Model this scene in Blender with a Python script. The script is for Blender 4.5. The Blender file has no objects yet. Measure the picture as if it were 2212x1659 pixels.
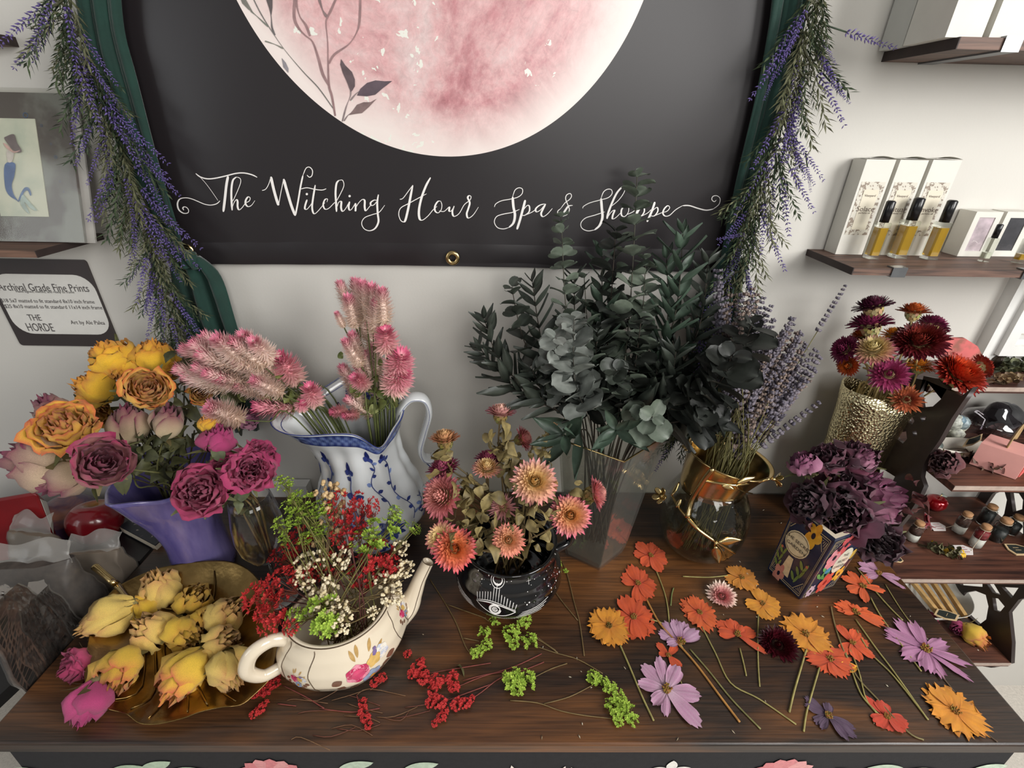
import bpy, math, random
from mathutils import Vector, Matrix, Quaternion, noise as mnoise

sc = bpy.context.scene
C = sc.collection
PI = math.pi
T = 0.75            # height of the table top
CH = 1.47           # height of the camera

# ------------------------------------------------------------------ camera
F = 1031.0
cam_d = bpy.data.cameras.new('camera')
cam = bpy.data.objects.new('camera', cam_d)
C.objects.link(cam)
cam_d.sensor_width = 36.0
cam_d.lens = F / 2212 * 36.0
cam_d.clip_start = 0.02
CAMR = (Matrix.Rotation(math.radians(-1.0), 4, 'Z') @ Matrix.Rotation(math.radians(90 - 28.3), 4, 'X')
        @ Matrix.Rotation(math.radians(1.2), 4, 'Z'))
cam.matrix_world = Matrix.Translation((0, 0, CH)) @ CAMR
sc.camera = cam
CAM = Vector((0, 0, CH))

# ------------------------------------------------------------------ world and lights
w = bpy.data.worlds.new('daylight'); sc.world = w; w.use_nodes = True
nt = w.node_tree; nt.nodes.clear()
wo = nt.nodes.new('ShaderNodeOutputWorld'); bg = nt.nodes.new('ShaderNodeBackground')
tc = nt.nodes.new('ShaderNodeTexCoord'); sp = nt.nodes.new('ShaderNodeSeparateXYZ')
cr = nt.nodes.new('ShaderNodeValToRGB'); mr = nt.nodes.new('ShaderNodeMapRange')
nt.links.new(tc.outputs['Generated'], sp.inputs[0]); nt.links.new(sp.outputs['Z'], mr.inputs[0])
mr.inputs[1].default_value = -1; mr.inputs[2].default_value = 1
nt.links.new(mr.outputs[0], cr.inputs[0]); nt.links.new(cr.outputs[0], bg.inputs[0]); nt.links.new(bg.outputs[0], wo.inputs[0])
e = cr.color_ramp.elements
e[0].position = 0.0; e[0].color = (0.10, 0.09, 0.08, 1)
e[1].position = 1.0; e[1].color = (0.42, 0.42, 0.42, 1)
k = cr.color_ramp.elements.new(0.50); k.color = (0.40, 0.395, 0.38, 1)
bg.inputs[1].default_value = 0.72

def area(name, loc, target, sx, sy, power, col=(1, 1, 1)):
    d = bpy.data.lights.new(name, 'AREA'); d.shape = 'RECTANGLE'; d.size = sx; d.size_y = sy
    d.energy = power; d.color = col
    o = bpy.data.objects.new(name, d); C.objects.link(o); o.location = loc
    o.rotation_euler = (Vector(target) - Vector(loc)).to_track_quat('-Z', 'Y').to_euler()
    return o
area('shop_window_daylight', (1.7, -0.7, 2.05), (0.35, 0.7, 0.95), 0.9, 1.2, 50, (1.0, 0.985, 0.96))
area('shop_window_daylight_front', (0.55, -1.7, 2.0), (0.0, 0.7, 0.9), 0.7, 1.1, 21, (1.0, 0.98, 0.95))
area('shop_window_daylight_side', (-2.0, -0.9, 1.7), (-0.3, 0.6, 0.8), 0.8, 1.2, 7, (0.93, 0.97, 1.0))

vs = sc.view_settings
vs.view_transform = 'Standard'; vs.look = 'None'; vs.gamma = 1; vs.exposure = -0.03; vs.use_curve_mapping = False

# ------------------------------------------------------------------ picture point to place
def ray(u, v):
    d = CAMR.to_3x3() @ Vector(((u - 1106) / F, (829.5 - v) / F, -1.0))
    return d
def atz(u, v, z=T):
    d = ray(u, v); return CAM + d * ((z - CH) / d.z)
def aty(u, v, y):
    d = ray(u, v); return CAM + d * (y / d.y)
def pxm(u, v, p):
    'metres per pixel at point p'
    d = ray(u, v); return (p - CAM).length / d.length / F

WY = atz(1106, 1061).y + 0.004      # the wall

# ------------------------------------------------------------------ materials
MATS = {}
def srgb(r, g, b):
    f = lambda c: (c / 12.92 if c <= 0.04045 else ((c + 0.055) / 1.055) ** 2.4)
    return (f(r / 255), f(g / 255), f(b / 255), 1)
def mat(name, col=None, rough=0.5, metal=0.0, vcol=False, nscale=40, nstr=0.0, bump=0.0, bscale=60,
        coat=0.0, sheen=0.0, spec=0.5, stretch=(1, 1, 1), col2=None, sub=0.0, bdist=0.002, emit=0, mixlo=0.35, mixhi=0.65, ndetail=5):
    if name in MATS: return MATS[name]
    m = bpy.data.materials.new(name); m.use_nodes = True
    n = m.node_tree.nodes; l = m.node_tree.links
    b = n['Principled BSDF']
    b.inputs['Roughness'].default_value = rough; b.inputs['Metallic'].default_value = metal
    b.inputs['Specular IOR Level'].default_value = spec
    b.inputs['Coat Weight'].default_value = coat; b.inputs['Coat Roughness'].default_value = 0.08
    if sheen: b.inputs['Sheen Weight'].default_value = sheen
    c = srgb(*col) if col else (1, 1, 1, 1)
    t = n.new('ShaderNodeTexCoord'); mp = n.new('ShaderNodeMapping'); mp.inputs['Scale'].default_value = stretch
    l.new(t.outputs['Object'], mp.inputs[0])
    if vcol:
        a = n.new('ShaderNodeAttribute'); a.attribute_name = 'Col'; src = a.outputs['Color']
    else:
        rgb = n.new('ShaderNodeRGB'); rgb.outputs[0].default_value = c; src = rgb.outputs[0]
    nz = n.new('ShaderNodeTexNoise'); nz.inputs['Scale'].default_value = nscale; nz.inputs['Detail'].default_value = ndetail
    l.new(mp.outputs[0], nz.inputs['Vector'])
    if col2:
        mx = n.new('ShaderNodeMix'); mx.data_type = 'RGBA'
        mpr = n.new('ShaderNodeMapRange'); mpr.inputs[1].default_value = mixlo; mpr.inputs[2].default_value = mixhi
        l.new(nz.outputs[0], mpr.inputs[0]); l.new(mpr.outputs[0], mx.inputs[0])
        l.new(src, mx.inputs[6]); mx.inputs[7].default_value = srgb(*col2); src = mx.outputs[2]
    elif nstr:
        hs = n.new('ShaderNodeHueSaturation')
        mpr = n.new('ShaderNodeMapRange'); mpr.inputs[1].default_value = 0.3; mpr.inputs[2].default_value = 0.7
        mpr.inputs[3].default_value = 1 - nstr; mpr.inputs[4].default_value = 1 + nstr
        l.new(nz.outputs[0], mpr.inputs[0]); l.new(mpr.outputs[0], hs.inputs['Value']); l.new(src, hs.inputs['Color']); src = hs.outputs[0]
    l.new(src, b.inputs['Base Color'])
    if sub:
        b.inputs['Subsurface Weight'].default_value = sub
        b.inputs['Subsurface Radius'].default_value = (0.004, 0.002, 0.001); b.inputs['Subsurface Scale'].default_value = 1
    if bump:
        bn = n.new('ShaderNodeTexNoise'); bn.inputs['Scale'].default_value = bscale; bn.inputs['Detail'].default_value = 4
        l.new(mp.outputs[0], bn.inputs['Vector'])
        bb = n.new('ShaderNodeBump'); bb.inputs['Strength'].default_value = bump; bb.inputs['Distance'].default_value = bdist
        l.new(bn.outputs[0], bb.inputs['Height']); l.new(bb.outputs[0], b.inputs['Normal'])
    if emit:
        l.new(src, b.inputs['Emission Color']); b.inputs['Emission Strength'].default_value = emit
    MATS[name] = m
    return m
def glass(name, tint=(235, 238, 236), bump=0.0, bscale=60, ior=1.5, gloss=(1, 1, 1, 1), rough=0.02, body=None, bodyw=0.0):
    'thin clear wall: lets light through, mirrors at grazing angles'
    if name in MATS: return MATS[name]
    m = bpy.data.materials.new(name); m.use_nodes = True
    n = m.node_tree.nodes; l = m.node_tree.links
    out = n['Material Output']; n.remove(n['Principled BSDF'])
    tr = n.new('ShaderNodeBsdfTransparent'); tr.inputs[0].default_value = srgb(*tint)
    gl = n.new('ShaderNodeBsdfGlossy'); gl.inputs['Roughness'].default_value = rough; gl.inputs[0].default_value = gloss
    lw = n.new('ShaderNodeLayerWeight'); lw.inputs['Blend'].default_value = 0.5
    pw = n.new('ShaderNodeMath'); pw.operation = 'POWER'; pw.inputs[1].default_value = 3.2; l.new(lw.outputs['Facing'], pw.inputs[0])
    fr = n.new('ShaderNodeMath'); fr.operation = 'MULTIPLY_ADD'; fr.inputs[1].default_value = 0.75; fr.inputs[2].default_value = (ior - 1) ** 2 / (ior + 1) ** 2; l.new(pw.outputs[0], fr.inputs[0])
    mx = n.new('ShaderNodeMixShader')
    l.new(fr.outputs[0], mx.inputs[0]); l.new(tr.outputs[0], mx.inputs[1]); l.new(gl.outputs[0], mx.inputs[2])
    res = mx.outputs[0]
    if body:
        df = n.new('ShaderNodeBsdfDiffuse'); df.inputs[0].default_value = srgb(*body)
        m2 = n.new('ShaderNodeMixShader'); m2.inputs[0].default_value = bodyw
        l.new(res, m2.inputs[1]); l.new(df.outputs[0], m2.inputs[2]); res = m2.outputs[0]
    l.new(res, out.inputs[0])
    if bump:
        t = n.new('ShaderNodeTexCoord'); bn = n.new('ShaderNodeTexNoise'); bn.inputs['Scale'].default_value = bscale
        l.new(t.outputs['Object'], bn.inputs['Vector'])
        bb = n.new('ShaderNodeBump'); bb.inputs['Strength'].default_value = bump; bb.inputs['Distance'].default_value = 0.004
        l.new(bn.outputs[0], bb.inputs['Height']); l.new(bb.outputs[0], gl.inputs['Normal']); l.new(bb.outputs[0], lw.inputs['Normal'])
    MATS[name] = m
    return m

# ------------------------------------------------------------------ objects
def tag(o, label=None, cat=None, group=None, kind=None):
    if label: o['label'] = label
    if cat: o['category'] = cat
    if group: o['group'] = group
    if kind: o['kind'] = kind
    return o
def thing(name, loc, label, cat, group=None):
    o = bpy.data.objects.new(name, None); C.objects.link(o); o.location = loc; o.empty_display_size = 0.02
    return tag(o, label, cat, group)
def obj(name, me, parent=None, loc=None, rot=None, scale=None):
    o = bpy.data.objects.new(name, me); C.objects.link(o)
    if parent: o.parent = parent
    if loc is not None: o.location = loc
    if rot is not None: o.rotation_mode = 'QUATERNION'; o.rotation_quaternion = rot
    if scale is not None: o.scale = (scale,) * 3 if isinstance(scale, (int, float)) else scale
    return o
def wloc(p):
    v = Vector((0, 0, 0))
    while p: v = v + p.location; p = p.parent
    return v
class G:
    def __init__(s): s.v = []; s.f = []; s.c = []; s.hc = False
    def add(s, vs, fs, col=None):
        k = len(s.v); s.v += [tuple(p) for p in vs]; s.f += [tuple(i + k for i in f) for f in fs]
        if col is None: s.c += [(1, 1, 1)] * len(vs)
        elif isinstance(col, list): s.c += col; s.hc = True
        else: s.c += [col[:3]] * len(vs); s.hc = True
        return s
    def mesh(s, name, m, smooth=True, off=None):
        me = bpy.data.meshes.new(name)
        v = s.v if off is None else [(a - off[0], b - off[1], c - off[2]) for a, b, c in s.v]
        me.from_pydata(v, [], s.f); me.update()
        if m: me.materials.append(m)
        if s.hc:
            at = me.color_attributes.new('Col', 'FLOAT_COLOR', 'POINT')
            buf = []
            for c in s.c: buf += [c[0], c[1], c[2], 1.0]
            at.data.foreach_set('color', buf)
        if smooth: me.polygons.foreach_set('use_smooth', [True] * len(me.polygons))
        return me
    def build(s, name, m, parent=None, smooth=True, loc=None):
        'vertices are in the world; with a parent they become local to it, alone the origin goes to loc or the lowest middle'
        if parent: return obj(name, s.mesh(name, m, smooth, wloc(parent)), parent)
        if loc is None:
            xs = [p[0] for p in s.v]; ys = [p[1] for p in s.v]; zs = [p[2] for p in s.v]
            loc = ((min(xs) + max(xs)) / 2, (min(ys) + max(ys)) / 2, min(zs))
        return obj(name, s.mesh(name, m, smooth, loc), None, loc)
    # shapes
    def box(s, a, b, col=None):
        x0, y0, z0 = a; x1, y1, z1 = b
        return s.add([(x0, y0, z0), (x1, y0, z0), (x1, y1, z0), (x0, y1, z0), (x0, y0, z1), (x1, y0, z1), (x1, y1, z1), (x0, y1, z1)],
                     [(0, 3, 2, 1), (4, 5, 6, 7), (0, 1, 5, 4), (1, 2, 6, 5), (2, 3, 7, 6), (3, 0, 4, 7)], col)
    def hexa(s, p, col=None):
        'eight points: bottom four in turn, top four in turn'
        return s.add(p, [(0, 3, 2, 1), (4, 5, 6, 7), (0, 1, 5, 4), (1, 2, 6, 5), (2, 3, 7, 6), (3, 0, 4, 7)], col)
    def rings(s, rs, closed=True, cap0=False, cap1=False, col=None):
        n = len(rs[0]); vs = [p for r in rs for p in r]; fs = []
        for i in range(len(rs) - 1):
            for j in range(n if closed else n - 1):
                k = (j + 1) % n
                fs.append((i * n + j, i * n + k, (i + 1) * n + k, (i + 1) * n + j))
        if cap0: fs.append(tuple(range(n - 1, -1, -1)))
        if cap1: fs.append(tuple((len(rs) - 1) * n + j for j in range(n)))
        return s.add(vs, fs, col)
    def lathe(s, c, prof, n=32, col=None, cap0=True, cap1=False, sx=1, sy=1, rib=0, ribn=0, ph=0):
        c = Vector(c)
        rs = []
        for r, z in prof:
            rs.append([(c.x + sx * r * (1 + rib * math.cos(ribn * (2 * PI * j / n) + ph)) * math.cos(2 * PI * j / n),
                        c.y + sy * r * (1 + rib * math.cos(ribn * (2 * PI * j / n) + ph)) * math.sin(2 * PI * j / n), c.z + z) for j in range(n)])
        return s.rings(rs, True, cap0, cap1, col)
    def tube(s, pts, r, n=6, col=None, smooth=0, caps=True, flat=1.0):
        pts = [Vector(p) for p in pts]
        if smooth: pts, r = cat(pts, r, smooth)
        if isinstance(r, (int, float)): r = [r] * len(pts)
        rs = []; up = Vector((0, 0, 1)); prev = None
        for i, p in enumerate(pts):
            d = (pts[min(i + 1, len(pts) - 1)] - pts[max(i - 1, 0)])
            d = d.normalized() if d.length > 1e-9 else Vector((0, 0, 1))
            if prev is None:
                a = d.orthogonal().normalized()
                if abs(d.z) < 0.9: a = d.cross(up).normalized()
            else:
                a = prev - d * prev.dot(d); a = a.normalized() if a.length > 1e-6 else d.orthogonal().normalized()
            prev = a; b = d.cross(a)
            rs.append([p + a * (r[i] * math.cos(2 * PI * j / n)) + b * (r[i] * flat * math.sin(2 * PI * j / n)) for j in range(n)])
        return s.rings(rs, True, caps, caps, col)
    def grid(s, fn, nu, nv, col=None, cfn=None):
        vs = [fn(i / nu, j / nv) for i in range(nu + 1) for j in range(nv + 1)]
        fs = [(i * (nv + 1) + j, (i + 1) * (nv + 1) + j, (i + 1) * (nv + 1) + j + 1, i * (nv + 1) + j + 1) for i in range(nu) for j in range(nv)]
        if cfn: col = [cfn(i / nu, j / nv) for i in range(nu + 1) for j in range(nv + 1)]
        return s.add(vs, fs, col)
    def ball(s, c, r, n=8, m=5, col=None, jit=0, rnd=None, sz=1):
        c = Vector(c); vs = []; fs = []
        for i in range(1, m):
            for j in range(n):
                rr = r * (1 + (rnd.uniform(-jit, jit) if rnd else 0)); a = PI * i / m; b = 2 * PI * j / n
                vs.append((c.x + rr * math.sin(a) * math.cos(b), c.y + rr * math.sin(a) * math.sin(b), c.z + sz * rr * math.cos(a)))
        for i in range(m - 2):
            for j in range(n):
                k = (j + 1) % n; fs.append((i * n + j, (i + 1) * n + j, (i + 1) * n + k, i * n + k))
        t0 = len(vs); vs.append((c.x, c.y, c.z + r * sz)); vs.append((c.x, c.y, c.z - r * sz))
        for j in range(n):
            k = (j + 1) % n; fs.append((t0, j, k)); fs.append((t0 + 1, (m - 2) * n + k, (m - 2) * n + j))
        return s.add(vs, fs, col)
    def poly(s, pts, thick=None, n=None, col=None):
        'flat outline with thickness along n'
        pts = [Vector(p) for p in pts]; k = len(pts)
        if thick is None: return s.add(pts, [tuple(range(k))], col)
        n = Vector(n) * thick
        return s.add(pts + [p + n for p in pts], [tuple(range(k)), tuple(range(2 * k - 1, k - 1, -1))] + [(i, i + k, (i + 1) % k + k, (i + 1) % k) for i in range(k)], col)
def cat(pts, r=None, n=4, closed=False):
    'Catmull-Rom through points'
    out = []; ro = []
    m = len(pts); rr = r if isinstance(r, (list, tuple)) else [r or 0] * m
    rng = range(m) if closed else range(m - 1)
    for i in rng:
        if closed: a, b, c, d = pts[i - 1], pts[i], pts[(i + 1) % m], pts[(i + 2) % m]; rb, rc = rr[i], rr[(i + 1) % m]
        else: a, b, c, d = pts[max(i - 1, 0)], pts[i], pts[i + 1], pts[min(i + 2, m - 1)]; rb, rc = rr[i], rr[i + 1]
        for k in range(n):
            t = k / n; t2 = t * t; t3 = t2 * t
            out.append(0.5 * ((2 * b) + (c - a) * t + (2 * a - 5 * b + 4 * c - d) * t2 + (3 * b - a - 3 * c + d) * t3)); ro.append(rb + (rc - rb) * t)
    if not closed: out.append(pts[-1]); ro.append(rr[-1])
    return out, ro
def lerp(a, b, t): return a + (b - a) * t
def mixc(a, b, t): t = max(0, min(1, t)); return tuple(a[i] + (b[i] - a[i]) * t for i in range(3))
def L(*c): return srgb(*c)[:3]
def quat_to(d, spin=0.0): return Vector(d).to_track_quat('Z', 'Y') @ Quaternion((0, 0, 1), spin)
def text_geo(txt, size, font_rot, where, m, name, parent, align='CENTER', extrude=0.0, scale_x=1.0, italic=0.0, bold=0.0):
    'lettering as a real thin mesh; font_rot a 3x3 basis'
    cu = bpy.data.curves.new(name, 'FONT'); cu.body = txt; cu.size = size; cu.align_x = align; cu.align_y = 'CENTER'
    cu.extrude = extrude; cu.resolution_u = 2; cu.shear = italic; cu.offset = bold
    o = bpy.data.objects.new(name + '_tmp', cu); C.objects.link(o)
    dg = bpy.context.evaluated_depsgraph_get(); me = bpy.data.meshes.new_from_object(o.evaluated_get(dg))
    bpy.data.objects.remove(o); bpy.data.curves.remove(cu)
    me.name = name
    off = wloc(parent)
    for v in me.vertices:
        c = v.co.copy(); c.x *= scale_x
        v.co = font_rot @ c + Vector(where) - off
    me.materials.clear(); me.materials.append(m)
    return obj(name, me, parent)
WALLB = Matrix(((1, 0, 0), (0, 0, -1), (0, 1, 0)))   # text standing on the wall, facing the room
# ================================================================== the room
m_wall = mat('wall_paint', (203, 200, 193), rough=0.75, nscale=3, nstr=0.03, bump=0.15, bscale=220, bdist=0.001)
def slab(name, a, b, m, kind='structure'):
    g = G(); g.box(a, b); o = g.build(name, m, None, smooth=False); o['kind'] = kind; return o
slab('floor', (-3.2, -3.0, -0.05), (3.4, WY + 0.05, 0.0), mat('carpet', (205, 198, 188), rough=0.95, nscale=180, nstr=0.12, bump=0.5, bscale=400))
# back wall with a window opening at the far right
wl = aty(2122, 640, WY); wb = aty(2100, 775, WY)
WX0 = 1.0
w1 = aty(2098, 772, WY); w2 = aty(2205, 600, WY)
wx0 = 0.955; wz0 = w1.z
ow0 = (w1.x - 0.005, w1.z - 0.002)     # outer lower corner of the casing
g = G()
ox, oz = ow0[0] + 0.05, ow0[1] + 0.045
WH = aty(2150, 575, WY).z - oz
g.box((-3.2, WY, 0), (ox, WY + 0.1, 2.75)); g.box((ox, WY, 0), (ox + 0.7, WY + 0.1, oz)); g.box((ox, WY, oz + WH), (ox + 0.7, WY + 0.1, 2.75)); g.box((ox + 0.7, WY, 0), (3.4, WY + 0.1, 2.75))
o = g.build('wall_back', m_wall, None, smooth=False); o['kind'] = 'structure'
m_trim = mat('white_gloss_paint', (226, 226, 222), rough=0.35, nscale=30, nstr=0.04)
g = G()
def frame_box(g, x0, x1, z0, z1, t, y0, y1):
    g.box((x0, y0, z0), (x1, y1, z0 + t)); g.box((x0, y0, z1 - t), (x1, y1, z1)); g.box((x0, y0, z0 + t), (x0 + t, y1, z1 - t)); g.box((x1 - t, y0, z0 + t), (x1, y1, z1 - t))
frame_box(g, ow0[0], ox + 0.75, ow0[1], oz + WH + 0.05, 0.05, WY - 0.022, WY)
frame_box(g, ow0[0] + 0.02, ox + 0.73, ow0[1] + 0.02, oz + WH + 0.03, 0.02, WY - 0.032, WY - 0.022)
o = g.build('window_1', m_trim, None, smooth=False); o['kind'] = 'structure'
g = G(); frame_box(g, ox, ox + 0.7, oz, oz + WH, 0.022, WY + 0.02, WY + 0.05); g.build('window_sash', m_trim, o, smooth=False)
g = G(); g.box((ox, WY + 0.03, oz), (ox + 0.7, WY + 0.034, oz + WH)); g.build('window_pane', glass('window_glass', (250, 252, 252)), o, smooth=False)
# bright overcast sky and pale street seen through the pane
m_out = bpy.data.materials.new('overcast_daylight'); m_out.use_nodes = True
b_ = m_out.node_tree.nodes['Principled BSDF']; b_.inputs['Emission Color'].default_value = (1, 1, 1, 1); b_.inputs['Emission Strength'].default_value = 1.6
g = G(); g.grid(lambda a, b: (0.3 + 5.5 * a, 3.2 + 0.5 * math.sin(PI * a), -0.5 + 5 * b), 8, 2)
o = g.build('sky_backdrop', m_out); o['kind'] = 'structure'

# ================================================================== table
m_wood = mat('dark_walnut_board', (50, 35, 28), rough=0.36, spec=0.7, nscale=1.0, ndetail=8, col2=(118, 72, 36), mixlo=0.50, mixhi=0.78, bump=0.35, bscale=1.0, bdist=0.0012)
def woodify(m, sc1=(1.6, 5, 5), fine=(9, 300, 300), dark=(27, 19, 15), light=(60, 42, 31), worn=(150, 94, 44), wornlo=0.48, wornhi=0.72):
    n = m.node_tree.nodes; l = m.node_tree.links; b = n['Principled BSDF']
    tcx = n.new('ShaderNodeTexCoord')
    def noi(scl, det, dist=0.0):
        mp = n.new('ShaderNodeMapping'); mp.inputs['Scale'].default_value = scl
        nz = n.new('ShaderNodeTexNoise'); nz.inputs['Scale'].default_value = 1; nz.inputs['Detail'].default_value = det; nz.inputs['Distortion'].default_value = dist
        l.new(tcx.outputs['Object'], mp.inputs[0]); l.new(mp.outputs[0], nz.inputs['Vector']); return nz.outputs[0]
    a = noi(fine, 5, 0.5); c = noi(sc1, 4, 0.8)
    r1 = n.new('ShaderNodeValToRGB'); r1.color_ramp.elements[0].position = 0.33; r1.color_ramp.elements[0].color = srgb(*dark)
    r1.color_ramp.elements[1].position = 0.72; r1.color_ramp.elements[1].color = srgb(*light); l.new(a, r1.inputs[0])
    mr_ = n.new('ShaderNodeMapRange'); mr_.inputs[1].default_value = wornlo; mr_.inputs[2].default_value = wornhi; mr_.inputs[4].default_value = 0.75; l.new(c, mr_.inputs[0])
    mm = n.new('ShaderNodeMath'); mm.operation = 'MULTIPLY'; l.new(mr_.outputs[0], mm.inputs[0]); l.new(a, mm.inputs[1])
    m3 = n.new('ShaderNodeMath'); m3.operation = 'MULTIPLY'; m3.inputs[1].default_value = 1.7; l.new(mm.outputs[0], m3.inputs[0])
    mx = n.new('ShaderNodeMix'); mx.data_type = 'RGBA'; l.new(m3.outputs[0], mx.inputs[0]); l.new(r1.outputs[0], mx.inputs[6]); mx.inputs[7].default_value = srgb(*worn)
    l.new(mx.outputs[2], b.inputs['Base Color'])
    bb = n.new('ShaderNodeBump'); bb.inputs['Strength'].default_value = 0.35; bb.inputs['Distance'].default_value = 0.0008; l.new(a, bb.inputs['Height']); l.new(bb.outputs[0], b.inputs['Normal'])
woodify(m_wood)
FL = atz(-50, 1612); FR = atz(2255, 1606); BL = atz(443, 1061); BR = atz(1787, 1064)
yf = (FL.y + FR.y) / 2
FL.y = FR.y = yf; BL.y = BR.y = WY - 0.004
tb = thing('display_table', ((FL.x + FR.x) / 2, (yf + WY) / 2, 0), 'long dark brown wooden display table against the wall, covered in dried flowers', 'table')
def tabletop(z0, z1, inset=0):
    P = [FL, FR, BR, BL]; s = [(1, 1), (-1, 1), (-1, -1), (1, -1)]
    q = [Vector((p.x + a * inset, p.y + b * inset, 0)) for p, (a, b) in zip(P, s)]
    return [(p.x, p.y, z0) for p in q] + [(p.x, p.y, z1) for p in q]
TH = 0.022
P = [FL, FR, BR, BL]
g = G()
rs = []
for ins, z in ((0.003, T - TH), (0.0, T - TH + 0.003), (0.0, T - 0.003), (0.0009, T - 0.0009), (0.003, T)):
    s = [(1, 1), (-1, 1), (-1, -1), (1, -1)]
    rs.append([(p.x + a * ins, p.y + b * ins, z) for p, (a, b) in zip(P, s)])
g.rings(rs, True, True, True); g.build('table_top', m_wood, tb, smooth=False)
m_blk = mat('black_steel', (28, 27, 28), rough=0.45, nscale=80, nstr=0.1)
for (x, y) in ((FL.x + 0.05, yf + 0.06), (FR.x - 0.05, yf + 0.06), (FL.x + 0.05, WY - 0.05), (FR.x - 0.05, WY - 0.05)):
    g = G(); g.box((x - 0.015, y - 0.015, 0), (x + 0.015, y + 0.015, T - TH)); g.build('leg', m_blk, tb, smooth=False)
# floral cloth hanging under the front edge
m_cloth = mat('black_floral_cloth', (27, 26, 29), rough=0.8, nscale=120, nstr=0.2, bump=0.3, bscale=500, bdist=0.0005)
cy = yf + 0.012
def cloth_pt(x, z): return (x, cy - 0.006 * math.sin(x * 9.0 + 1.0) * (T - TH - z) * 6 - 0.01 * (T - z), z)
cl = thing('floral_cloth', ((FL.x + FR.x) / 2, cy, 0.2), 'black cloth printed with pale leaves and pink blooms hanging under the table front', 'tablecloth')
g = G(); g.grid(lambda a, b: cloth_pt(lerp(FL.x + 0.01, FR.x - 0.01, a), lerp(0.2, T - TH - 0.001, b)), 90, 14)
g.build('drop', m_cloth, cl)
def leaf_out(cx, cz, L_, W_, ang, n=9):
    pts = []
    for i in range(n + 1):
        t = i / n; pts.append((t * L_, W_ * math.sin(PI * t) ** 0.8))
    for i in range(n - 1, 0, -1):
        t = i / n; pts.append((t * L_, -W_ * math.sin(PI * t) ** 0.8))
    ca, sa = math.cos(ang), math.sin(ang)
    return [(cx + x * ca - y * sa, cz + x * sa + y * ca) for x, y in pts]
gl_ = G(); PB_ = []
rnd = random.Random(5)
def cl_poly(g, pts, col): 
    q = [cloth_pt(x, z) for x, z in pts]; q = [(a, b - 0.0015, c) for a, b, c in q]
    g.add(q, [tuple(range(len(q)))], col)
pale = L(190, 205, 185); pink = L(205, 120, 125)
for u, kind in ((40, 'l'), (265, 'l'), (330, 'l'), (395, 'l'), (445, 'l'), (580, 'p'), (760, 'l'), (900, 'l'), (1120, 'w'), (1195, 'w'), (1270, 'w'), (1450, 's'), (1700, 'p'), (1840, 'l'), (1900, 'l'), (1990, 'l'), (2030, 'l'), (2120, 'l')):
    c = aty(u, 1652, cy)
    if kind == 'l':
        cl_poly(gl_, leaf_out(c.x - 0.02, c.z - 0.01, 0.055, 0.011, rnd.uniform(-0.7, 0.5)), mixc(pale, L(120, 150, 110), rnd.random() * 0.5))
        cl_poly(gl_, leaf_out(c.x - 0.01, c.z - 0.035, 0.05, 0.01, rnd.uniform(-0.9, 0.2)), mixc(pale, L(120, 150, 110), rnd.random() * 0.5))
    elif kind == 'p':
        gp_ = G()
        for j in range(7):
            cl_poly(gp_, leaf_out(c.x, c.z - 0.03, 0.048, 0.016, 0.2 + j * 0.42), mixc(pink, L(235, 190, 185), rnd.random() * 0.5))
        PB_.append(gp_)
    elif kind == 'w':
        cl_poly(gl_, leaf_out(c.x, c.z - 0.05, 0.058, 0.006, PI / 2 + rnd.uniform(-0.5, 0.5)), L(225, 215, 205))
    else:
        for j in range(5): cl_poly(gl_, leaf_out(c.x, c.z - 0.014, 0.03, 0.008, 0.3 + j * 1.26), L(225, 222, 215))
m_print = mat('cloth_print', vcol=True, rough=0.8, nscale=150, nstr=0.15)
gl_.build('printed_leaves', m_print, cl, smooth=False); [q_.build('printed_bloom', m_print, cl, smooth=False) for q_ in PB_]

# ================================================================== banner
Bl = aty(372, 545, WY - 0.012); Br = aty(1568, 577, WY - 0.012)
bx0, bx1 = Bl.x - 0.01, Br.x + 0.005
bz0 = aty(975, 575, WY - 0.012).z; bz1 = bz0 + 1.12
def bdisp(x, z):
    r = math.sin((x - 0.1) * 7 + z * 2.0) * 0.0030 + math.sin(x * 17 - z * 9) * 0.0014 + math.sin(x * 11 + z * 8 + 1) * 0.0026 * max(0, min(1, (x + 0.1) * 2.5))
    hem = math.exp(-((z - bz0 - 0.02) / 0.03) ** 2) * math.sin(x * 60) * 0.0008
    return WY - 0.012 + r * min(1, (z - bz0) / 0.1) + hem
def bz_edge(x): return bz0 + 0.004 * math.sin((x - bx0) / (bx1 - bx0) * PI) - 0.004
ban = thing('shop_banner', ((bx0 + bx1) / 2, WY - 0.012, bz0), 'black vinyl shop banner with pink watercolour moon and white script lettering on wall', 'banner')
def sheet(a, b):
    x = lerp(bx0, bx1, a); z = lerp(bz0, bz1, b); z = lerp(bz_edge(x), z, min(1, b * 8)) if b < 0.125 else z
    return (x, bdisp(x, z), z)
p1_, p2_, p3_ = aty(512, 0, WY - 0.012), aty(1390, 0, WY - 0.012), aty(957, 338, WY - 0.012)
def circ(a, b, c):
    ax, ay, bx, by, cx, cy_ = a.x, a.z, b.x, b.z, c.x, c.z
    d = 2 * (ax * (by - cy_) + bx * (cy_ - ay) + cx * (ay - by))
    ux = ((ax * ax + ay * ay) * (by - cy_) + (bx * bx + by * by) * (cy_ - ay) + (cx * cx + cy_ * cy_) * (ay - by)) / d
    uy = ((ax * ax + ay * ay) * (cx - bx) + (bx * bx + by * by) * (ax - cx) + (cx * cx + cy_ * cy_) * (bx - ax)) / d
    return ux, uy, math.hypot(ax - ux, ay - uy)
mcx, mcz, mr_ = circ(p1_, p2_, p3_)
print('banner', bx0, bx1, bz0, 'moon', mcx, mcz, mr_, 'WY', WY, 'table', FL, FR)
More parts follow.
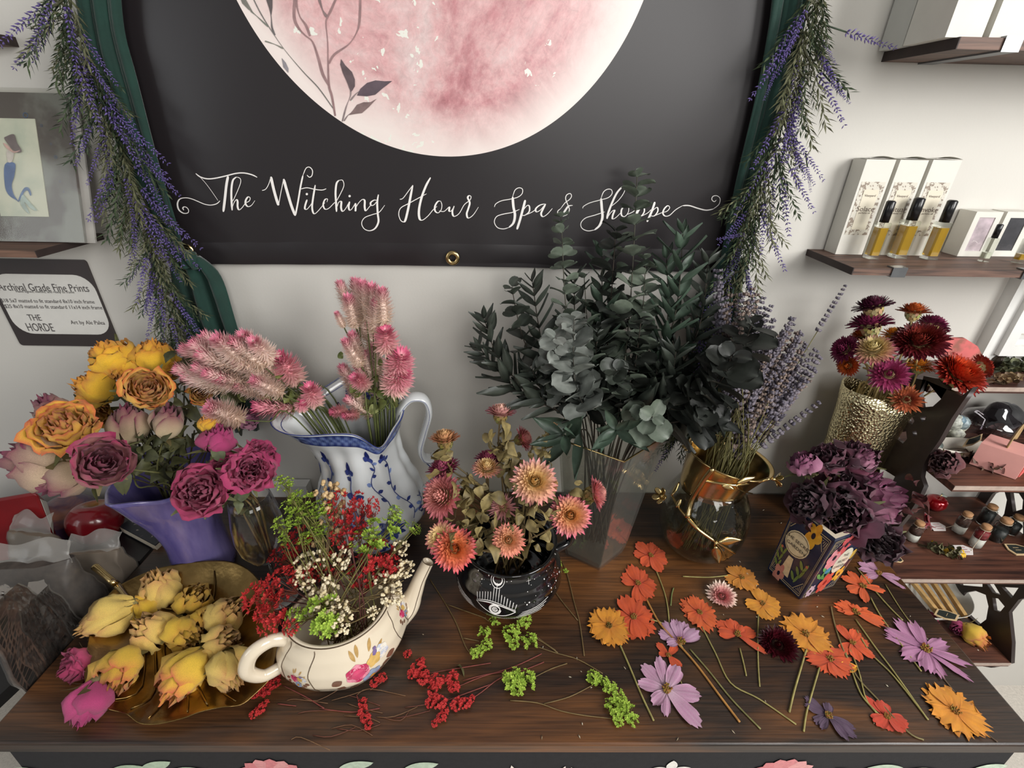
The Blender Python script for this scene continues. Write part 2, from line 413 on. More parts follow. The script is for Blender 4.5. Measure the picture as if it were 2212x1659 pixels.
def banner_mat():
    m = bpy.data.materials.new('banner_vinyl'); m.use_nodes = True
    n = m.node_tree.nodes; l = m.node_tree.links; b = n['Principled BSDF']
    b.inputs['Roughness'].default_value = 0.34; b.inputs['Specular IOR Level'].default_value = 0.5
    t = n.new('ShaderNodeTexCoord')
    mp = n.new('ShaderNodeMapping'); mp.inputs['Location'].default_value = (-(mcx - ban.location.x), 0, -(mcz - ban.location.z)); l.new(t.outputs['Object'], mp.inputs[0])
    mq = n.new('ShaderNodeMapping'); mq.inputs['Scale'].default_value = (1, 0, 1); l.new(mp.outputs[0], mq.inputs[0])
    ln = n.new('ShaderNodeVectorMath'); ln.operation = 'LENGTH'; l.new(mq.outputs[0], ln.inputs[0])
    def M(op, a, b_=None):
        q = n.new('ShaderNodeMath'); q.operation = op
        for i, x in enumerate((a, b_)):
            if x is None: continue
            if isinstance(x, (int, float)): q.inputs[i].default_value = x
            else: l.new(x, q.inputs[i])
        return q.outputs[0]
    d = M('DIVIDE', ln.outputs['Value'], mr_)
    def NZ(s, det=6, rough=0.6, dist=0.0):
        q = n.new('ShaderNodeTexNoise'); q.inputs['Scale'].default_value = s; q.inputs['Detail'].default_value = det; q.inputs['Roughness'].default_value = rough; q.inputs['Distortion'].default_value = dist
        l.new(mq.outputs[0], q.inputs['Vector']); return q.outputs[0]
    def RAMP(x, stops):
        q = n.new('ShaderNodeValToRGB'); e = q.color_ramp.elements
        e[0].position = stops[0][0]; e[0].color = srgb(*stops[0][1]); e[1].position = stops[-1][0]; e[1].color = srgb(*stops[-1][1])
        for p, c in stops[1:-1]: k = e.new(p); k.color = srgb(*c)
        l.new(x, q.inputs[0]); return q.outputs[0]
    big = NZ(5.5, 8, 0.72, 0.6)
    pk = RAMP(big, [(0.30, (166, 100, 108)), (0.43, (200, 142, 146)), (0.53, (222, 178, 178)), (0.66, (226, 202, 200)), (0.8, (214, 206, 204))])
    fine = NZ(60, 4, 0.8, 0.8)
    hs = n.new('ShaderNodeHueSaturation'); mr2 = n.new('ShaderNodeMapRange'); mr2.inputs[1].default_value = 0.3; mr2.inputs[2].default_value = 0.7; mr2.inputs[3].default_value = 0.84; mr2.inputs[4].default_value = 1.12
    l.new(fine, mr2.inputs[0]); l.new(mr2.outputs[0], hs.inputs['Value']); l.new(pk, hs.inputs['Color'])
    # pale rim of the moon
    rim = n.new('ShaderNodeMapRange'); rim.inputs[1].default_value = 0.76; rim.inputs[2].default_value = 0.99
    dd = M('ADD', d, M('MULTIPLY', M('SUBTRACT', NZ(4, 3), 0.5), 0.28)); l.new(dd, rim.inputs[0])
    mx = n.new('ShaderNodeMix'); mx.data_type = 'RGBA'; l.new(rim.outputs[0], mx.inputs[0]); l.new(hs.outputs[0], mx.inputs[6]); mx.inputs[7].default_value = srgb(240, 228, 222)
    # white flecks
    fl = M('MULTIPLY', M('GREATER_THAN', NZ(38, 3, 0.6, 0.6), 0.62), M('GREATER_THAN', NZ(5.2, 1), 0.58))
    m2 = n.new('ShaderNodeMix'); m2.data_type = 'RGBA'; l.new(fl, m2.inputs[0]); l.new(mx.outputs[2], m2.inputs[6]); m2.inputs[7].default_value = srgb(236, 236, 226)
    ins = M('LESS_THAN', d, 1.0)
    m3 = n.new('ShaderNodeMix'); m3.data_type = 'RGBA'; l.new(ins, m3.inputs[0]); m3.inputs[6].default_value = srgb(36, 32, 34); l.new(m2.outputs[2], m3.inputs[7])
    l.new(m3.outputs[2], b.inputs['Base Color'])
    return m
g = G(); g.grid(sheet, 110, 90); g.build('sheet', banner_mat(), ban)
# hem along the bottom edge
g = G(); g.grid(lambda a, b: (lerp(bx0, bx1, a), bdisp(lerp(bx0, bx1, a), bz0 + 0.03) - 0.0012 * math.sin(PI * min(1, max(0.0, b))) ** 0.3, bz_edge(lerp(bx0, bx1, a)) + 0.038 * b), 60, 4)
g.build('bottom_hem', mat('banner_hem_vinyl', (34, 30, 32), rough=0.34, nscale=50, nstr=0.05), ban)
m_gold = mat('polished_gold_metal', (200, 174, 122), rough=0.2, metal=1.0, nscale=30, nstr=0.12, bump=0.12, bscale=90)
for (u, v) in ((978, 557), (404, 541)):
    c = aty(u, v, WY - 0.016); s = G()
    s.grid(lambda a, b: (c.x + (0.0085 + 0.0035 * math.cos(2 * PI * b)) * math.cos(2 * PI * a), c.y - 0.002 - 0.0018 * math.sin(2 * PI * b), c.z + (0.0085 + 0.0035 * math.cos(2 * PI * b)) * math.sin(2 * PI * a)), 24, 8)
    s.build('grommet', m_gold, ban)
# script lettering traced as pen strokes: (thick, thin, points) in the enlarged photograph
def Zp(o, s): return lambda x, y: (o[0] + x / s, o[1] + y / s)
ZA, ZB, ZC = Zp((370, 340), 4.608), Zp((840, 360), 4.608), Zp((1040, 360), 4.096)
STROKES = [
 (ZA, 2.6, 2.6, [(243,160),(290,195),(360,213),(440,207),(540,185),(640,160),(720,155),(800,172),(855,198)]),
 (ZA, 0.9, 0.8, [(290,200),(340,255),(400,335),(465,430)]),
 (ZA, 5.6, 5.6, [(565,187),(548,280),(535,400),(518,542)]),
 (ZA, 3.4, 1.7, [(485,432),(450,462),(390,475),(330,465),(270,440),(200,412),(140,402),(85,415),(62,460),(75,520),(120,555),(165,552),(172,525),(155,500),(130,492),(115,505),(125,525)]),
 (ZA, 4.4, 1.6, [(650,195),(615,225),(600,300),(598,400),(606,527)]), (ZA, 1.5, 1.4, [(650,195),(685,210),(690,250),(665,320),(625,410),(607,440)]),
 (ZA, 4.2, 1.6, [(608,500),(625,450),(648,420),(660,440),(660,490),(675,522),(705,500),(740,455),(775,435),(785,405),(765,393),(742,425),(740,465),(765,490),(800,475),(832,430)]),
 (ZA, 1.8, 1.6, [(903,330),(940,315),(970,265),(992,192)]), (ZA, 6.0, 3, [(992,192),(1015,300),(1045,410),(1068,478)]), (ZA, 1.6, 1.6, [(1068,478),(1085,380),(1105,280),(1118,215)]),
 (ZA, 6.0, 3, [(1118,215),(1150,330),(1195,480),(1235,580)]), (ZA, 3.6, 3.6, [(1235,580),(1260,450),(1285,300),(1310,180)]), (ZA, 2.0, 1.8, [(1310,180),(1340,110),(1375,97),(1405,130),(1400,180),(1375,197),(1350,175)]),
 (ZA, 1.8, 1.8, [(1290,315),(1350,302),(1430,318),(1500,325),(1543,312)]),
 (ZA, 4.0, 1.6, [(1352,420),(1335,470),(1330,510),(1352,515),(1390,470),(1405,440)]), (ZA, 4.0, 1.6, [(1433,275),(1412,400),(1402,500),(1420,560),(1460,535),(1530,450)]),
 (ZA, 3.4, 1.6, [(1550,445),(1555,415),(1530,420),(1512,470),(1530,515),(1570,505),(1620,455),(1640,440),(1690,350),(1718,280),(1705,228),(1670,228)]),
 (ZA, 4.2, 1.6, [(1670,228),(1645,260),(1635,350),(1640,450),(1645,542)]), (ZA, 4.2, 1.6, [(1645,510),(1665,450),(1692,440),(1690,500),(1705,537),(1735,510),(1770,445)]),
 (ZA, 4.0, 1.6, [(1775,440),(1765,490),(1775,525),(1800,510),(1833,455)]), (ZA, 4.0, 3, [(1833,455),(1835,500),(1833,537)]), (ZA, 4.2, 1.6, [(1833,510),(1860,460),(1900,420),(1925,430),(1925,490),(1935,532),(1965,500),(1990,470)]),
 (ZA, 3.8, 1.6, [(2050,430),(2020,425),(1985,450),(1990,478),(2020,470),(2050,430)]), (ZA, 4.2, 1.7, [(2062,370),(2050,450),(2055,560),(2062,640),(2030,705),(1975,730),(1920,710),(1895,655),(1925,600),(2000,570),(2070,545),(2125,475)]),
 (ZB, 1.6, 1.6, [(108,325),(140,315),(190,250),(238,185)]), (ZB, 5.0, 1.8, [(238,185),(215,300),(190,430),(165,530),(145,550),(115,530),(98,470),(120,410),(200,365),(300,310),(375,270)]),
 (ZB, 5.0, 1.6, [(415,108),(370,190),(325,310),(300,430),(305,515),(335,532),(390,490),(440,430),(480,395)]), (ZB, 3.8, 1.6, [(520,345),(490,345),(460,390),(460,440),(490,460),(520,430),(528,380),(515,342)]),
 (ZB, 1.5, 1.5, [(500,440),(550,445),(598,400)]), (ZB, 4.0, 1.6, [(606,398),(600,440),(622,440),(648,395)]), (ZB, 4.0, 1.6, [(650,392),(632,450),(648,495),(700,465),(750,380),(805,335),(818,300),(800,288),(785,310),(805,360),(790,420),(775,470),(790,512),(840,480),(892,402)]),
 (ZB, 1.7, 1.6, [(1050,402),(1065,370),(1120,340),(1200,325),(1280,305),(1325,270),(1330,225),(1295,210),(1255,235),(1232,300)]), (ZB, 5.4, 1.8, [(1232,300),(1240,400),(1255,480),(1240,560),(1195,605)]), (ZB, 1.9, 1.7, [(1195,605),(1140,620),(1080,605),(1050,550),(1075,495),(1150,470),(1230,455),(1300,425)]),
 (ZB, 5.0, 4, [(1358,332),(1335,420),(1305,530),(1275,625)]), (ZB, 3.0, 1.6, [(1325,480),(1340,430),(1380,385),(1400,400),(1395,450),(1350,485),(1320,480)]), (ZB, 1.5, 1.5, [(1350,485),(1420,455),(1470,420)]),
 (ZB, 3.8, 1.6, [(1550,370),(1500,385),(1462,420),(1470,450),(1510,430),(1555,375)]), (ZB, 4.2, 1.6, [(1560,370),(1535,420),(1515,470),(1535,498),(1580,470),(1628,415)]),
 (ZC, 4.8, 1.8, [(808,342),(770,350),(740,390),(715,430),(680,425),(675,395),(700,372)]), (ZC, 1.9, 1.7, [(700,372),(740,320),(780,290),(797,260),(785,238),(755,250),(745,285),(765,340),(778,380),(760,420),(720,440)]),
 (ZC, 1.7, 1.6, [(895,370),(905,350),(960,320),(1050,295),(1120,275),(1155,240),(1150,205),(1115,200),(1080,225),(1058,280)]), (ZC, 5.4, 1.8, [(1058,280),(1065,370),(1070,450),(1045,520),(1000,560)]), (ZC, 1.9, 1.7, [(1000,560),(940,568),(890,545),(880,500),(920,455),(1000,430),(1090,400)]),
 (ZC, 4.6, 1.6, [(1245,178),(1200,230),(1160,310),(1125,400),(1110,462)]), (ZC, 1.5, 1.5, [(1245,178),(1270,195),(1255,240),(1210,300),(1150,350)]), (ZC, 4.0, 1.5, [(1115,450),(1150,400),(1178,385),(1162,430),(1160,462),(1190,450),(1240,400)]),
 (ZC, 3.6, 1.5, [(1270,345),(1240,380),(1240,430),(1270,440),(1300,400),(1300,350),(1275,345)]), (ZC, 1.5, 1.5, [(1285,425),(1340,400),(1370,370)]),
 (ZC, 4.6, 3.6, [(1412,312),(1385,380),(1350,485)]), (ZC, 3.0, 1.5, [(1375,430),(1400,380),(1435,360),(1440,400),(1410,440),(1375,440)]), (ZC, 1.5, 1.5, [(1410,440),(1470,410),(1500,380)]),
 (ZC, 4.6, 3.6, [(1535,312),(1505,400),(1465,488)]), (ZC, 3.0, 1.5, [(1495,430),(1520,385),(1555,360),(1560,395),(1530,435),(1495,435)]), (ZC, 1.5, 1.5, [(1530,435),(1600,405)]),
 (ZC, 3.6, 1.7, [(1600,405),(1640,395),(1665,365),(1650,345),(1620,370),(1605,410),(1625,437),(1665,430),(1720,380),(1780,345)]), (ZC, 3.6, 2.4, [(1780,345),(1840,345),(1920,370),(1990,385),(2050,375)]), (ZC, 1.9, 1.5, [(2050,375),(2100,335),(2112,285),(2085,258),(2050,262),(2038,290),(2060,310),(2078,295)]),
]
def onban(u, v, lift=0.0012):
    p = aty(u, v, WY - 0.012); 
    y = bdisp(p.x, p.z) - lift; q = aty(u, v, y); q.y = bdisp(q.x, q.z) - lift; return q
def stroke(g, pts, wfn, place, sm=5):
    q, _ = cat([Vector((a, b, 0)) for a, b in pts], None, sm)
    a_, b_ = [], []
    for i, p in enumerate(q):
        d = q[min(i + 1, len(q) - 1)] - q[max(i - 1, 0)]
        if d.length < 1e-6: d = Vector((1, 0, 0))
        d.normalize(); n_ = Vector((-d.y, d.x, 0)); w_ = wfn(d, i / (len(q) - 1)) / 2
        a_.append(place(p.x + n_.x * w_, p.y + n_.y * w_)); b_.append(place(p.x - n_.x * w_, p.y - n_.y * w_))
    k = len(a_); g.add(a_ + b_, [(i, i + 1, k + i + 1, k + i) for i in range(k - 1)])
def dot(g, u, v, r, place, n=10): g.add([place(u + r * math.cos(2 * PI * i / n), v + r * math.sin(2 * PI * i / n)) for i in range(n)], [tuple(range(n))])
m_white = mat('white_print', (242, 238, 234), rough=0.45, nscale=60, nstr=0.02)
def wordof(i):
    for k, e in enumerate((7, 24, 31, 36, 38)):
        if i < e: return k
    return 5
WG = [G() for _ in range(6)]
for i, (Z, tk, tn, pts) in enumerate(STROKES):
    q = [Z(*p) for p in pts]
    def wf(d, t, tk=tk, tn=tn):
        down = max(0.0, d.y); e = min(1.0, 6 * t + 0.5, 6 * (1 - t) + 0.5)
        return (tn + (tk - tn) * down ** 1.3 if tk != tn else tk) * e
    stroke(WG[wordof(i)], q, wf, onban)
for u, v, r in ((662.8, 419.3, 2.6), (755.2, 423.6, 2.6)): dot(WG[1], u, v, r, onban)
for g in WG: g.build('script_word', m_white, ban, smooth=False)
# painted branches over the moon
Z4 = Zp((500, 0), 5.53)
BR_ = [((150,120,120), 1, 5, [(1240,1385),(1200,1150),(1165,1020),(1155,760),(1150,500),(1130,280),(1150,200),(1190,120),(1260,-40)]),
       ((150,120,120), 1, 6, [(1165,1020),(1090,880),(1040,700),(970,500),(880,420),(800,330),(750,200),(760,-40)]), ((150,120,120), 1, 5, [(940,430),(890,300),(820,200),(780,60),(775,-40)]),
       ((150,120,120), 1, 5, [(1165,760),(1230,650),(1400,530),(1490,400),(1530,260),(1540,-40)]), ((130,110,110), 1, 6, [(1140,200),(1090,120),(1040,-40)]),
       ((110,108,105), 1, 2.2, [(1215,1295),(1040,1050),(860,860),(640,600),(480,370),(350,160),(250,-40)]), ((105,100,100), 1, 4, [(520,420),(485,330),(475,200),(450,60),(440,-40)]),
       ((120,125,115), 1, 3, [(440,320),(300,190),(230,130)]), ((130,130,120), 1, 3, [(620,580),(520,530),(400,490)]), ((140,125,125), 1, 3.5, [(1325,1450),(1370,1280),(1420,1150),(1425,1080)]), ((140,125,125), 1, 3, [(1345,1445),(1400,1370),(1480,1330)]), ((140,125,125), 1, 4, [(1420,1200),(1500,1110),(1600,1060)])]
g = G()
for col, _, wd, pts in BR_:
    k = len(g.v); stroke(g, [Z4(*p) for p in pts], lambda d, t, wd=wd: wd * (0.7 + 0.3 * math.sin(t * 9)), lambda u, v: onban(u, v, 0.0008))
    g.c[k:] = [L(*col)] * (len(g.v) - k); g.hc = True
for col, pts in (((96,80,84), [(1425,1100),(1380,980),(1330,870),(1300,770),(1310,705),(1360,780),(1440,860),(1475,950),(1475,1030),(1445,1080)]), ((92,78,86), [(1500,1140),(1540,1060),(1620,990),(1720,960),(1830,970),(1920,968),(1800,1060),(1720,1130),(1620,1150)]),
                 ((130,108,106), [(1400,1375),(1450,1320),(1500,1250),(1580,1220),(1660,1220),(1735,1180),(1640,1280),(1560,1350),(1480,1360)]), ((140,135,140), [(680,870),(620,800),(600,690),(650,750),(682,820)]), ((120,118,110), [(260,150),(200,110),(130,40),(100,-30),(170,-10),(210,60)]), ((92,84,84), [(478,180),(450,100),(410,-20),(490,-30),(490,90)])):
    q = [onban(*Z4(*p), 0.0009) for p in pts]; g.add(q, [tuple(range(len(q)))], L(*col))
g.build('painted_branches', mat('banner_print', vcol=True, rough=0.45, nscale=90, nstr=0.18), ban, smooth=False)

# ================================================================== green drapes
m_vel = mat('green_velvet', (14, 52, 43), rough=0.85, sheen=0.25, nscale=25, nstr=0.22, bump=0.4, bscale=160)
def drape(parts, name, label, nf):
    th = None
    o = thing(name, parts[0][0][-1][0] if False else (aty(parts[0][1][0][0], parts[0][1][0][1], WY - 0.03)), label, 'curtain')
    for pn, rows, dep in parts:
        fa = 0.004 if pn == 'upper_fall' else 0.011
        # rows: (uL, vL, uR, vR)
        A = [aty(r[0], r[1], WY - dep) for r in rows]; B = [aty(r[2], r[3], WY - dep) for r in rows]
        A, _ = cat(A, None, 6); B, _ = cat(B, None, 6)
        g = G(); n = 40
        def fn(a, b, A=A, B=B):
            i = b * (len(A) - 1); k = min(int(i), len(A) - 2); f = i - k
            pa = A[k].lerp(A[k + 1], f); pb = B[k].lerp(B[k + 1], f); p = pa.lerp(pb, a)
            p.y -= fa * math.sin(a * nf * PI + 0.4 * math.sin(b * 5)) + 0.3 * fa * math.sin(a * nf * 2.7 * PI + b * 4) - 0.003
            return p
        g.grid(fn, n, len(A) - 1)
        me = g.mesh(pn, m_vel, True, wloc(o)); q = obj(pn, me, o)
        so = q.modifiers.new('thick', 'SOLIDIFY'); so.thickness = 0.003
    return o
drape([('upper_fall', [(160, -40, 250, -60), (178, 60, 262, 60), (205, 180, 292, 170), (262, 330, 335, 330), (320, 450, 368, 440), (382, 552, 396, 545)], 0.036),
       ('lower_fall', [(380, 552, 425, 556), (376, 590, 470, 600), (398, 690, 505, 690), (430, 790, 540, 800), (470, 930, 560, 925)], 0.03),
       ('tie', [(376, 540, 412, 545), (374, 556, 420, 562), (380, 574, 430, 580)], 0.045)], 'velvet_drape', 'dark green velvet drape gathered beside the banner above the yellow roses', 5)
drape([('upper_fall', [(1676, -40, 1760, -60), (1662, 60, 1738, 60), (1630, 220, 1700, 230), (1590, 400, 1640, 410), (1560, 560, 1600, 560)], 0.036),
       ('lower_fall', [(1555, 556, 1612, 560), (1522, 640, 1600, 650), (1495, 730, 1590, 740), (1475, 850, 1590, 850), (1455, 950, 1600, 950)], 0.03)],
      'velvet_drape', 'dark green velvet drape hanging behind the eucalyptus and the lavender vase', 4)
# ================================================================== wall shelves
def atx(u, v, x):
    d = ray(u, v); return CAM + d * (x / d.x)
def atpl(u, v, p0, n):
    d = ray(u, v); return CAM + d * ((p0 - CAM).dot(n) / d.dot(n))
def hull_cut(name, outline, holes, thick, basis, origin, m, parent=None, bevel=0.0):
    'flat board with cut-out openings; outline and holes in 2D of basis'
    cu = bpy.data.curves.new(name, 'CURVE'); cu.dimensions = '2D'; cu.fill_mode = 'BOTH'; cu.extrude = thick / 2
    for ring in [outline] + holes:
        s = cu.splines.new('POLY'); s.points.add(len(ring) - 1)
        for i, p in enumerate(ring): s.points[i].co = (p[0], p[1], 0, 1)
        s.use_cyclic_u = True
    o = bpy.data.objects.new(name + '_tmp', cu); C.objects.link(o)
    dg = bpy.context.evaluated_depsgraph_get(); me = bpy.data.meshes.new_from_object(o.evaluated_get(dg))
    bpy.data.objects.remove(o); bpy.data.curves.remove(cu); me.name = name
    off = wloc(parent)
    for v in me.vertices: v.co = basis @ v.co + Vector(origin) - off
    me.materials.clear(); me.materials.append(m)
    return obj(name, me, parent)
m_shelf = mat('rustic_shelf_board', (84, 62, 52), rough=0.6); woodify(m_shelf, dark=(44, 32, 28), light=(118, 88, 74), worn=(128, 96, 76), fine=(9, 160, 160))
m_end = mat('dark_board_end', (48, 36, 33), rough=0.7, nscale=60, nstr=0.2)
def board(label, x0, x1, y0, z0, z1, clips=(), endx=None, group='rustic wall shelves'):
    t = thing('wall_shelf', ((x0 + x1) / 2, WY, z0), label, 'shelf', group)
    g = G(); g.box((x0 + 0.0015, y0, z0), (x1 - 0.0015, WY, z1)); g.build('board', m_shelf, t, smooth=False)
    for xe, s in ((x0, 1), (x1, -1)):
        g = G(); g.box((min(xe, xe + s * 0.0015), y0, z0), (max(xe, xe + s * 0.0015), WY, z1)); g.build('end_grain', m_end, t, smooth=False)
    for cx in clips:
        g = G(); w_ = 0.011
        g.box((cx - w_, y0 - 0.002, z0 - 0.002), (cx + w_, y0, z1 + 0.002)); g.box((cx - w_, y0, z0 - 0.002), (cx + w_, WY, z0)); g.box((cx - w_, y0, z1), (cx + w_, y0 + 0.012, z1 + 0.002))
        g.build('metal_bracket', m_grey, t, smooth=False)
    return t
m_grey = mat('grey_steel', (120, 122, 124), rough=0.35, metal=0.9, nscale=60, nstr=0.1)
# right shelf at mid height
q = aty(1744, 538, WY); SRz = q.z; SRx = q.x; q2 = atz(1851, 579, SRz); SRy = q2.y; th_ = SRz - aty(1843, 594, SRy).z
board('dark rustic wall shelf holding tall white boxes and yellow oil bottles', SRx, SRx + 0.78, SRy, SRz - th_, SRz, (aty(1940, 590, SRy).x, aty(2210, 590, SRy).x + 0.01))
# right shelf above the camera
q = aty(1903, 134, WY); STz = q.z; STx = q.x; STy = atz(2064, 106, STz).y; tt = aty(2073, 79, STy).z - STz
board('dark rustic wall shelf at the top right, seen from below with a bracket', STx, STx + 0.7, STy, STz, STz + tt, (aty(2185, 95, STy).x,))
# left shelf carrying the framed print
q = aty(221, 504, WY); SLz = q.z; SLx = q.x; SLy = atz(77, 542, SLz).y; tl = SLz - aty(86, 557, SLy).z
board('dark rustic wall shelf holding the matted mermaid picture', SLx - 0.6, SLx, SLy, SLz - tl, SLz)
q = aty(42, 102, WY); q2 = aty(33, 80, WY)
board('short end of a dark wall shelf beside the lavender garland, top left', q.x - 0.4, q.x, WY - 0.03, q.z, q2.z)
print('shelves', SRx, SRy, SRz, STy, STz, SLy, SLz, tl)

# matted print leaning on the left shelf
B0 = atz(183, 524, SLz + 0.001); T0 = aty(109, 201, WY - 0.008)
if B0.y > WY - 0.02: B0.y = WY - 0.02
upv = T0 - B0; upn = upv.normalized(); PX = Vector((1, 0, 0)); upv2 = (upv - PX * upv.dot(PX)); Hh = upv2.length; upn = upv2.normalized(); PN = PX.cross(upn) * 1.0
if PN.y > 0: PN = -PN
xr = B0.x
pic = thing('matted_print', (xr - 0.11, B0.y, SLz), 'grey-brown matted watercolour of a blue-tailed swimmer in clear sleeve, leaning on shelf', 'picture')
def quad3(x0, x1, t0, t1, off, th):
    c = lambda x, t, o: Vector((x, B0.y, SLz + 0.001)) + upn * t + PN * o
    return [c(x0, t0, off), c(x1, t0, off), c(x1, t0, off - th), c(x0, t0, off - th), c(x0, t1, off), c(x1, t1, off), c(x1, t1, off - th), c(x0, t1, off - th)]
PW = Hh * 0.8
g = G(); g.hexa(quad3(xr - PW, xr, 0, Hh, 0.0, 0.004)); g.build('mat_board', mat('mottled_mat_board', (92, 84, 80), rough=0.25, nscale=9, col2=(128, 128, 122), mixlo=0.42, mixhi=0.5, coat=0.5, bump=0.2, bscale=30), pic, smooth=False)
pp = lambda u, v, o: atpl(u, v, Vector((xr, B0.y, SLz + 0.001)) + PN * o, PN)
a1, a2 = pp(68, 258, 0.001), pp(112, 470, 0.001)
px1 = (a1.x + a2.x) / 2; t_top = (a1 - Vector((0, B0.y, SLz))).dot(upn); t_bot = (a2 - Vector((0, B0.y, SLz))).dot(upn)
g = G(); g.hexa(quad3(xr - PW + (xr - px1), px1, t_bot, t_top, 0.001, 0.001)); g.build('watercolour', mat('watercolour_paper', (222, 222, 205), rough=0.6, nscale=22, col2=(176, 190, 176), mixlo=0.4, mixhi=0.75), pic, smooth=False)
m_paint = mat('painted_marks', vcol=True, rough=0.6, nscale=90, nstr=0.2)
g = G()
def ppoly(pts, col, o=0.0022):
    q, _ = cat([Vector((a, b, 0)) for a, b in pts], None, 4, True); q = [pp(p.x, p.y, o) for p in q]; g.add(q, [tuple(range(len(q)))], col)
Z6 = Zp((0, 180), 4.365)
ppoly([Z6(*p) for p in [(45,765),(140,755),(135,870),(110,960),(130,1050),(180,1120),(150,1100),(80,1050),(45,960)]], L(98, 120, 165))
ppoly([Z6(*p) for p in [(170,1110),(195,1040),(230,985),(270,985),(295,1040),(285,1060),(260,1010),(225,1030),(205,1090)]], L(110, 132, 172), 0.0024)
ppoly([Z6(*p) for p in [(190,1120),(215,1050),(270,1110),(350,1200),(290,1180),(230,1120),(280,1230),(220,1180)]], L(180, 195, 190), 0.0026)
ppoly([Z6(*p) for p in [(75,740),(60,650),(90,610),(130,650),(125,700),(110,740)]], L(214, 205, 200), 0.0024)
ppoly([Z6(*p) for p in [(60,500),(130,480),(160,560),(205,640),(150,650),(90,590),(40,520)]], L(120, 108, 110), 0.0027)
ppoly([Z6(*p) for p in [(30,560),(80,590),(130,640),(190,630),(130,655),(60,610)]], L(214, 176, 170), 0.0029)
g.build('painted_swimmer', m_paint, pic, smooth=False)
g = G()
for (x, y, r) in ((240, 300, 24), (390, 397, 12), (480, 573, 9), (525, 695, 14), (565, 925, 8), (600, 1020, 7)):
    c = pp(*Z6(x, y), 0.0015); rr = r / 4.365 * pxm(*Z6(x, y), c)
    g.grid(lambda a, b: c + PX * (math.cos(2 * PI * a) * rr * (1 - 0.25 * b)) + upn * (math.sin(2 * PI * a) * rr * (1 - 0.25 * b)), 14, 1, L(60, 90, 130))
g.build('painted_bubbles', m_paint, pic, smooth=False)
g = G(); g.hexa(quad3(xr - PW - 0.004, xr + 0.003, 0.0, Hh + 0.004, 0.006, 0.0008)); g.build('clear_sleeve', glass('clear_sleeve_film', (246, 246, 244), ior=1.18, rough=0.12, bump=0.12, bscale=9), pic, smooth=False)
# second matted sheet behind it
g = G(); g.hexa(quad3(xr - PW, xr + 0.012, 0.0, Hh - 0.001, -0.0055, 0.003)); o = g.build('mat_sheet', mat('pale_mat_edge', (170, 166, 160), rough=0.6, nscale=40, nstr=0.08), None, smooth=False)
tag(o, 'pale mat sheet standing just behind the matted watercolour', 'mat sheet')

# sign plate on the wall
cBL, cBR, cTR = aty(45, 747, WY - 0.004), aty(259, 748, WY - 0.004), aty(182, 562, WY - 0.004)
sx0, sx1 = cBL.x, (cBR.x + cTR.x) / 2; sz0, sz1 = (cBL.z + cBR.z) / 2, cTR.z
def rrect(x0, x1, z0, z1, r, n=7):
    out = []
    for cx, cz, a0 in ((x1 - r, z1 - r, 0), (x0 + r, z1 - r, PI / 2), (x0 + r, z0 + r, PI), (x1 - r, z0 + r, 1.5 * PI)):
        for i in range(n + 1): a = a0 + PI / 2 * i / n; out.append((cx + r * math.cos(a), cz + r * math.sin(a)))
    return out
sg = thing('price_sign', ((sx0 + sx1) / 2, WY, sz0), 'dark plate with rounded white panel reading Archival Grade Fine Prints on the wall', 'sign')
g = G(); g.poly([(x, WY, z) for x, z in rrect(sx0, sx1, sz0, sz1, 0.006)], 0.004, (0, -1, 0)); g.build('plate', mat('dark_wood_plate', (52, 44, 44), rough=0.4, nscale=8, nstr=0.25, coat=0.3), sg, smooth=False)
wq = aty(233, 693, WY - 0.005); wl_ = aty(16, 675, WY - 0.005); wt = aty(100, 593, WY - 0.005).z; wbt = aty(140, 722, WY - 0.005).z
g = G(); g.poly([(x, WY - 0.004, z) for x, z in rrect(wl_.x, wq.x, wbt, wt, 0.030)], 0.0006, (0, -1, 0)); g.build('white_panel', mat('white_paper', (214, 212, 206), rough=0.6, nscale=60, nstr=0.03), sg, smooth=False)
m_ink = mat('grey_ink', (78, 74, 74), rough=0.7, nscale=80, nstr=0.1)
def flat_text(txt, uL, uR, v, h_px, m, parent, y, bold=0.0, nm='lettering'):
    a, b = aty(uL, v, y), aty(uR, v, y)
    o = text_geo(txt, 1.0, WALLB, (0, 0, 0), m, nm, parent)
    xs = [q.co.x for q in o.data.vertices]; wid = max(xs) - min(xs); mid = (max(xs) + min(xs)) / 2
    zs = [q.co.z for q in o.data.vertices]; mz = (max(zs) + min(zs)) / 2
    s = (b.x - a.x) / wid; hz = h_px * pxm((uL + uR) / 2, v, a) / (max(zs) - min(zs)) * 1.15
    off = wloc(parent)
    for q in o.data.vertices:
        q.co.x = (q.co.x - mid) * s + (a.x + b.x) / 2 - off.x; q.co.z = (q.co.z - mz) * hz + (a.z + b.z) / 2 - off.z; q.co.y = y - off.y
    return o
for t_, a, b, v, h in (('Archival Grade Fine Prints', -5, 190, 621, 14), ('Hand signed, matted, and ready to frame', 35, 160, 631, 6), ('$18 5x7 matted to fit standard 8x10 inch frame', 3, 203, 651, 8), ('$25 8x10 matted to fit standard 11x14 inch frame', 11, 220, 663.5, 8), ('THE', 60, 88, 686, 12), ('HORDE', 58, 115, 707, 16), ('Art by Ale Palea', 153, 226, 698, 10)):
    flat_text(t_, a, b, v, h, m_ink, sg, WY - 0.0052)

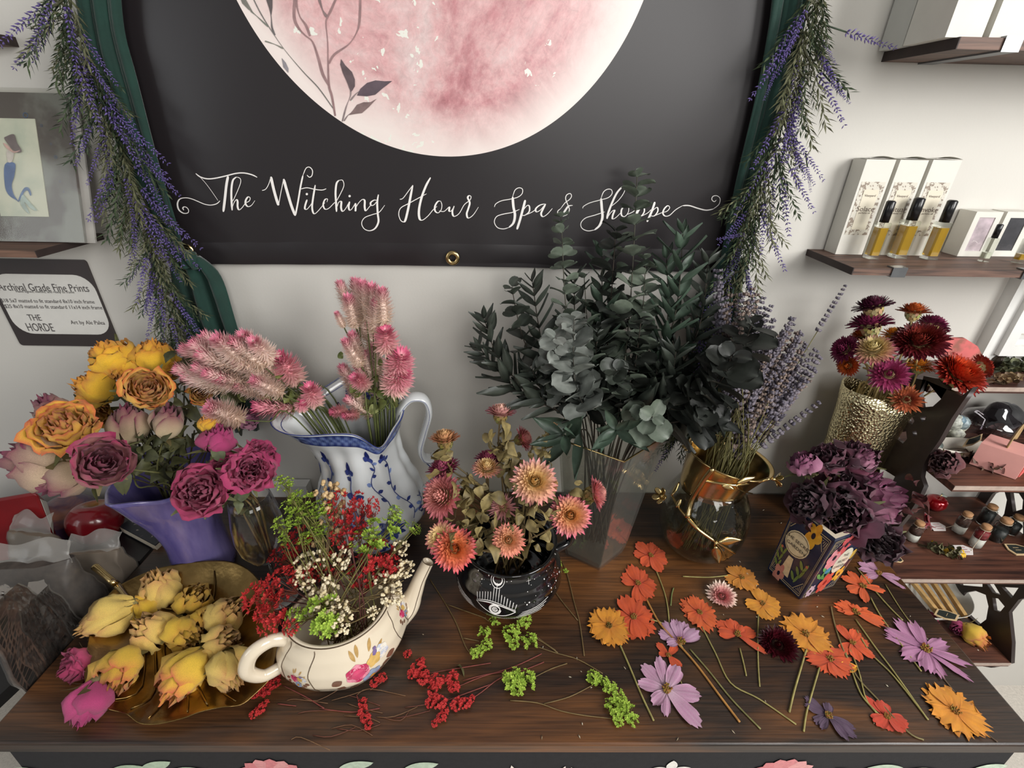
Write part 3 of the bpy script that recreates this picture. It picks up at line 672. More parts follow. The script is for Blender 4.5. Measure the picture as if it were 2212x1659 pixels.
# ------------------------------------------------------------------ white boxes and bottles on the right shelf
m_card = mat('white_card', (214, 211, 202), rough=0.6, nscale=30, nstr=0.03)
m_cardp = mat('printed_card', (208, 203, 190), rough=0.6, nscale=210, col2=(140, 126, 112), mixlo=0.53, mixhi=0.56)
m_cream = mat('cream_label', (216, 208, 188), rough=0.6, nscale=40, nstr=0.03)
m_tan = mat('brown_ink', (104, 88, 78), rough=0.7, nscale=80, nstr=0.1)
def tall_box(uL, uR, vB, vT, label, word, zt=SRz, yf=None, vback=538, grp='tall printed white boxes'):
    A = atz(uL, vB, zt) if yf is None else aty(uL, vB, yf); B = aty(uR, vB, A.y); tz = aty(uL + 75, vT, A.y).z
    yb = min(WY - 0.004, A.y + 0.055); x0, x1 = A.x, B.x - 0.0012
    t = thing('perfume_box', ((x0 + x1) / 2, (A.y + yb) / 2, zt), label, 'box', grp)
    g = G(); g.box((x0, A.y, zt), (x1, yb, tz)); g.build('carton', m_card, t, smooth=False)
    g = G(); g.grid(lambda a, b: (lerp(x0 - 0.0003, x1 + 0.0003, a), A.y - 0.001 + (yb - A.y) * b, tz + 0.0008 + 0.004 * math.sin(PI * a) * (1 - b)), 6, 2); g.build('top_flap', m_card, t)
    h = tz - zt; w_ = x1 - x0
    g = G(); g.box((x0 + 0.004, A.y - 0.0004, zt + h * 0.22), (x1 - 0.004, A.y, zt + h * 0.78)); pb = g.build('printed_band', m_cardp, t, smooth=False)
    g = G(); g.box((x0 + w_ * 0.26, A.y - 0.0009, zt + h * 0.28), (x1 - w_ * 0.22, A.y - 0.0004, zt + h * 0.70)); g.build('label_panel', m_cream, t, smooth=False)
    if word:
        for tx, fz, sz in ((word, 0.50, 0.011), ('Vineyard', 0.64, 0.005), ('perfume oil', 0.46, 0.004)):
            text_geo(tx, sz, WALLB, ((x0 + x1) / 2 + 0.001, A.y - 0.0012, zt + h * fz), m_tan, 'printed_name', t)
    return t, A.y
b1, ybx = tall_box(1804, 1864, 549, 344, 'tall white perfume box printed Solace, nearest the lavender garland', 'Solace')
for a, b, wd, lb in ((1871, 1929, 'Ritual', 'tall white perfume box printed Ritual, between two others'), (1936, 1995, 'Invoke', 'tall white perfume box printed Invoke, beside the lone yellow oil bottle')):
    tall_box(a, b, 549, 345, lb, wd, yf=ybx)
m_oil = mat('golden_oil', (205, 160, 20), rough=0.12, nscale=12, nstr=0.15, coat=0.8); 
m_oil.node_tree.nodes['Principled BSDF'].inputs['Transmission Weight'].default_value = 0.45
m_cap = mat('black_plastic', (20, 20, 22), rough=0.25, nscale=60, nstr=0.1)
m_clr = glass('bottle_glass', (242, 244, 240))
def oil_bottle(u, v, H, r, label, fill=0.86, m=m_oil, zt=SRz, sq=True, grp='oil bottles'):
    c = atz(u, v, zt); t = thing('oil_bottle', c, label, 'bottle', grp); n = 4 if sq else 20; ro = PI / 4
    def lath(prof, mm, nm, nn=n, sm=False):
        g = G()
        rs = []
        for r_, z in prof:
            if nn == 4:
                k = r_; ch = k * 0.25; pts = []
                for sx, sy in ((1, -1), (1, 1), (-1, 1), (-1, -1)):
                    e = [(sx * (k - (ch if (sx * sy < 0) else 0)), sy * (k - (0 if (sx * sy < 0) else ch))), (sx * (k - (0 if (sx * sy < 0) else ch)), sy * (k - (ch if (sx * sy < 0) else 0)))]
                    pts += e
                rs.append([(c.x + a, c.y + b, zt + z) for a, b in pts])
            else: rs.append([(c.x + r_ * math.cos(2 * PI * j / nn), c.y + r_ * math.sin(2 * PI * j / nn), zt + z) for j in range(nn)])
        g.rings(rs, True, True, True); return g.build(nm, mm, t, smooth=sm)
    hb = H * 0.64
    lath([(r, 0.0005), (r, hb * 0.97), (r * 0.8, hb)], m_clr, 'glass_body')
    lath([(r * 0.84, 0.006), (r * 0.84, hb * fill)], m, 'oil')
    lath([(r * 0.72, hb), (r * 0.72, H * 0.98), (r * 0.5, H)], m_cap, 'cap', 16, True)
    return t
oil_bottle(1880, 558, 0.088, 0.0090, 'small yellow oil roller bottle in front of the first tall box')
oil_bottle(1937, 556, 0.092, 0.0108, 'widest yellow oil bottle, in front of the middle tall box')
oil_bottle(2005, 559, 0.090, 0.0098, 'yellow oil bottle standing clear of the tall boxes beside window boxes')
m_pale = mat('pale_oil', (206, 206, 190), rough=0.1, nscale=20, nstr=0.05)
oil_bottle(2123, 565, 0.058, 0.0058, 'tiny clear vial with black cap in front of first window box', 0.4, m_pale)
oil_bottle(2196, 568, 0.058, 0.0058, 'tiny vial at the edge of view before the second window box', 0.4, m_oil)
for (uL, uR, lb, c_) in ((2066, 2122, 'small white window box with pink soap beside the tiny clear vial', (206, 190, 196)), (2130, 2190, 'small white window box with dark contents, farthest along shelf', (70, 70, 74))):
    A = atz(uL, 553, SRz); B = aty(uR, 553, A.y); tz = aty(uL + 46, 457, A.y).z; yb = min(WY - 0.003, A.y + 0.035)
    t = thing('window_box', ((A.x + B.x) / 2, (A.y + yb) / 2, SRz), lb, 'box', 'small window boxes')
    w_ = B.x - A.x; h = tz - SRz; g = G()
    fr_ = 0.2
    g.box((A.x, A.y + 0.001, SRz), (B.x, yb, tz)); frame_box(g, A.x, B.x, SRz, tz, w_ * fr_, A.y - 0.001, A.y + 0.001); g.build('carton', m_card, t, smooth=False)
    g = G(); g.box((A.x + w_ * fr_, A.y + 0.0002, SRz + w_ * fr_), (B.x - w_ * fr_, A.y + 0.001, tz - w_ * fr_)); g.build('contents', mat('soap_%d' % c_[0], c_, rough=0.3, nscale=60, nstr=0.3), t, smooth=False)
    g = G(); g.box((A.x + w_ * fr_, A.y - 0.0008, SRz + w_ * fr_), (B.x - w_ * fr_, A.y - 0.0004, tz - w_ * fr_)); g.build('clear_window', glass('clear_film', (248, 248, 248), ior=1.2, bump=0.15, bscale=60), t, smooth=False)
# boxes on the upper shelf
zt = STz + tt
yb_ = STy + 0.006
def upbox(uL, uR, lb):
    A = aty(uL, 70, yb_); B = aty(uR, 70, yb_); x0, x1 = A.x, B.x
    t = thing('perfume_box', ((x0 + x1) / 2, yb_ + 0.035, zt), lb, 'box', 'white boxes on the upper shelf'); h = 0.2
    g = G(); g.box((x0, yb_, zt), (x1, yb_ + 0.07, zt + h)); g.build('carton', m_card, t, smooth=False)
    g = G(); g.box((x0 + 0.003, yb_ - 0.0006, zt + 0.040), (x1 - 0.003, yb_, zt + 0.16)); g.build('printed_band', m_cardp, t, smooth=False)
    g = G(); g.box((x0 + 0.015, yb_ - 0.0012, zt + 0.062), (x1 - 0.012, yb_ - 0.0006, zt + 0.14)); g.build('label_panel', m_cream, t, smooth=False)
upbox(2045, 2125, 'white printed box at the open end of the top shelf'); upbox(2140, 2215, 'white printed box cut by picture edge on the top shelf')
g = G(); ya = WY - 0.05; A = aty(1945, 110, ya); B = aty(2030, 110, ya); g.box((A.x, ya, zt), (B.x, WY - 0.004, zt + 0.26)); g.box((B.x, ya + 0.005, zt), (B.x + 0.05, WY - 0.004, zt + 0.26))
o = g.build('storage_box', mat('grey_card', (196, 196, 190), rough=0.7, nscale=30, nstr=0.04), None, smooth=False); tag(o, 'plain grey-white box standing at the back of the top shelf', 'box')

# ================================================================== carved corner shelf unit beside the table
m_dk = mat('dark_mahogany', (70, 42, 36), rough=0.45); woodify(m_dk, dark=(40, 26, 24), light=(98, 62, 50), worn=(120, 74, 54), fine=(8, 170, 170))
m_dks = mat('dark_stained_panel', (50, 40, 38), rough=0.42, nscale=60, nstr=0.15)
m_edge = mat('worn_shelf_edge', (168, 150, 138), rough=0.5, nscale=90, nstr=0.15)
q = atz(1928, 1249, T - 0.004); yE = q.y; xE = max(q.x, 0.731)
zS1 = T - 0.006; zS2 = aty(2100, 1050, yE).z; zS3 = aty(2150, 779, WY).z; yS3 = atz(2110, 836, zS3).y; zS0 = aty(2120, 1432, yE).z
xR = aty(2190, 1430, yE).x
print('etagere', yS3, xE, xR, yE, zS0, zS1, zS2, zS3)
et = thing('carved_shelf_unit', ((xE + xR) / 2, (yE + WY) / 2, 0), 'dark wooden tiered shelf unit with curvy cut-out side panels beside the table', 'shelf unit')
for z, ye, nm in ((zS0, yE, 'shelf'), (zS1, yE, 'shelf'), (zS2, yE, 'shelf'), (zS3, yS3, 'shelf')):
    g = G(); g.box((xE + 0.008, ye, z - 0.012), (xR - 0.004, WY - 0.003, z)); s = g.build(nm, m_dk, et, smooth=False)
    g = G(); g.box((xE + 0.008, ye - 0.001, z - 0.008), (xR - 0.004, ye, z + 0.0002)); g.build('shelf_edge', m_edge, s, smooth=False)
YZ = Matrix(((0, 0, 1), (1, 0, 0), (0, 1, 0)))
def prof_pts(pts, x): return [((p := atx(u, v, x)).y, p.z) for u, v in pts]
Lf = prof_pts([(2108, 836), (2085, 868), (2060, 905), (2035, 950), (2010, 985), (1998, 1008), (1994, 1030), (2001, 1050), (1990, 1075), (1968, 1110), (1935, 1150)], xE)
print('left panel profile', [(round(a, 3), round(b, 3)) for a, b in Lf])
Lf = [(min(max(a, yE - 0.05), WY - 0.03), b) for a, b in Lf]
outl = [(WY - 0.004, zS3 - 0.03), (WY - 0.05, zS3 - 0.01), (WY - 0.11, zS3 + 0.012), (Lf[0][0] + 0.01, zS3 + 0.02)] + Lf + [(Lf[-1][0], 0.5), (yE + 0.01, 0.36), (yE - 0.0, 0.30), (WY - 0.004, 0.30)]
hl = [prof_pts(h, xE) for h in ([(2000, 812), (2030, 818), (2052, 838), (2038, 862), (2020, 878), (1995, 880), (1990, 850)], [(1953, 782), (1975, 792), (1982, 806), (1962, 832), (1945, 818)], [(1962, 902), (1975, 900), (1980, 910), (1975, 917), (1965, 912)], [(1992, 902), (2006, 898), (2003, 908), (1997, 912)], [(1975, 932), (1984, 930), (1986, 940), (1978, 943)], [(1942, 934), (1962, 930), (1964, 948), (1955, 958), (1938, 945)])]
hl = [h for h in hl if all(yE - 0.02 < a < WY - 0.012 for a, b in h)]
hull_cut('side_panel', outl, hl, 0.008, YZ, (xE, 0, 0), m_dks, et)
Rf = prof_pts([(2175, 1378), (2176, 1381), (2180, 1409), (2190, 1430)], xR)
outr = [(WY - 0.004, zS3 + 0.1), (WY - 0.06, zS3 + 0.1), (yE + 0.03, zS3), (yE - 0.01, zS2 + 0.08), (yE, zS2), (yE + 0.03, zS2 - 0.06), (yE - 0.005, zS1 + 0.03), (yE - 0.002, zS1), (yE + 0.02, zS1 - 0.05), (yE + 0.055, zS0 + 0.13), (yE + 0.055, zS0 + 0.09), (yE + 0.02, zS0 + 0.04), (yE, zS0), (yE + 0.02, zS0 - 0.05), (yE + 0.06, zS0 - 0.1), (WY - 0.004, zS0 - 0.12)]
hr = [prof_pts(h, xR) for h in ([(2073, 1252), (2126, 1257), (2126, 1268), (2078, 1264)], [(2087, 1280), (2110, 1276), (2133, 1285), (2139, 1310), (2134, 1338), (2118, 1350), (2096, 1330), (2085, 1300)], [(2131, 1256), (2150, 1260), (2165, 1285), (2148, 1280)], [(2167, 1268), (2204, 1270), (2189, 1292)], [(2147, 1291), (2160, 1293), (2174, 1310), (2164, 1322), (2151, 1318)],
      [(2125, 1100), (2148, 1066), (2172, 1056), (2179, 1080), (2173, 1110), (2160, 1130), (2143, 1120)], [(2186, 1064), (2205, 1066), (2214, 1080), (2212, 1100), (2192, 1106)], [(2178, 1140), (2205, 1116), (2214, 1130), (2214, 1165), (2192, 1160)])]
hr = [h for h in hr if all(yE + 0.005 < a < WY - 0.012 for a, b in h)]
print('right holes', len(hr), 'left', len(hl))
hull_cut('side_panel', outr, hr, 0.008, YZ, (xR, 0, 0), m_dks, et)
g = G()
for x in (xE, xR):
    g = G(); g.box((x - 0.004, yE + 0.04, 0), (x + 0.004, yE + 0.07, 0.31)); g.box((x - 0.004, WY - 0.035, 0), (x + 0.004, WY - 0.004, 0.34)); g.build('leg_frame', m_dks, et, smooth=False)
# ================================================================== vessels
m_dark_in = mat('shadowed_clay', (40, 36, 34), rough=0.8)
def shell(prof, t=0.0025):
    'outer profile up, inner profile back down'
    inner = [(max(r - t, 0.0005), z) for r, z in reversed(prof)]
    inner = [(r, max(z, prof[0][1] + t)) for r, z in inner]
    return prof + inner
def zat(u, v, y): return aty(u, v, y).z

# ---------------- purple glass vase with a flared square mouth
pv = atz(436, 1222); PVC = Vector((pv.x, pv.y + 0.012, T))
Hp = zat(345, 1010, PVC.y) - T
o = thing('purple_vase', PVC, 'marbled purple glass vase with flared wavy mouth behind the gold leaf dish', 'vase')
m_purp = mat('marbled_purple_glass', (66, 60, 118), rough=0.18, nscale=1.0, col2=(120, 110, 160), mixlo=0.35, mixhi=0.75, coat=0.6)
m_ = m_purp.node_tree
for nd in m_.nodes:
    if nd.type == 'MAPPING': nd.inputs['Scale'].default_value = (30, 30, 7)
g = G(); n = 64; rs = []
ang0 = math.radians(20)
def prv(t):  # radius along height
    return 0.057 - 0.006 * math.sin(PI * min(t / 0.75, 1)) + 0.016 * max(0, (t - 0.35) / 0.65) ** 1.9
def pvp(a, t, inset=0.0):
    th = 2 * PI * a; k = max(0, (t - 0.3) / 0.7)
    sq = 1 / max(abs(math.cos(th - ang0)), abs(math.sin(th - ang0))) ; sq = 1 + (min(sq, 1.32) - 1) * (0.25 + 0.9 * k)
    r = (prv(t) - inset) * sq * (0.93) + 0.034 * max(0, t - 0.25) ** 1.6 * math.exp(-(((th - math.radians(205) + PI) % (2 * PI) - PI) / 0.6) ** 2)
    z = Hp * t * 0.97 + 0.006 * k * math.cos(4 * (th - ang0) + PI) * k + 0.008 * k * k * math.cos(th - 1.2)
    return (PVC.x + r * math.cos(th), PVC.y + r * math.sin(th) * 0.9, T + z)
g = G(); rs = [[pvp(j / n, t / 20) for j in range(n)] for t in range(21)] + [[pvp(j / n, t / 20, 0.004) for j in range(n)] for t in range(20, 1, -1)]
g.rings(rs, True, True, True); g.build('vase_wall', m_purp, o)

# ---------------- wine glass
wg = atz(604, 1282); WGC = Vector((wg.x, wg.y, T))
Hw = zat(535, 1070, WGC.y) - T
o = thing('wine_glass', WGC, 'clear stemmed wine glass holding dried magenta roses', 'glass')
m_wine = glass('wine_glass_wall', (240, 240, 240), ior=1.42)
def wscale(f): return Hw * f
prof = [(0.034, 0.0008), (0.034, 0.002), (0.02, 0.004), (0.006, 0.010), (0.0038, 0.03), (0.0036, Hw * 0.36)]
g = G(); g.lathe(WGC, prof, 36, cap0=True, cap1=True); g.build('foot_and_stem', m_wine, o)
bowl = [(0.0036, Hw * 0.36), (0.012, Hw * 0.38), (0.026, Hw * 0.44), (0.036, Hw * 0.54), (0.039, Hw * 0.64), (0.037, Hw * 0.78), (0.032, Hw * 0.92), (0.029, Hw)]
g = G(); g.lathe(WGC, shell([(r, z) for r, z in bowl], 0.0014), 40, cap0=False); g.build('bowl', m_wine, o)

# ---------------- blue and white pitcher
pc = atz(812, 1158); PCC = Vector((pc.x, pc.y + 0.01, T)); 
Hj = zat(745, 890, PCC.y) - T
print('pitcher', PCC, Hj, 'purple', PVC, Hp, 'wine', WGC, Hw)
m_chi = mat('white_porcelain', (214, 217, 218), rough=0.12, nscale=10, nstr=0.03, coat=0.6)
m_blue = mat('cobalt_glaze', vcol=True, rough=0.14, nscale=70, nstr=0.35, coat=0.6)
PJ = thing('blue_white_pitcher', PCC, 'tall blue and white porcelain pitcher with looped handle, full of pink plumes', 'pitcher')
Rj = [(0.0, 0.058), (0.04, 0.060), (0.10, 0.082), (0.22, 0.097), (0.34, 0.099), (0.46, 0.090), (0.58, 0.076), (0.70, 0.066), (0.82, 0.064), (0.92, 0.070), (1.0, 0.078)]
def interp(tb, t):
    for i in range(len(tb) - 1):
        if t <= tb[i + 1][0]:
            f = (t - tb[i][0]) / (tb[i + 1][0] - tb[i][0]); f = f * f * (3 - 2 * f) * 0.5 + f * 0.5
            return lerp(tb[i][1], tb[i + 1][1], f)
    return tb[-1][1]
LIPA = math.radians(192)      # the way the spout points
HANA = math.radians(12)       # the way the handle points
def angd(a, b): return (a - b + PI) % (2 * PI) - PI
def pjp(a, t, inset=0.0):
    th = a; r = interp(Rj, t) - inset
    d = angd(th, LIPA); k = max(0, (t - 0.5) / 0.5)
    r += 0.062 * k ** 1.8 * math.exp(-(d / 0.55) ** 2)                       # spout
    sw = math.cos(11 * th + 5.5 * t) * 0.0032 * math.sin(PI * min(1, t * 1.05)) ; r += sw
    back = math.exp(-(angd(th, PI / 2) / 0.9) ** 2)
    z = Hj * t + k * k * (0.052 * back + 0.004 * math.exp(-(d / 0.4) ** 2) - 0.030 * math.exp(-(angd(th, math.radians(-52)) / 0.30) ** 2) + 0.006 * math.sin(3 * th))
    return (PCC.x + r * math.cos(th), PCC.y + r * math.sin(th) * 0.96, T + z)
n = 120; g = G(); rs = [[pjp(2 * PI * j / n, t / 40) for j in range(n)] for t in range(41)] + [[pjp(2 * PI * j / n, 1 - 0.004, 0.0045) for j in range(n)]] + [[pjp(2 * PI * j / n, t / 40, 0.005) for j in range(n)] for t in range(39, 1, -1)]
g.rings(rs, True, True, True); g.build('body', m_chi, PJ)
def pj_on(a, t, off=0.0006): return Vector(pjp(a, t, -off))
# handle : flat loop
ha = Vector((math.cos(HANA), math.sin(HANA), 0))
def hp_(r, t, dz=0): return PCC + ha * r + Vector((0, 0, Hj * t + dz))
hpts = [hp_(0.066, 0.93), hp_(0.074, 1.01), hp_(0.092, 1.07), hp_(0.114, 1.05), hp_(0.120, 0.95), hp_(0.110, 0.82), hp_(0.100, 0.69), hp_(0.104, 0.61), hp_(0.117, 0.59), hp_(0.125, 0.61)]
h2 = [hp_(0.104, 0.60), hp_(0.122, 0.50), hp_(0.118, 0.40), hp_(0.098, 0.33)]
def flat_tube(g, pts, w_, t_, sm=6, col=None):
    q, _ = cat(pts, None, sm); wf = w_ if callable(w_) else (lambda s: w_)
    side = Vector((-ha.y, ha.x, 0)); rs = []
    for i, p in enumerate(q):
        d = (q[min(i + 1, len(q) - 1)] - q[max(i - 1, 0)]).normalized(); nn = d.cross(side).normalized(); W_ = wf(i / (len(q) - 1))
        rs.append([p + side * (W_ * math.cos(2 * PI * j / 12)) + nn * (t_ * math.sin(2 * PI * j / 12)) for j in range(12)])
    g.rings(rs, True, True, True, col); return q
g = G(); q1 = flat_tube(g, hpts, 0.015, 0.0062); q2_ = flat_tube(g, h2, 0.011, 0.006); hd = g.build('handle', m_chi, PJ)
g = G(); side = Vector((-ha.y, ha.x, 0)); BLU = L(52, 66, 128); BLD = L(30, 40, 98); BLL = L(118, 138, 188)
for qq, ww in ((q1, 0.015), (q2_, 0.011)):
    for s in (-1, 1): g.tube([p - Vector((0, 0, 0)) + side * s * ww * 0.93 for p in qq], 0.0011, 5, BLU)
g.build('blue_line', m_blue, hd)
# painted rim band and rim line
g = G()
g.grid(lambda a, b: pj_on(LIPA - 0.15 + a * 3.35, 0.90 + 0.088 * b, 0.0010), 90, 4, None, lambda a, b: mixc(BLL, BLU, 0.5 + 0.5 * math.sin(a * 120 + b * 9)) if 0.1 < b < 0.9 else BLD)
for d0, d1, off in ((0, 1, 0),): g.tube([pj_on(2 * PI * i / 90, 1.0, 0.0002) for i in range(91)], 0.0010, 5, BLU)
g.tube([Vector(pjp(2 * PI * i / 90, 0.97, 0.0052)) for i in range(91)], 0.0009, 5, BLU)
g.build('painted_rim_band', m_blue, PJ); g = G()
g.grid(lambda a, b: pj_on(a * 2 * PI, 0.015 + 0.05 * b, 0.0010), 90, 2, None, lambda a, b: mixc(BLL, BLU, 0.5 + 0.5 * math.sin(a * 200)))
g.build('painted_foot_band', m_blue, PJ)
# painted flowers
def patch(g, on, pts, ca, ct, sa, st, rot=0, col=(0, 0, 0), off=0.0009, sm=3):
    'outline pts (x right, y up, unit) laid on the surface about angle ca, height ct'
    q, _ = cat([Vector((x, y, 0)) for x, y in pts], None, sm, True)
    cr, sr = math.cos(rot), math.sin(rot)
    cx = sum(p.x for p in q) / len(q); cy = sum(p.y for p in q) / len(q)
    F_ = lambda x, y: on(ca + (x * cr - y * sr) * sa, ct + (x * sr + y * cr) * st, off)
    k = len(q); vs_ = [F_(cx, cy)] + [F_(lerp(cx, p.x, 0.5), lerp(cy, p.y, 0.5)) for p in q] + [F_(p.x, p.y) for p in q]
    fs = [(0, 1 + i, 1 + (i + 1) % k) for i in range(k)] + [(1 + i, 1 + k + i, 1 + k + (i + 1) % k, 1 + (i + 1) % k) for i in range(k)]
    g.add(vs_, fs, col)
def petal(l, w_, n=7): return [(w_ * math.sin(PI * i / n) ** 0.8, l * i / n) for i in range(n + 1)] + [(-w_ * math.sin(PI * i / n) ** 0.8, l * i / n) for i in range(n - 1, 0, -1)]
g = G(); rnd = random.Random(3)
AS, TS = 1 / 0.098, 1 / Hj     # metres to surface units at the belly
def bloom(a, t, s, col1=BLU, col2=BLL, on=pj_on, off=0.0008):
    for ring, (nn, ln, wd, c) in enumerate(((9, 1.0, 0.2, col1), (7, 0.72, 0.17, mixc(col1, BLD, 0.5)), (5, 0.45, 0.13, col2))):
        for j in range(nn): patch(g, on, petal(s * ln, s * wd), a, t, AS, TS, 2 * PI * j / nn + ring * 0.3, c, off + 0.0004 * ring)
def vine(a0, t0, a1, t1, leaves, bend=0.01, tip=True):
    pts = []
    for i in range(15):
        f = i / 14; pts.append(pj_on(lerp(a0, a1, f) + bend * AS * math.sin(f * 9) , lerp(t0, t1, f), 0.0012))
    g.tube(pts, 0.0008, 4, BLU)
    for i in range(leaves):
        f = (i + 0.6) / leaves; s = 1 if i % 2 else -1
        patch(g, pj_on, petal(0.012, 0.0035), lerp(a0, a1, f) + bend * AS * math.sin(f * 9), lerp(t0, t1, f), AS, TS, s * 1.1, BLU if i % 3 else BLL, 0.0010)
    if tip: patch(g, pj_on, petal(0.026, 0.0055), a1, t1 - 0.01, AS, TS, 0.1, BLD, 0.0012); patch(g, pj_on, petal(0.012, 0.006), a1, t1, AS, TS, 1.2, BLU, 0.0014); patch(g, pj_on, petal(0.012, 0.006), a1, t1, AS, TS, -1.2, BLU, 0.0014)
fa = math.radians(-92)
bloom(fa + 0.02, 0.40, 0.026); patch(g, pj_on, petal(0.034, 0.009), fa + 0.02, 0.36, AS, TS, 0, BLL, 0.0026)
patch(g, pj_on, petal(0.02, 0.006), fa + 0.02, 0.55, AS, TS, 1.3, BLU, 0.0012); patch(g, pj_on, petal(0.02, 0.006), fa + 0.02, 0.55, AS, TS, -1.3, BLU, 0.0012); vine(fa, 0.48, fa - 0.1, 0.70, 2, 0.002)
bloom(fa + 0.62, 0.30, 0.030); vine(fa + 0.62, 0.42, fa + 0.42, 0.80, 7); vine(fa + 1.15, 0.28, fa + 0.78, 0.80, 9); vine(fa + 1.5, 0.2, fa + 1.3, 0.42, 5, tip=False)
vine(fa - 0.55, 0.25, fa - 0.75, 0.76, 8); vine(fa - 1.0, 0.3, fa - 1.25, 0.72, 6); bloom(fa + 0.55, 0.10, 0.022); bloom(fa - 0.4, 0.14, 0.024); bloom(fa + 1.3, 0.13, 0.02)
g.build('painted_flowers', m_blue, PJ); g = G()
pin = lambda a, t, off: Vector(pjp(a, t, 0.005 + off))
for a_, t_, s_ in ((math.radians(84), 0.86, 0.026),):
    for ring, (nn, ln, wd, c) in enumerate(((9, 1.0, 0.2, BLU), (7, 0.72, 0.17, BLD), (5, 0.4, 0.13, BLL))):
        for j in range(nn): patch(g, pin, petal(s_ * ln, s_ * wd), a_, t_, 1 / 0.075, TS, 2 * PI * j / nn, c, 0.0008 + 0.0004 * ring)
for a_, t_ in ((112, 0.84), (125, 0.80), (118, 0.90), (140, 0.86)): patch(g, pin, petal(0.016, 0.005), math.radians(a_), t_, 1 / 0.075, TS, rnd.uniform(-1, 1), BLU, 0.001)
g.build('inner_painted_flower', m_blue, PJ)

# ---------------- gold leaf dish
m_dish = mat('hammered_brass', (146, 120, 74), rough=0.30, metal=1.0, nscale=22, nstr=0.35, bump=0.5, bscale=40, bdist=0.003)
rim_px = [(255, 1268), (320, 1238), (372, 1224), (430, 1214), (500, 1217), (545, 1240), (583, 1300), (600, 1370), (590, 1430), (583, 1462), (548, 1500), (520, 1522), (478, 1527), (430, 1536), (395, 1550), (345, 1563), (302, 1560), (278, 1543), (262, 1538), (232, 1528), (205, 1505), (186, 1470), (187, 1420), (200, 1360), (226, 1300)]
rz = [0.040, 0.040, 0.042, 0.044, 0.044, 0.042, 0.040, 0.036, 0.034, 0.034, 0.026, 0.022, 0.026, 0.022, 0.018, 0.016, 0.019, 0.024, 0.018, 0.020, 0.024, 0.028, 0.030, 0.034, 0.038]
rim = [atz(u, v, T + z) for (u, v), z in zip(rim_px, rz)]
rim, _ = cat(rim, None, 4, True)
dc = sum((p for p in rim), Vector()) / len(rim); dc.z = T + 0.004
DC = dc.copy()
def dishp(k, s, off=0.0):
    p = rim[k % len(rim)]; h = p.z - T
    e = Vector((lerp(dc.x, p.x, s), lerp(dc.y, p.y, s), 0))
    a = math.atan2(p.y - dc.y, p.x - dc.x); zz = 0.0035 + (h - 0.0035) * max(0, (s - 0.35) / 0.65) ** 2.0
    zz += 0.0012 * math.sin(a * 9) * s * s
    e.z = T + zz + off; return e
o = thing('leaf_dish', (dc.x, dc.y, T), 'hammered gold leaf-shaped dish with stem handle, heaped with dried yellow roses', 'dish')
g = G(); N_ = len(rim)
rs = [[dishp(k, s / 14, -0.0028) for k in range(N_)] for s in range(1, 15)] + [[dishp(k, 1.012, -0.0005) for k in range(N_)]] + [[dishp(k, s / 14) for k in range(N_)] for s in range(14, 0, -1)]
g.rings(rs, True, True, True); g.build('leaf_bowl', m_dish, o)
g = G(); vz = [dishp(0, 0.98, 0.002), dishp(0, 0.6, 0.002), dishp(0, 0.2, 0.003), dc + Vector((0, 0, 0.004)), dishp(N_ // 2, 0.5, 0.003), dishp(N_ // 2, 0.9, 0.002)]
g.tube(vz, [0.004, 0.0035, 0.003, 0.0025, 0.002, 0.001], 8, smooth=4)
for i in range(1, 6):
    b_ = dishp(0, 1 - i * 0.17, 0.001)
    for k in (int(N_ * (0.07 + 0.075 * i)), int(N_ * (0.93 - 0.075 * i))): g.tube([b_, dishp(k, 0.55, 0.0015), dishp(k, 0.92, 0.001)], [0.0018, 0.0015, 0.0008], 6, smooth=4)
g.build('raised_veins', m_dish, o)
g = G(); s0 = rim[0]; s1 = atz(205, 1224, T + 0.066); g.tube([dishp(0, 0.75, 0.003), s0 + Vector((0, 0, 0.004)), atz(245, 1258, T + 0.056), atz(222, 1238, T + 0.062), s1], [0.0035, 0.0055, 0.0052, 0.0052, 0.0058], 12, smooth=5); g.build('stem_handle', m_gold, o)

# ---------------- teapot
tp0 = atz(742, 1478); tp1 = atz(818, 1425)
TPC = atz(765, 1432); TPC.z = T
A_ = atz(610, 1440, T + 0.05); B_ = atz(905, 1300, T + 0.05)
tax = Vector((B_.x - A_.x, B_.y - A_.y, 0)).normalized(); tay = Vector((-tax.y, tax.x, 0))
TPC = TPC + tay * 0.018
m_cer = mat('cream_glazed_ceramic', (228, 214, 190), rough=0.14, nscale=30, nstr=0.02, coat=0.7)
m_cerdec = mat('ceramic_decal', vcol=True, rough=0.2, nscale=120, nstr=0.15, coat=0.6)
TP = thing('floral_teapot', TPC, 'lidless cream teapot with rose decals, filled with red, green and white sprigs', 'teapot')
HT = 0.104
Rt = [(0.0, 0.52), (0.03, 0.60), (0.12, 0.78), (0.25, 0.92), (0.40, 1.0), (0.58, 0.98), (0.75, 0.90), (0.9, 0.80), (1.0, 0.78)]
SAx, SAy = 0.092, 0.074
def tpp(a, t, off=0.0, inset=0.0):
    r = interp(Rt, t); c, s = math.cos(a), math.sin(a)
    p4 = 1 + 0.035 * math.cos(4 * a) * math.sin(PI * t)
    rib = 1 + 0.012 * math.cos(8 * a + 0.4) * math.sin(PI * t)
    x = (SAx * r * p4 * rib + off - inset) * c; y = (SAy * r * p4 * rib + off - inset) * s
    z = HT * t + 0.008 * t * t * math.cos(a) ** 2
    return TPC + tax * x + tay * y + Vector((0, 0, z))
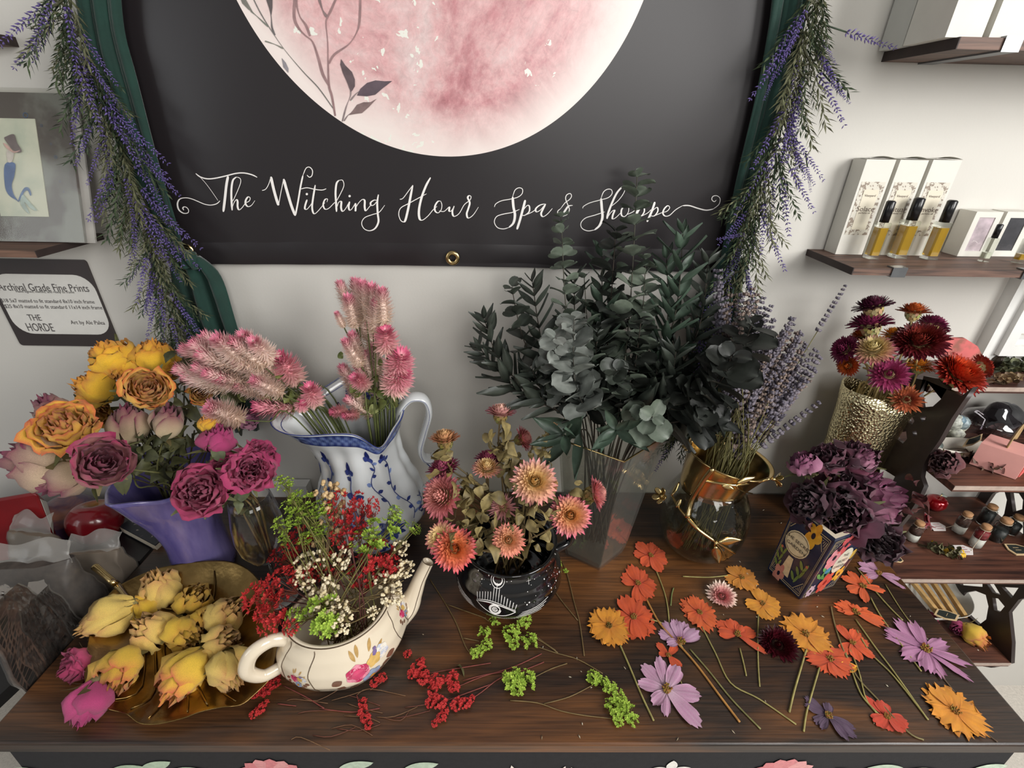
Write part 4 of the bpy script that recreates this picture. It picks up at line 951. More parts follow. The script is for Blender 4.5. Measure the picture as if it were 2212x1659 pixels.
n = 96; g = G(); rs = [[tpp(2 * PI * j / n, t / 30) for j in range(n)] for t in range(31)] + [[tpp(2 * PI * j / n, 1.0, inset=0.005) for j in range(n)]] + [[tpp(2 * PI * j / n, t / 30, inset=0.0055) for j in range(n)] for t in range(29, 1, -1)]
g.rings(rs, True, True, True); g.build('body', m_cer, TP)
def tq(x, y, z): return TPC + tax * x + tay * y + Vector((0, 0, z))
g = G(); sp_ = [tq(0.074, 0, 0.034), tq(0.096, 0, 0.046), tq(0.108, 0, 0.066), tq(0.120, 0, 0.094), tq(0.136, 0, 0.122)]
spr = [0.024, 0.019, 0.0135, 0.0105, 0.0092]
q, r_ = cat(sp_, spr, 6); g.tube(q, r_, 20, caps=False); q3 = [q[-1]]; 
g.tube([q[-1], q[-1] - (q[-1] - q[-2]).normalized() * 0.001, q[-4], q[-8]], [r_[-1], r_[-1] - 0.002, r_[-4] - 0.0025, r_[-8] - 0.004], 20, caps=False)
g.build('spout', m_cer, TP)
g = G(); hq = [tq(-0.070, 0, 0.088), tq(-0.092, 0, 0.102), tq(-0.118, 0, 0.094), tq(-0.130, 0, 0.066), tq(-0.116, 0, 0.042), tq(-0.094, 0, 0.042), tq(-0.082, 0, 0.040)]
g.tube(hq, [0.0090, 0.0078, 0.0085, 0.0085, 0.0075, 0.0075, 0.009], 14, smooth=6, flat=1.25); hd = g.build('handle', m_cer, TP)
m_gline = mat('dark_gold_line', (96, 78, 60), rough=0.3, metal=0.5, nscale=50, nstr=0.1)
g = G(); g.tube([tpp(2 * PI * i / 80, 1.0, 0.0004) for i in range(81)], 0.0008, 5)
for a in (math.radians(-42), math.radians(-132), math.radians(-20), math.radians(-165)): g.tube([tpp(a + 0.05 * math.sin(i * 0.4), 0.15 + 0.8 * i / 20, 0.0003) for i in range(21)], 0.0006, 4)
qq, rr = cat([p + tay * 0 for p in sp_], spr, 6); g.tube([p - tay * r * 1.0 for p, r in zip(qq, rr)][4:], 0.0007, 4)
g.tube([qq[-1] + (tay * math.cos(a * PI / 12) + Vector((-(qq[-1] - qq[-2]).normalized().z * tax.x, -(qq[-1] - qq[-2]).normalized().z * tax.y, 0.5)).normalized() * math.sin(a * PI / 12)) * rr[-1] for a in range(25)], 0.0006, 4)
g.build('rim_lines', m_gline, TP)
g = G()
def ton(a, t, off): return tpp(a, t, off)
TA, TT = 1 / 0.078, 1 / HT
def decal(a, t, pts, rot, col, off=0.0006, s=1.0): patch(g, ton, [(x * s, y * s) for x, y in pts], a, t, TA, TT, rot, col, off)
rnd = random.Random(11)
BRN = L(120, 84, 66); RSE = L(190, 50, 92); RSL = L(226, 140, 160); BLF = L(140, 152, 178); YL = L(214, 176, 100); WH = L(236, 228, 214)
def tea_spray(a, t, s):
    k = s
    for dx, dy, r in ((-0.014, -0.002, 2.2), (-0.013, -0.008, 2.6), (-0.007, -0.012, 3.0), (0.012, -0.009, -2.0), (0.016, -0.006, -1.6), (0.010, -0.013, -2.6)): decal(a + dx * k * TA, t + dy * k * TT, petal(0.008 * k, 0.0028 * k), r, BRN)
    for dx, dy, r in ((-0.004, 0.010, 0.3), (0.006, 0.011, -0.5), (-0.002, 0.012, -0.1), (0.011, 0.006, -0.9)): decal(a + dx * k * TA, t + dy * k * TT, petal(0.009 * k, 0.0014 * k), r, mixc(YL, BRN, 0.4))
    for j in range(6): decal(a - 0.004 * k * TA, t + 0.000 * TT, petal(0.0078 * k, 0.0044 * k), 2 * PI * j / 6, RSE if j % 2 else RSL, 0.0008)
    for j in range(5): decal(a - 0.004 * k * TA, t, petal(0.0045 * k, 0.003 * k), 2 * PI * j / 5 + 0.4, L(206, 70, 110), 0.0012)
    for j in range(5): decal(a + 0.0075 * k * TA, t + 0.003 * k * TT, petal(0.0055 * k, 0.0026 * k), 2 * PI * j / 5, YL, 0.0010)
    for j in range(6): decal(a + 0.014 * k * TA, t + 0.004 * k * TT, petal(0.006 * k, 0.003 * k), 2 * PI * j / 6, WH if j % 2 else L(196, 200, 214), 0.0009)
    for j in range(6): decal(a + 0.004 * k * TA, t - 0.010 * k * TT, petal(0.0068 * k, 0.003 * k), 2 * PI * j / 6, BLF, 0.0010)
    for j in range(5): decal(a + 0.004 * k * TA, t - 0.010 * k * TT, petal(0.0022 * k, 0.0014 * k), 2 * PI * j / 5, L(200, 140, 50), 0.0016)
    for j in range(4): decal(a + (0.008 + 0.003 * rnd.random()) * k * TA, t + (0.007 + 0.004 * rnd.random()) * k * TT, petal(0.003 * k, 0.0015 * k), rnd.random() * 6, L(120, 100, 150), 0.0012)
for a_, t_, s_ in ((-86, .56, 1.85), (-22, .66, .8), (-148, .52, .8), (95, .5, 1.2)): g = G(); tea_spray(math.radians(a_), t_, s_); g.build('flower_decal', m_cerdec, TP)

# ---------------- black cauldron mug
cc = atz(1098, 1322); CCC = Vector((cc.x, cc.y + 0.042, T)); 
m_bcer = mat('black_glazed_ceramic', (12, 12, 14), rough=0.10, nscale=20, nstr=0.1, coat=0.8)
CA = thing('cauldron_mug', CCC, 'glossy black cauldron mug printed with a white eye, moon and stars', 'mug')
HC = 0.116; RC = 0.090
Rc = [(0.0, 0.42), (0.06, 0.62), (0.2, 0.88), (0.36, 1.0), (0.52, 0.98), (0.70, 0.90), (0.84, 0.82), (0.92, 0.80), (1.0, 0.87)]
ZC0 = 0.012
def ccp(a, t, off=0.0):
    r = interp(Rc, max(0, min(1, t))) * RC + off
    return CCC + Vector((r * math.cos(a), r * math.sin(a), ZC0 + HC * t))
n = 72; g = G(); rs = [[ccp(2 * PI * j / n, t / 30) for j in range(n)] for t in range(31)] + [[ccp(2 * PI * j / n, 1.0, -0.003) + Vector((0, 0, 0.001)) for j in range(n)]] + [[ccp(2 * PI * j / n, t / 30, -0.005) for j in range(n)] for t in range(29, 1, -1)]
g.rings(rs, True, True, True); g.build('pot', m_bcer, CA)
ha2 = Vector((math.cos(0.35), math.sin(0.35), 0)); chp = lambda r, z: CCC + ha2 * r + Vector((0, 0, z))
g = G(); g.tube([chp(0.070, 0.112), chp(0.094, 0.118), chp(0.114, 0.104), chp(0.112, 0.080), chp(0.086, 0.070)], [0.008, 0.0072, 0.0075, 0.0072, 0.008], 14, smooth=6); g.build('handle', m_bcer, CA)
for a in (-1.2, 0.9, 3.0):
    g = G(); p = CCC + Vector((0.045 * math.cos(a), 0.045 * math.sin(a), 0)); g.lathe(p, [(0.006, 0.0), (0.0065, 0.003), (0.010, 0.016), (0.012, 0.024)], 14, cap1=True); g.build('foot', m_bcer, CA)
g = G(); con = lambda a, t, off: ccp(a, t, off)
EA = math.radians(-104); CX, CT = 1 / 0.074, 1.05 / HC
def cpt(x, y, off=0.0007): return con(EA + x * CX * 0.92, 0.47 + y * CT * 1.05, off)
def line(g, pts, w_, pf, sm=4):
    q, _ = cat([Vector((a, b, 0)) for a, b in pts], None, sm); A, B = [], []
    for i, p in enumerate(q):
        d = (q[min(i + 1, len(q) - 1)] - q[max(i - 1, 0)]).normalized(); nn = Vector((-d.y, d.x, 0)) * (w_ / 2 * (min(1, 0.35 + 3 * i / len(q)) if True else 1))
        A.append(pf(p.x + nn.x, p.y + nn.y)); B.append(pf(p.x - nn.x, p.y - nn.y))
    k = len(A); g.add(A + B, [(i, i + 1, k + i + 1, k + i) for i in range(k - 1)])
EW = 0.029
line(g, [(-EW, 0.004), (-EW * 0.5, 0.009), (0, 0.0095), (EW * 0.5, 0.006), (EW, -0.002)], 0.0014, cpt); line(g, [(-EW, 0.006), (-EW * 0.5, 0.0115), (0, 0.012), (EW * 0.5, 0.008), (EW, 0.0005)], 0.0009, cpt)
line(g, [(-EW, 0.004), (-EW * 0.6, -0.003), (0, -0.009), (EW * 0.55, -0.008), (EW, -0.002)], 0.0012, cpt)
def ringl(x, y, r, w_, n=24, a0=0, a1=2 * PI, sy=1): line(g, [(x + r * math.cos(lerp(a0, a1, i / n)), y + sy * r * math.sin(lerp(a0, a1, i / n))) for i in range(n + 1)], w_, cpt, 1)
ringl(0, 0.0005, 0.0072, 0.0034); ringl(0, 0.0005, 0.0032, 0.0020); ringl(0, 0.0005, 0.0010, 0.0010)
ringl(0, 0.043, 0.0115, 0.0009); 
mo = [(0.0085 * math.cos(a), 0.0085 * math.sin(a)) for a in [math.radians(x) for x in range(-215, 36, 12)]] 
mi = [(0.0072 * math.cos(a), 0.0015 + 0.0070 * math.sin(a)) for a in [math.radians(x) for x in range(-215, 36, 12)]]
pa = [cpt(x, 0.043 + y) for x, y in mo]; pb_ = [cpt(x, 0.043 + y) for x, y in mi]; k = len(pa); g.add(pa + pb_, [(i, i + 1, k + i + 1, k + i) for i in range(k - 1)])
for i in range(15):
    f = (i - 7) / 7; x = f * EW * 0.95; y0 = 0.0125 - 0.006 * max(0, f) - 0.005 * abs(f) ** 2
    ln = 0.009 + 0.006 * (1 - abs(f)); 
    if abs(i - 7) == 1: ln = 0.020
    if i == 7: ln = 0.026
    line(g, [(x, y0), (x + f * 0.003, y0 + ln)], 0.0009, cpt, 2)
for i in range(43):
    f = (i - 21) / 21; a = -PI / 2 + f * 1.42; r0 = 0.0165 + 0.020 * abs(f) ** 1.5; ln = 0.014 + 0.024 * abs(f) ** 1.3
    x0, y0 = r0 * math.cos(a) * 1.05, 0.001 + r0 * math.sin(a) * 0.95; x1, y1 = (r0 + ln) * math.cos(a) * 1.1, 0.001 + (r0 + ln) * math.sin(a) * (0.95 - 0.1 * abs(f)) + 0.010 * abs(f) ** 2
    line(g, [(x0, y0), ((x0 + x1) / 2, (y0 + y1) / 2 - 0.0015 * abs(f)), (x1, y1)], 0.0010, cpt, 3)
rnd = random.Random(8)
for i in range(120):
    x, y = rnd.uniform(-0.05, 0.14), rnd.uniform(-0.012, 0.048)
    if abs(x) < 0.036 and y < 0.030 or math.hypot(x, y - 0.043) < 0.014 or (x > 0.02 and y < 0.0): continue
    r = rnd.choice((0.0004, 0.0005, 0.0007, 0.0011)); g.add([cpt(x + r * math.cos(j * PI / 4), y + r * math.sin(j * PI / 4)) for j in range(8)], [tuple(range(8))])
line(g, [(0.052, 0.044), (0.052, 0.034)], 0.0007, cpt, 1); line(g, [(0.048, 0.039), (0.056, 0.039)], 0.0007, cpt, 1)
g.build('white_eye_print', m_white, CA, smooth=False)

# ---------------- hexagonal glass vase
hb_ = atz(1282, 1222); HXC = Vector((atz(1283, 1200).x, atz(1283, 1222).y + 0.046, T))
HX = zat(1333, 978, HXC.y - 0.07) - T
m_hex = glass('smoky_hammered_glass', (238, 238, 234), bump=0.5, bscale=26, ior=1.5, rough=0.05, body=(170, 172, 168), bodyw=0.07)
HV = thing('glass_vase', HXC, 'tall angular clear glass vase with gold rim, holding dark eucalyptus', 'vase')
print('hex', HXC, HX)
def hexr(r, z, a0=math.radians(-86)): return [(HXC.x + r * math.cos(a0 + j * 2 * PI / 5), HXC.y + r * math.sin(a0 + j * 2 * PI / 5), T + z) for j in range(5)]
g = G(); g.rings([hexr(0.057, 0), hexr(0.062, 0.02), hexr(0.094, HX)], True, True, False); g.build('outer_wall', m_hex, HV, smooth=False)
g = G(); g.rings([hexr(0.058, 0.016), hexr(0.0895, HX)], True, True, False); g.build('inner_wall', m_hex, HV, smooth=False)
g = G(); g.rings([hexr(0.053, 0.001), hexr(0.056, 0.014)], True, True, True); g.build('thick_base', glass('thick_glass', (196, 198, 194), bump=0.3, bscale=40, body=(150, 150, 146), bodyw=0.25), HV, smooth=False)
rimp = hexr(0.093, HX); g = G(); g.tube([Vector(p) for p in rimp] + [Vector(rimp[0])], 0.0014, 8); g.build('gold_rim', m_gold, HV, smooth=False)

# ---------------- round hammered vase with gold collar and twig
rv = atz(1520, 1212); RVC = Vector((rv.x, rv.y + 0.044, T)); 
HRV = zat(1575, 985, RVC.y) - T
print('tea', TPC, tax); print('round', RVC, HRV, 'cauldron', CCC)
m_ham = glass('hammered_clear_glass', (232, 232, 226), bump=0.8, bscale=45, ior=1.45)
RV = thing('collared_vase', RVC, 'round hammered glass vase with gold collar and gold twig, holding lavender', 'vase')
pr = [(0.040, 0.0), (0.056, 0.008), (0.070, 0.035), (0.0745, 0.07), (0.070, 0.105), (0.058, 0.135), (0.050, 0.150)]
pr, _r = cat([Vector((a, b, 0)) for a, b in pr], None, 4); pr = [(p.x * 1.07, p.y * HRV / 0.205) for p in pr]
g = G(); g.lathe(RVC, shell(pr, 0.003), 48); g.build('glass_body', m_ham, RV)
zc_ = pr[-1][1]
col_ = [(0.051, zc_ - 0.012), (0.052, zc_ + 0.004), (0.056, zc_ + 0.022), (0.064, HRV - 0.004), (0.068, HRV), (0.066, HRV + 0.001), (0.062, HRV - 0.006), (0.052, zc_ + 0.018), (0.0475, zc_)]
g = G(); rs = []
for r, z in col_: kx = (z - zc_) / (HRV - zc_); rs.append([(RVC.x + 0.018 * max(0, kx) + r * math.cos(2 * PI * j / 48) * 1.12, RVC.y + r * math.sin(2 * PI * j / 48), T + z + (0.014 * math.cos(2 * PI * j / 48 - PI) * max(0, (z - zc_) / (HRV - zc_)))) for j in range(48)])
g.rings(rs, True, False, False); g.build('gold_collar', m_gold, RV)
def rvs(u, v, off=0.006):
    'point of the picture ray where it meets the vase belly'
    d = ray(u, v); best = None
    for i in range(400):
        s = 0.5 + i * 0.0015; p = CAM + d * s; z = p.z - T
        if z < 0: break
        r = math.hypot(p.x - RVC.x, p.y - RVC.y); R_ = 0
        for k in range(len(pr) - 1):
            if pr[k][1] <= z <= pr[k + 1][1]: R_ = lerp(pr[k][0], pr[k + 1][0], (z - pr[k][1]) / (pr[k + 1][1] - pr[k][1] + 1e-9))
        if z > pr[-1][1]: R_ = lerp(0.05, 0.066, min(1, (z - pr[-1][1]) / (HRV - pr[-1][1])))
        if r < R_ + off: return p
        if best is None or r - R_ < best[0]: best = (r - R_, p)
    return best[1]
g = G()
def twig(pts, r): g.tube([rvs(u, v) for u, v in pts], r, 8, smooth=4)
twig([(1540, 1012), (1522, 1035), (1495, 1080), (1485, 1118)], [0.0042, 0.0044, 0.0042, 0.0046]); twig([(1485, 1118), (1510, 1145), (1545, 1170)], [0.004, 0.003, 0.0026]); twig([(1485, 1118), (1465, 1095), (1450, 1068)], [0.003, 0.0026, 0.002])
twig([(1522, 1038), (1550, 1043), (1585, 1048), (1630, 1042), (1662, 1034)], [0.003, 0.0026, 0.0026, 0.0026, 0.0026]); twig([(1545, 1170), (1588, 1195)], [0.0024, 0.0018]); twig([(1545, 1170), (1543, 1195), (1550, 1210)], [0.0018, 0.0014, 0.001]); twig([(1545, 1172), (1560, 1190), (1566, 1206)], [0.0012, 0.001, 0.001]); twig([(1590, 1048), (1600, 1060), (1625, 1066)], [0.0018, 0.0016, 0.0012])
g.build('gold_twig', m_gold, RV)
def gleaf(a, b, w_, nm='gold_leaf'):
    g = G(); pa, pb = rvs(*a, 0.008), rvs(*b, 0.008); d = pb - pa; ln = d.length; d.normalize(); out = Vector((pa.x - RVC.x, pa.y - RVC.y, 0.02)).normalized(); s = d.cross(out).normalized()
    g.grid(lambda x, y: pa + d * ln * x + s * (w_ * math.sin(PI * x ** 0.8) * (y - 0.5) * 2) + out * (0.002 * (1 - (2 * y - 1) ** 2)), 10, 6); me = g.build(nm, m_gold, RV); mo_ = me.modifiers.new('t', 'SOLIDIFY'); mo_.thickness = 0.0012
gleaf((1552, 1170), (1602, 1165), 0.0075); gleaf((1545, 1180), (1552, 1216), 0.009); gleaf((1592, 1042), (1630, 1030), 0.005); gleaf((1560, 1048), (1585, 1056), 0.005); gleaf((1452, 1070), (1468, 1042), 0.004); gleaf((1462, 1095), (1472, 1078), 0.004)
def gflower(c, d, s, nm='gold_blossom'):
    d = Vector(d).normalized(); u_ = d.orthogonal().normalized(); w_ = d.cross(u_); g = G()
    for j in range(5):
        a = 2 * PI * j / 5; r_ = u_ * math.cos(a) + w_ * math.sin(a); t_ = -u_ * math.sin(a) + w_ * math.cos(a)
        g.grid(lambda x, y: c + r_ * (s * (0.15 + 0.85 * math.sin(x * 1.4))) + d * (s * (0.2 + 0.9 * x - 0.3 * x * x)) + t_ * (s * 0.36 * math.sin(PI * (0.08 + 0.88 * x)) * (2 * y - 1)), 6, 4)
    g.tube([c - d * s * 0.5, c + d * s * 0.4], [s * 0.2, s * 0.25], 8); q = g.build(nm, m_gold, RV); mo_ = q.modifiers.new('t', 'SOLIDIFY'); mo_.thickness = 0.001
gflower(aty(1432, 1072, RVC.y - 0.035), (-0.8, -0.3, 0.5), 0.015); gflower(aty(1672, 1035, RVC.y - 0.045), (0.95, -0.2, -0.1), 0.013); gflower(aty(1492, 965, RVC.y + 0.01), (-0.8, 0, 0.5), 0.012)

# ---------------- book-shaped ceramic vase
qa, qb, qc = atz(1657, 1230), atz(1726, 1297), atz(1832, 1250)
hB = 0.115
ta_, tb_, tc_ = aty(1722, 1098, qa.y + 0.01), None, None
ex = (qb - qa); exn = ex.normalized(); wB = ex.length
ey = Vector((-exn.y, exn.x, 0)); dB = 0.082
if ey.y < 0: ey = -ey
hB = (zat(1812, 1163, qb.y + 0.004) - T) + 0.016
BK = thing('book_vase', qa + (ex + ey * dB) / 2, 'navy book-shaped ceramic vase lettered The Secret Garden, holding dark dried roses', 'vase')
print('book', qa, qb, wB, hB, ey)
m_navy = mat('navy_glazed_ceramic', (34, 42, 66), rough=0.25, nscale=40, nstr=0.15, coat=0.4)
m_bone = mat('bone_glaze', (214, 200, 176), rough=0.3, nscale=30, nstr=0.04, coat=0.4)
fl_ = 1.10
def bkp(x, y, t): 
    k = 1 + (fl_ - 1) * t
    return qa + exn * (wB * (0.5 + (x - 0.5) * k)) + ey * (dB * (0.5 + (y - 0.5) * k) ) + Vector((0, 0, hB * t)) + exn * (0.010 * t)
def sq(t, i): return [bkp(i, i, t), bkp(1 - i, i, t), bkp(1 - i, 1 - i, t), bkp(i, 1 - i, t)]
g = G(); g.rings([sq(0.0, 0.02), sq(0.02, 0.0), sq(0.97, 0.0), sq(1.0, 0.02)], True, True, False); g.build('book_body', m_navy, BK, smooth=False)
g = G(); g.rings([sq(1.0, 0.018), sq(1.0, 0.11), sq(0.35, 0.12)], True, False, True); g.build('inner_rim', m_bone, BK, smooth=False)
g = G()
FX = lambda x, y, o: bkp(x, -o / dB, y)            # front cover, facing lower left
SX = lambda x, y, o: bkp(1 + o / wB, x, y)         # side, facing lower right
GLD = L(196, 176, 134)
def fpoly(f, pts, col, o=0.0006, sm=0):
    if sm: q, _ = cat([Vector((a, b, 0)) for a, b in pts], None, sm, True); pts = [(p.x, p.y) for p in q]
    g.add([f(x, y, o) for x, y in pts], [tuple(range(len(pts)))], col)
def fline(f, pts, col, w_=0.012, o=0.0007):
    for (x0, y0), (x1, y1) in zip(pts, pts[1:]):
        d = math.hypot(x1 - x0, y1 - y0) or 1; nx, ny = -(y1 - y0) / d * w_ / 2, (x1 - x0) / d * w_ / 2
        g.add([f(x0 + nx, y0 + ny, o), f(x1 + nx, y1 + ny, o), f(x1 - nx, y1 - ny, o), f(x0 - nx, y0 - ny, o)], [(0, 1, 2, 3)], col)
def ell(cx, cy, rx, ry, rot=0, n=20): return [(cx + rx * math.cos(2 * PI * i / n) * math.cos(rot) - ry * math.sin(2 * PI * i / n) * math.sin(rot), cy + rx * math.cos(2 * PI * i / n) * math.sin(rot) + ry * math.sin(2 * PI * i / n) * math.cos(rot)) for i in range(n)]
for f in (FX, SX):
    for ins in (0.05, 0.075): fline(f, [(ins, ins), (1 - ins, ins), (1 - ins, 1 - ins), (ins, 1 - ins), (ins, ins)], GLD, 0.006 if ins > 0.06 else 0.009)
    for cx, cy, sx, sy in ((0.08, 0.08, 1, 1), (0.92, 0.08, -1, 1), (0.08, 0.92, 1, -1), (0.92, 0.92, -1, -1)):
        fline(f, [(cx + sx * 0.18, cy), (cx + sx * 0.02, cy + sy * 0.16)], GLD, 0.010)
        for k in range(4): fline(f, [(cx + sx * 0.03 * k, cy + sy * 0.02), (cx + sx * (0.03 * k + 0.02), cy + sy * (0.12 - 0.03 * k))], GLD, 0.008)
def pflower(f, cx, cy, r, c1, c2, n=5, rot=0, c3=None):
    for j in range(n):
        a = rot + 2 * PI * j / n; fpoly(f, ell(cx + 0.55 * r * math.cos(a), cy + 0.55 * r * math.sin(a), 0.55 * r, 0.42 * r, a), mixc(c1, c2, 0.35 * (j % 2)), 0.0009 + 0.00002 * j)
    fpoly(f, ell(cx, cy, 0.25 * r, 0.25 * r), c3 or L(30, 28, 44), 0.0013)
def pleafs(f, pts, s, col):
    for i, (x, y) in enumerate(pts):
        for k in (-1, 1): fpoly(f, ell(x + k * s * 0.7, y + s * 0.3, s, s * 0.36, k * 0.9 + 0.3), mixc(col, L(60, 90, 50), 0.3 * (i % 2)), 0.0008)
fpoly(FX, ell(0.40, 0.62, 0.30, 0.17), L(226, 208, 170), 0.0010); fline(FX, ell(0.40, 0.62, 0.27, 0.15) + [ell(0.40, 0.62, 0.27, 0.15)[0]], L(70, 60, 50), 0.008, 0.0013)
fpoly(FX, [(0.28, 0.14), (0.54, 0.14), (0.47, 0.42), (0.34, 0.42)], L(220, 196, 156), 0.0009)
pleafs(FX, [(0.16, 0.2), (0.14, 0.3), (0.17, 0.4)], 0.07, L(110, 132, 70)); pleafs(FX, [(0.66, 0.2), (0.72, 0.3), (0.74, 0.4)], 0.08, L(110, 132, 70))
pflower(FX, 0.62, 0.86, 0.17, L(228, 168, 52), L(222, 130, 40)); pflower(FX, 0.30, 0.10, 0.14, L(206, 138, 120), L(190, 110, 100))
for x, y in ((0.12, 0.46), (0.80, 0.46)): fpoly(FX, ell(x, y, 0.03, 0.02), L(190, 110, 80), 0.0009)
fpoly(SX, ell(0.62, 0.55, 0.20, 0.20), L(232, 226, 204), 0.0012)
pflower(SX, 0.42, 0.84, 0.15, L(214, 92, 96), L(226, 130, 120)); pflower(SX, 0.30, 0.66, 0.17, L(226, 140, 152), L(238, 180, 180), 8); pflower(SX, 0.52, 0.20, 0.17, L(226, 84, 70), L(240, 130, 100), 6, c3=L(170, 40, 40)); pflower(SX, 0.82, 0.28, 0.12, L(240, 190, 70), L(226, 120, 50))
pflower(SX, 0.18, 0.13, 0.10, L(220, 190, 200), L(180, 150, 190), 6); pleafs(SX, [(0.22, 0.36), (0.36, 0.32), (0.28, 0.46)], 0.08, L(110, 170, 96)); pleafs(SX, [(0.85, 0.75), (0.75, 0.82)], 0.07, L(130, 160, 80)); fpoly(SX, ell(0.36, 0.44, 0.08, 0.05), L(80, 150, 180), 0.001); fpoly(SX, ell(0.86, 0.6, 0.06, 0.08), L(230, 190, 90), 0.001)
g.build('painted_cover', m_cerdec, BK, smooth=False)
FB = Matrix((exn, Vector((0, 0, 1)), -ey)).transposed(); FB = Matrix([[exn.x, 0, -ey.x], [exn.y, 0, -ey.y], [0, 1, 0]])
SB = Matrix([[ey.x, 0, exn.x], [ey.y, 0, exn.y], [0, 1, 0]])
m_bt = mat('dark_lettering', (50, 44, 46), rough=0.5)
for i, (tx, yy, sz) in enumerate((('THE SECRET', 0.655, 0.0092), ('GARDEN', 0.575, 0.0092))):
    text_geo(tx, sz, FB, bkp(0.41, -0.0018 / dB * 1.0, yy), m_bt, 'title_lettering', BK, bold=0.0)
for tx, yy in (('THE', 0.64), ('SECRET', 0.55), ('GARDEN', 0.46)): text_geo(tx, 0.0088, SB, bkp(1 + 0.0019 / wB, 0.62, yy), m_bt, 'title_lettering', BK, scale_x=0.75)

# ---------------- hammered silver-gold vase at the back right
sb_ = Vector((0.682, WY - 0.082, T)); SVC = sb_
HS = zat(1897, 850, SVC.y) - T
SV = thing('hammered_metal_vase', SVC, 'pale gold hammered metal vase holding red and orange strawflowers', 'vase')
print('silver', SVC, HS)
m_sil = mat('hammered_champagne_metal', (226, 214, 172), rough=0.26, metal=1.0, nscale=20, nstr=0.08)
nn_ = m_sil.node_tree.nodes; ll_ = m_sil.node_tree.links
vo = nn_.new('ShaderNodeTexVoronoi'); vo.inputs['Scale'].default_value = 230; tcn = nn_.new('ShaderNodeTexCoord'); ll_.new(tcn.outputs['Object'], vo.inputs['Vector'])
bbn = nn_.new('ShaderNodeBump'); bbn.inputs['Strength'].default_value = 0.9; bbn.inputs['Distance'].default_value = 0.002; ll_.new(vo.outputs['Distance'], bbn.inputs['Height']); ll_.new(bbn.outputs[0], nn_['Principled BSDF'].inputs['Normal'])
g = G(); n = 56
def svp(a, t, ins=0):
    r = interp([(0, 0.050), (0.3, 0.049), (0.6, 0.049), (0.85, 0.053), (1, 0.058)], t) - ins
    return (SVC.x + r * 1.14 * math.cos(a), SVC.y + r * 0.9 * math.sin(a), T + HS * t + (0.014 * math.cos(a - PI) + 0.004 * math.cos(3 * a)) * t ** 4)
rs = [[svp(2 * PI * j / n, t / 16) for j in range(n)] for t in range(17)] + [[svp(2 * PI * j / n, t / 16, 0.003) for j in range(n)] for t in range(16, 1, -1)]
g.rings(rs, True, True, True); g.build('vase_wall', m_sil, SV)
# ================================================================== dried flowers: makers
m_petal = mat('dried_petal', vcol=True, rough=0.7, nscale=95, nstr=0.22, bump=0.6, bscale=150, bdist=0.0012, sheen=0.15, sub=0.0)
m_straw = mat('papery_bract', vcol=True, rough=0.42, nscale=120, nstr=0.14)
m_stem = mat('dried_stem', vcol=True, rough=0.7, nscale=90, nstr=0.25)
m_leaf = mat('dried_leaf', vcol=True, rough=0.6, nscale=110, nstr=0.25, bump=0.5, bscale=120, bdist=0.001)
m_plume = mat('feathery_plume', vcol=True, rough=0.7, nscale=60, nstr=0.10)
m_bud = mat('tiny_dried_bud', vcol=True, rough=0.75, nscale=80, nstr=0.2)
NV = mnoise.noise
def rose_mesh(name, seed, base, edge, n=20, open_=0.6, edgek=2.0, crump=0.06, core=None, long_=1.0, ck=1.6):
    r = random.Random(seed); g = G(); nu, nv = 8, 7
    for i in range(n):
        f = i / (n - 1); th0 = i * 2.39996 + r.uniform(-0.25, 0.25); hw = lerp(1.0, 0.95, f) * r.uniform(0.85, 1.15)
        rt = lerp(0.06, 0.30 + 0.36 * open_, f ** 0.9); h = long_ * lerp(1.12, 0.92 - 0.22 * open_, f ** 1.3) * r.uniform(0.93, 1.07)
        bul = 0.34 * f * (1.1 - 0.4 * open_); curl = (0.05 + 0.30 * open_) * f ** 2 * r.uniform(0.5, 1.3); off = Vector((r.random() * 9, r.random() * 9, i * 1.7))
        cb = mixc(core or base, base, min(1, f * ck)); v_ = r.uniform(0.85, 1.12); cb = tuple(x * v_ for x in cb)
        def fn(a, b, th0=th0, hw=hw, rt=rt, h=h, bul=bul, curl=curl, off=off, f=f):
            u = 2 * a - 1; wv = 0.30 + 0.70 * math.sin(PI * (0.10 + 0.62 * b)); th = th0 + u * hw * wv
            rr = lerp(0.07 + 0.09 * f, rt, b ** 0.75) + bul * math.sin(PI * b) * (1 - 0.25 * u * u)
            z = h * (b - 0.10 * b * b) - 0.10 * u * u * b * h
            if b > 0.7: k = (b - 0.7) / 0.3; rr += curl * k * k; z -= curl * 0.75 * k * k + 0.04 * k * math.cos(u * 5 + off.x)
            q = off + Vector((u * 1.6, b * 2.0, 0)); nn = NV(q * 1.3) * crump * 1.6 + math.sin(u * 9 + off.y) * crump * 0.35 * b + NV(q * 4) * crump * 0.7
            rr += nn * (0.4 + 0.8 * f); z += NV(q * 1.6 + Vector((5, 5, 5))) * crump * 1.1 * b; z += 0.03 * math.sin(u * 6 + off.x * 3) * b * b
            return (rr * math.cos(th), rr * math.sin(th), z)
        def cf(a, b, cb=cb):
            u = abs(2 * a - 1); e = max(b ** edgek, 0.0) * 0.9 + 0.35 * u ** 5 * b
            return mixc(cb, edge, e)
        g.grid(fn, nu, nv, None, cf)
    return g.mesh(name, m_petal)
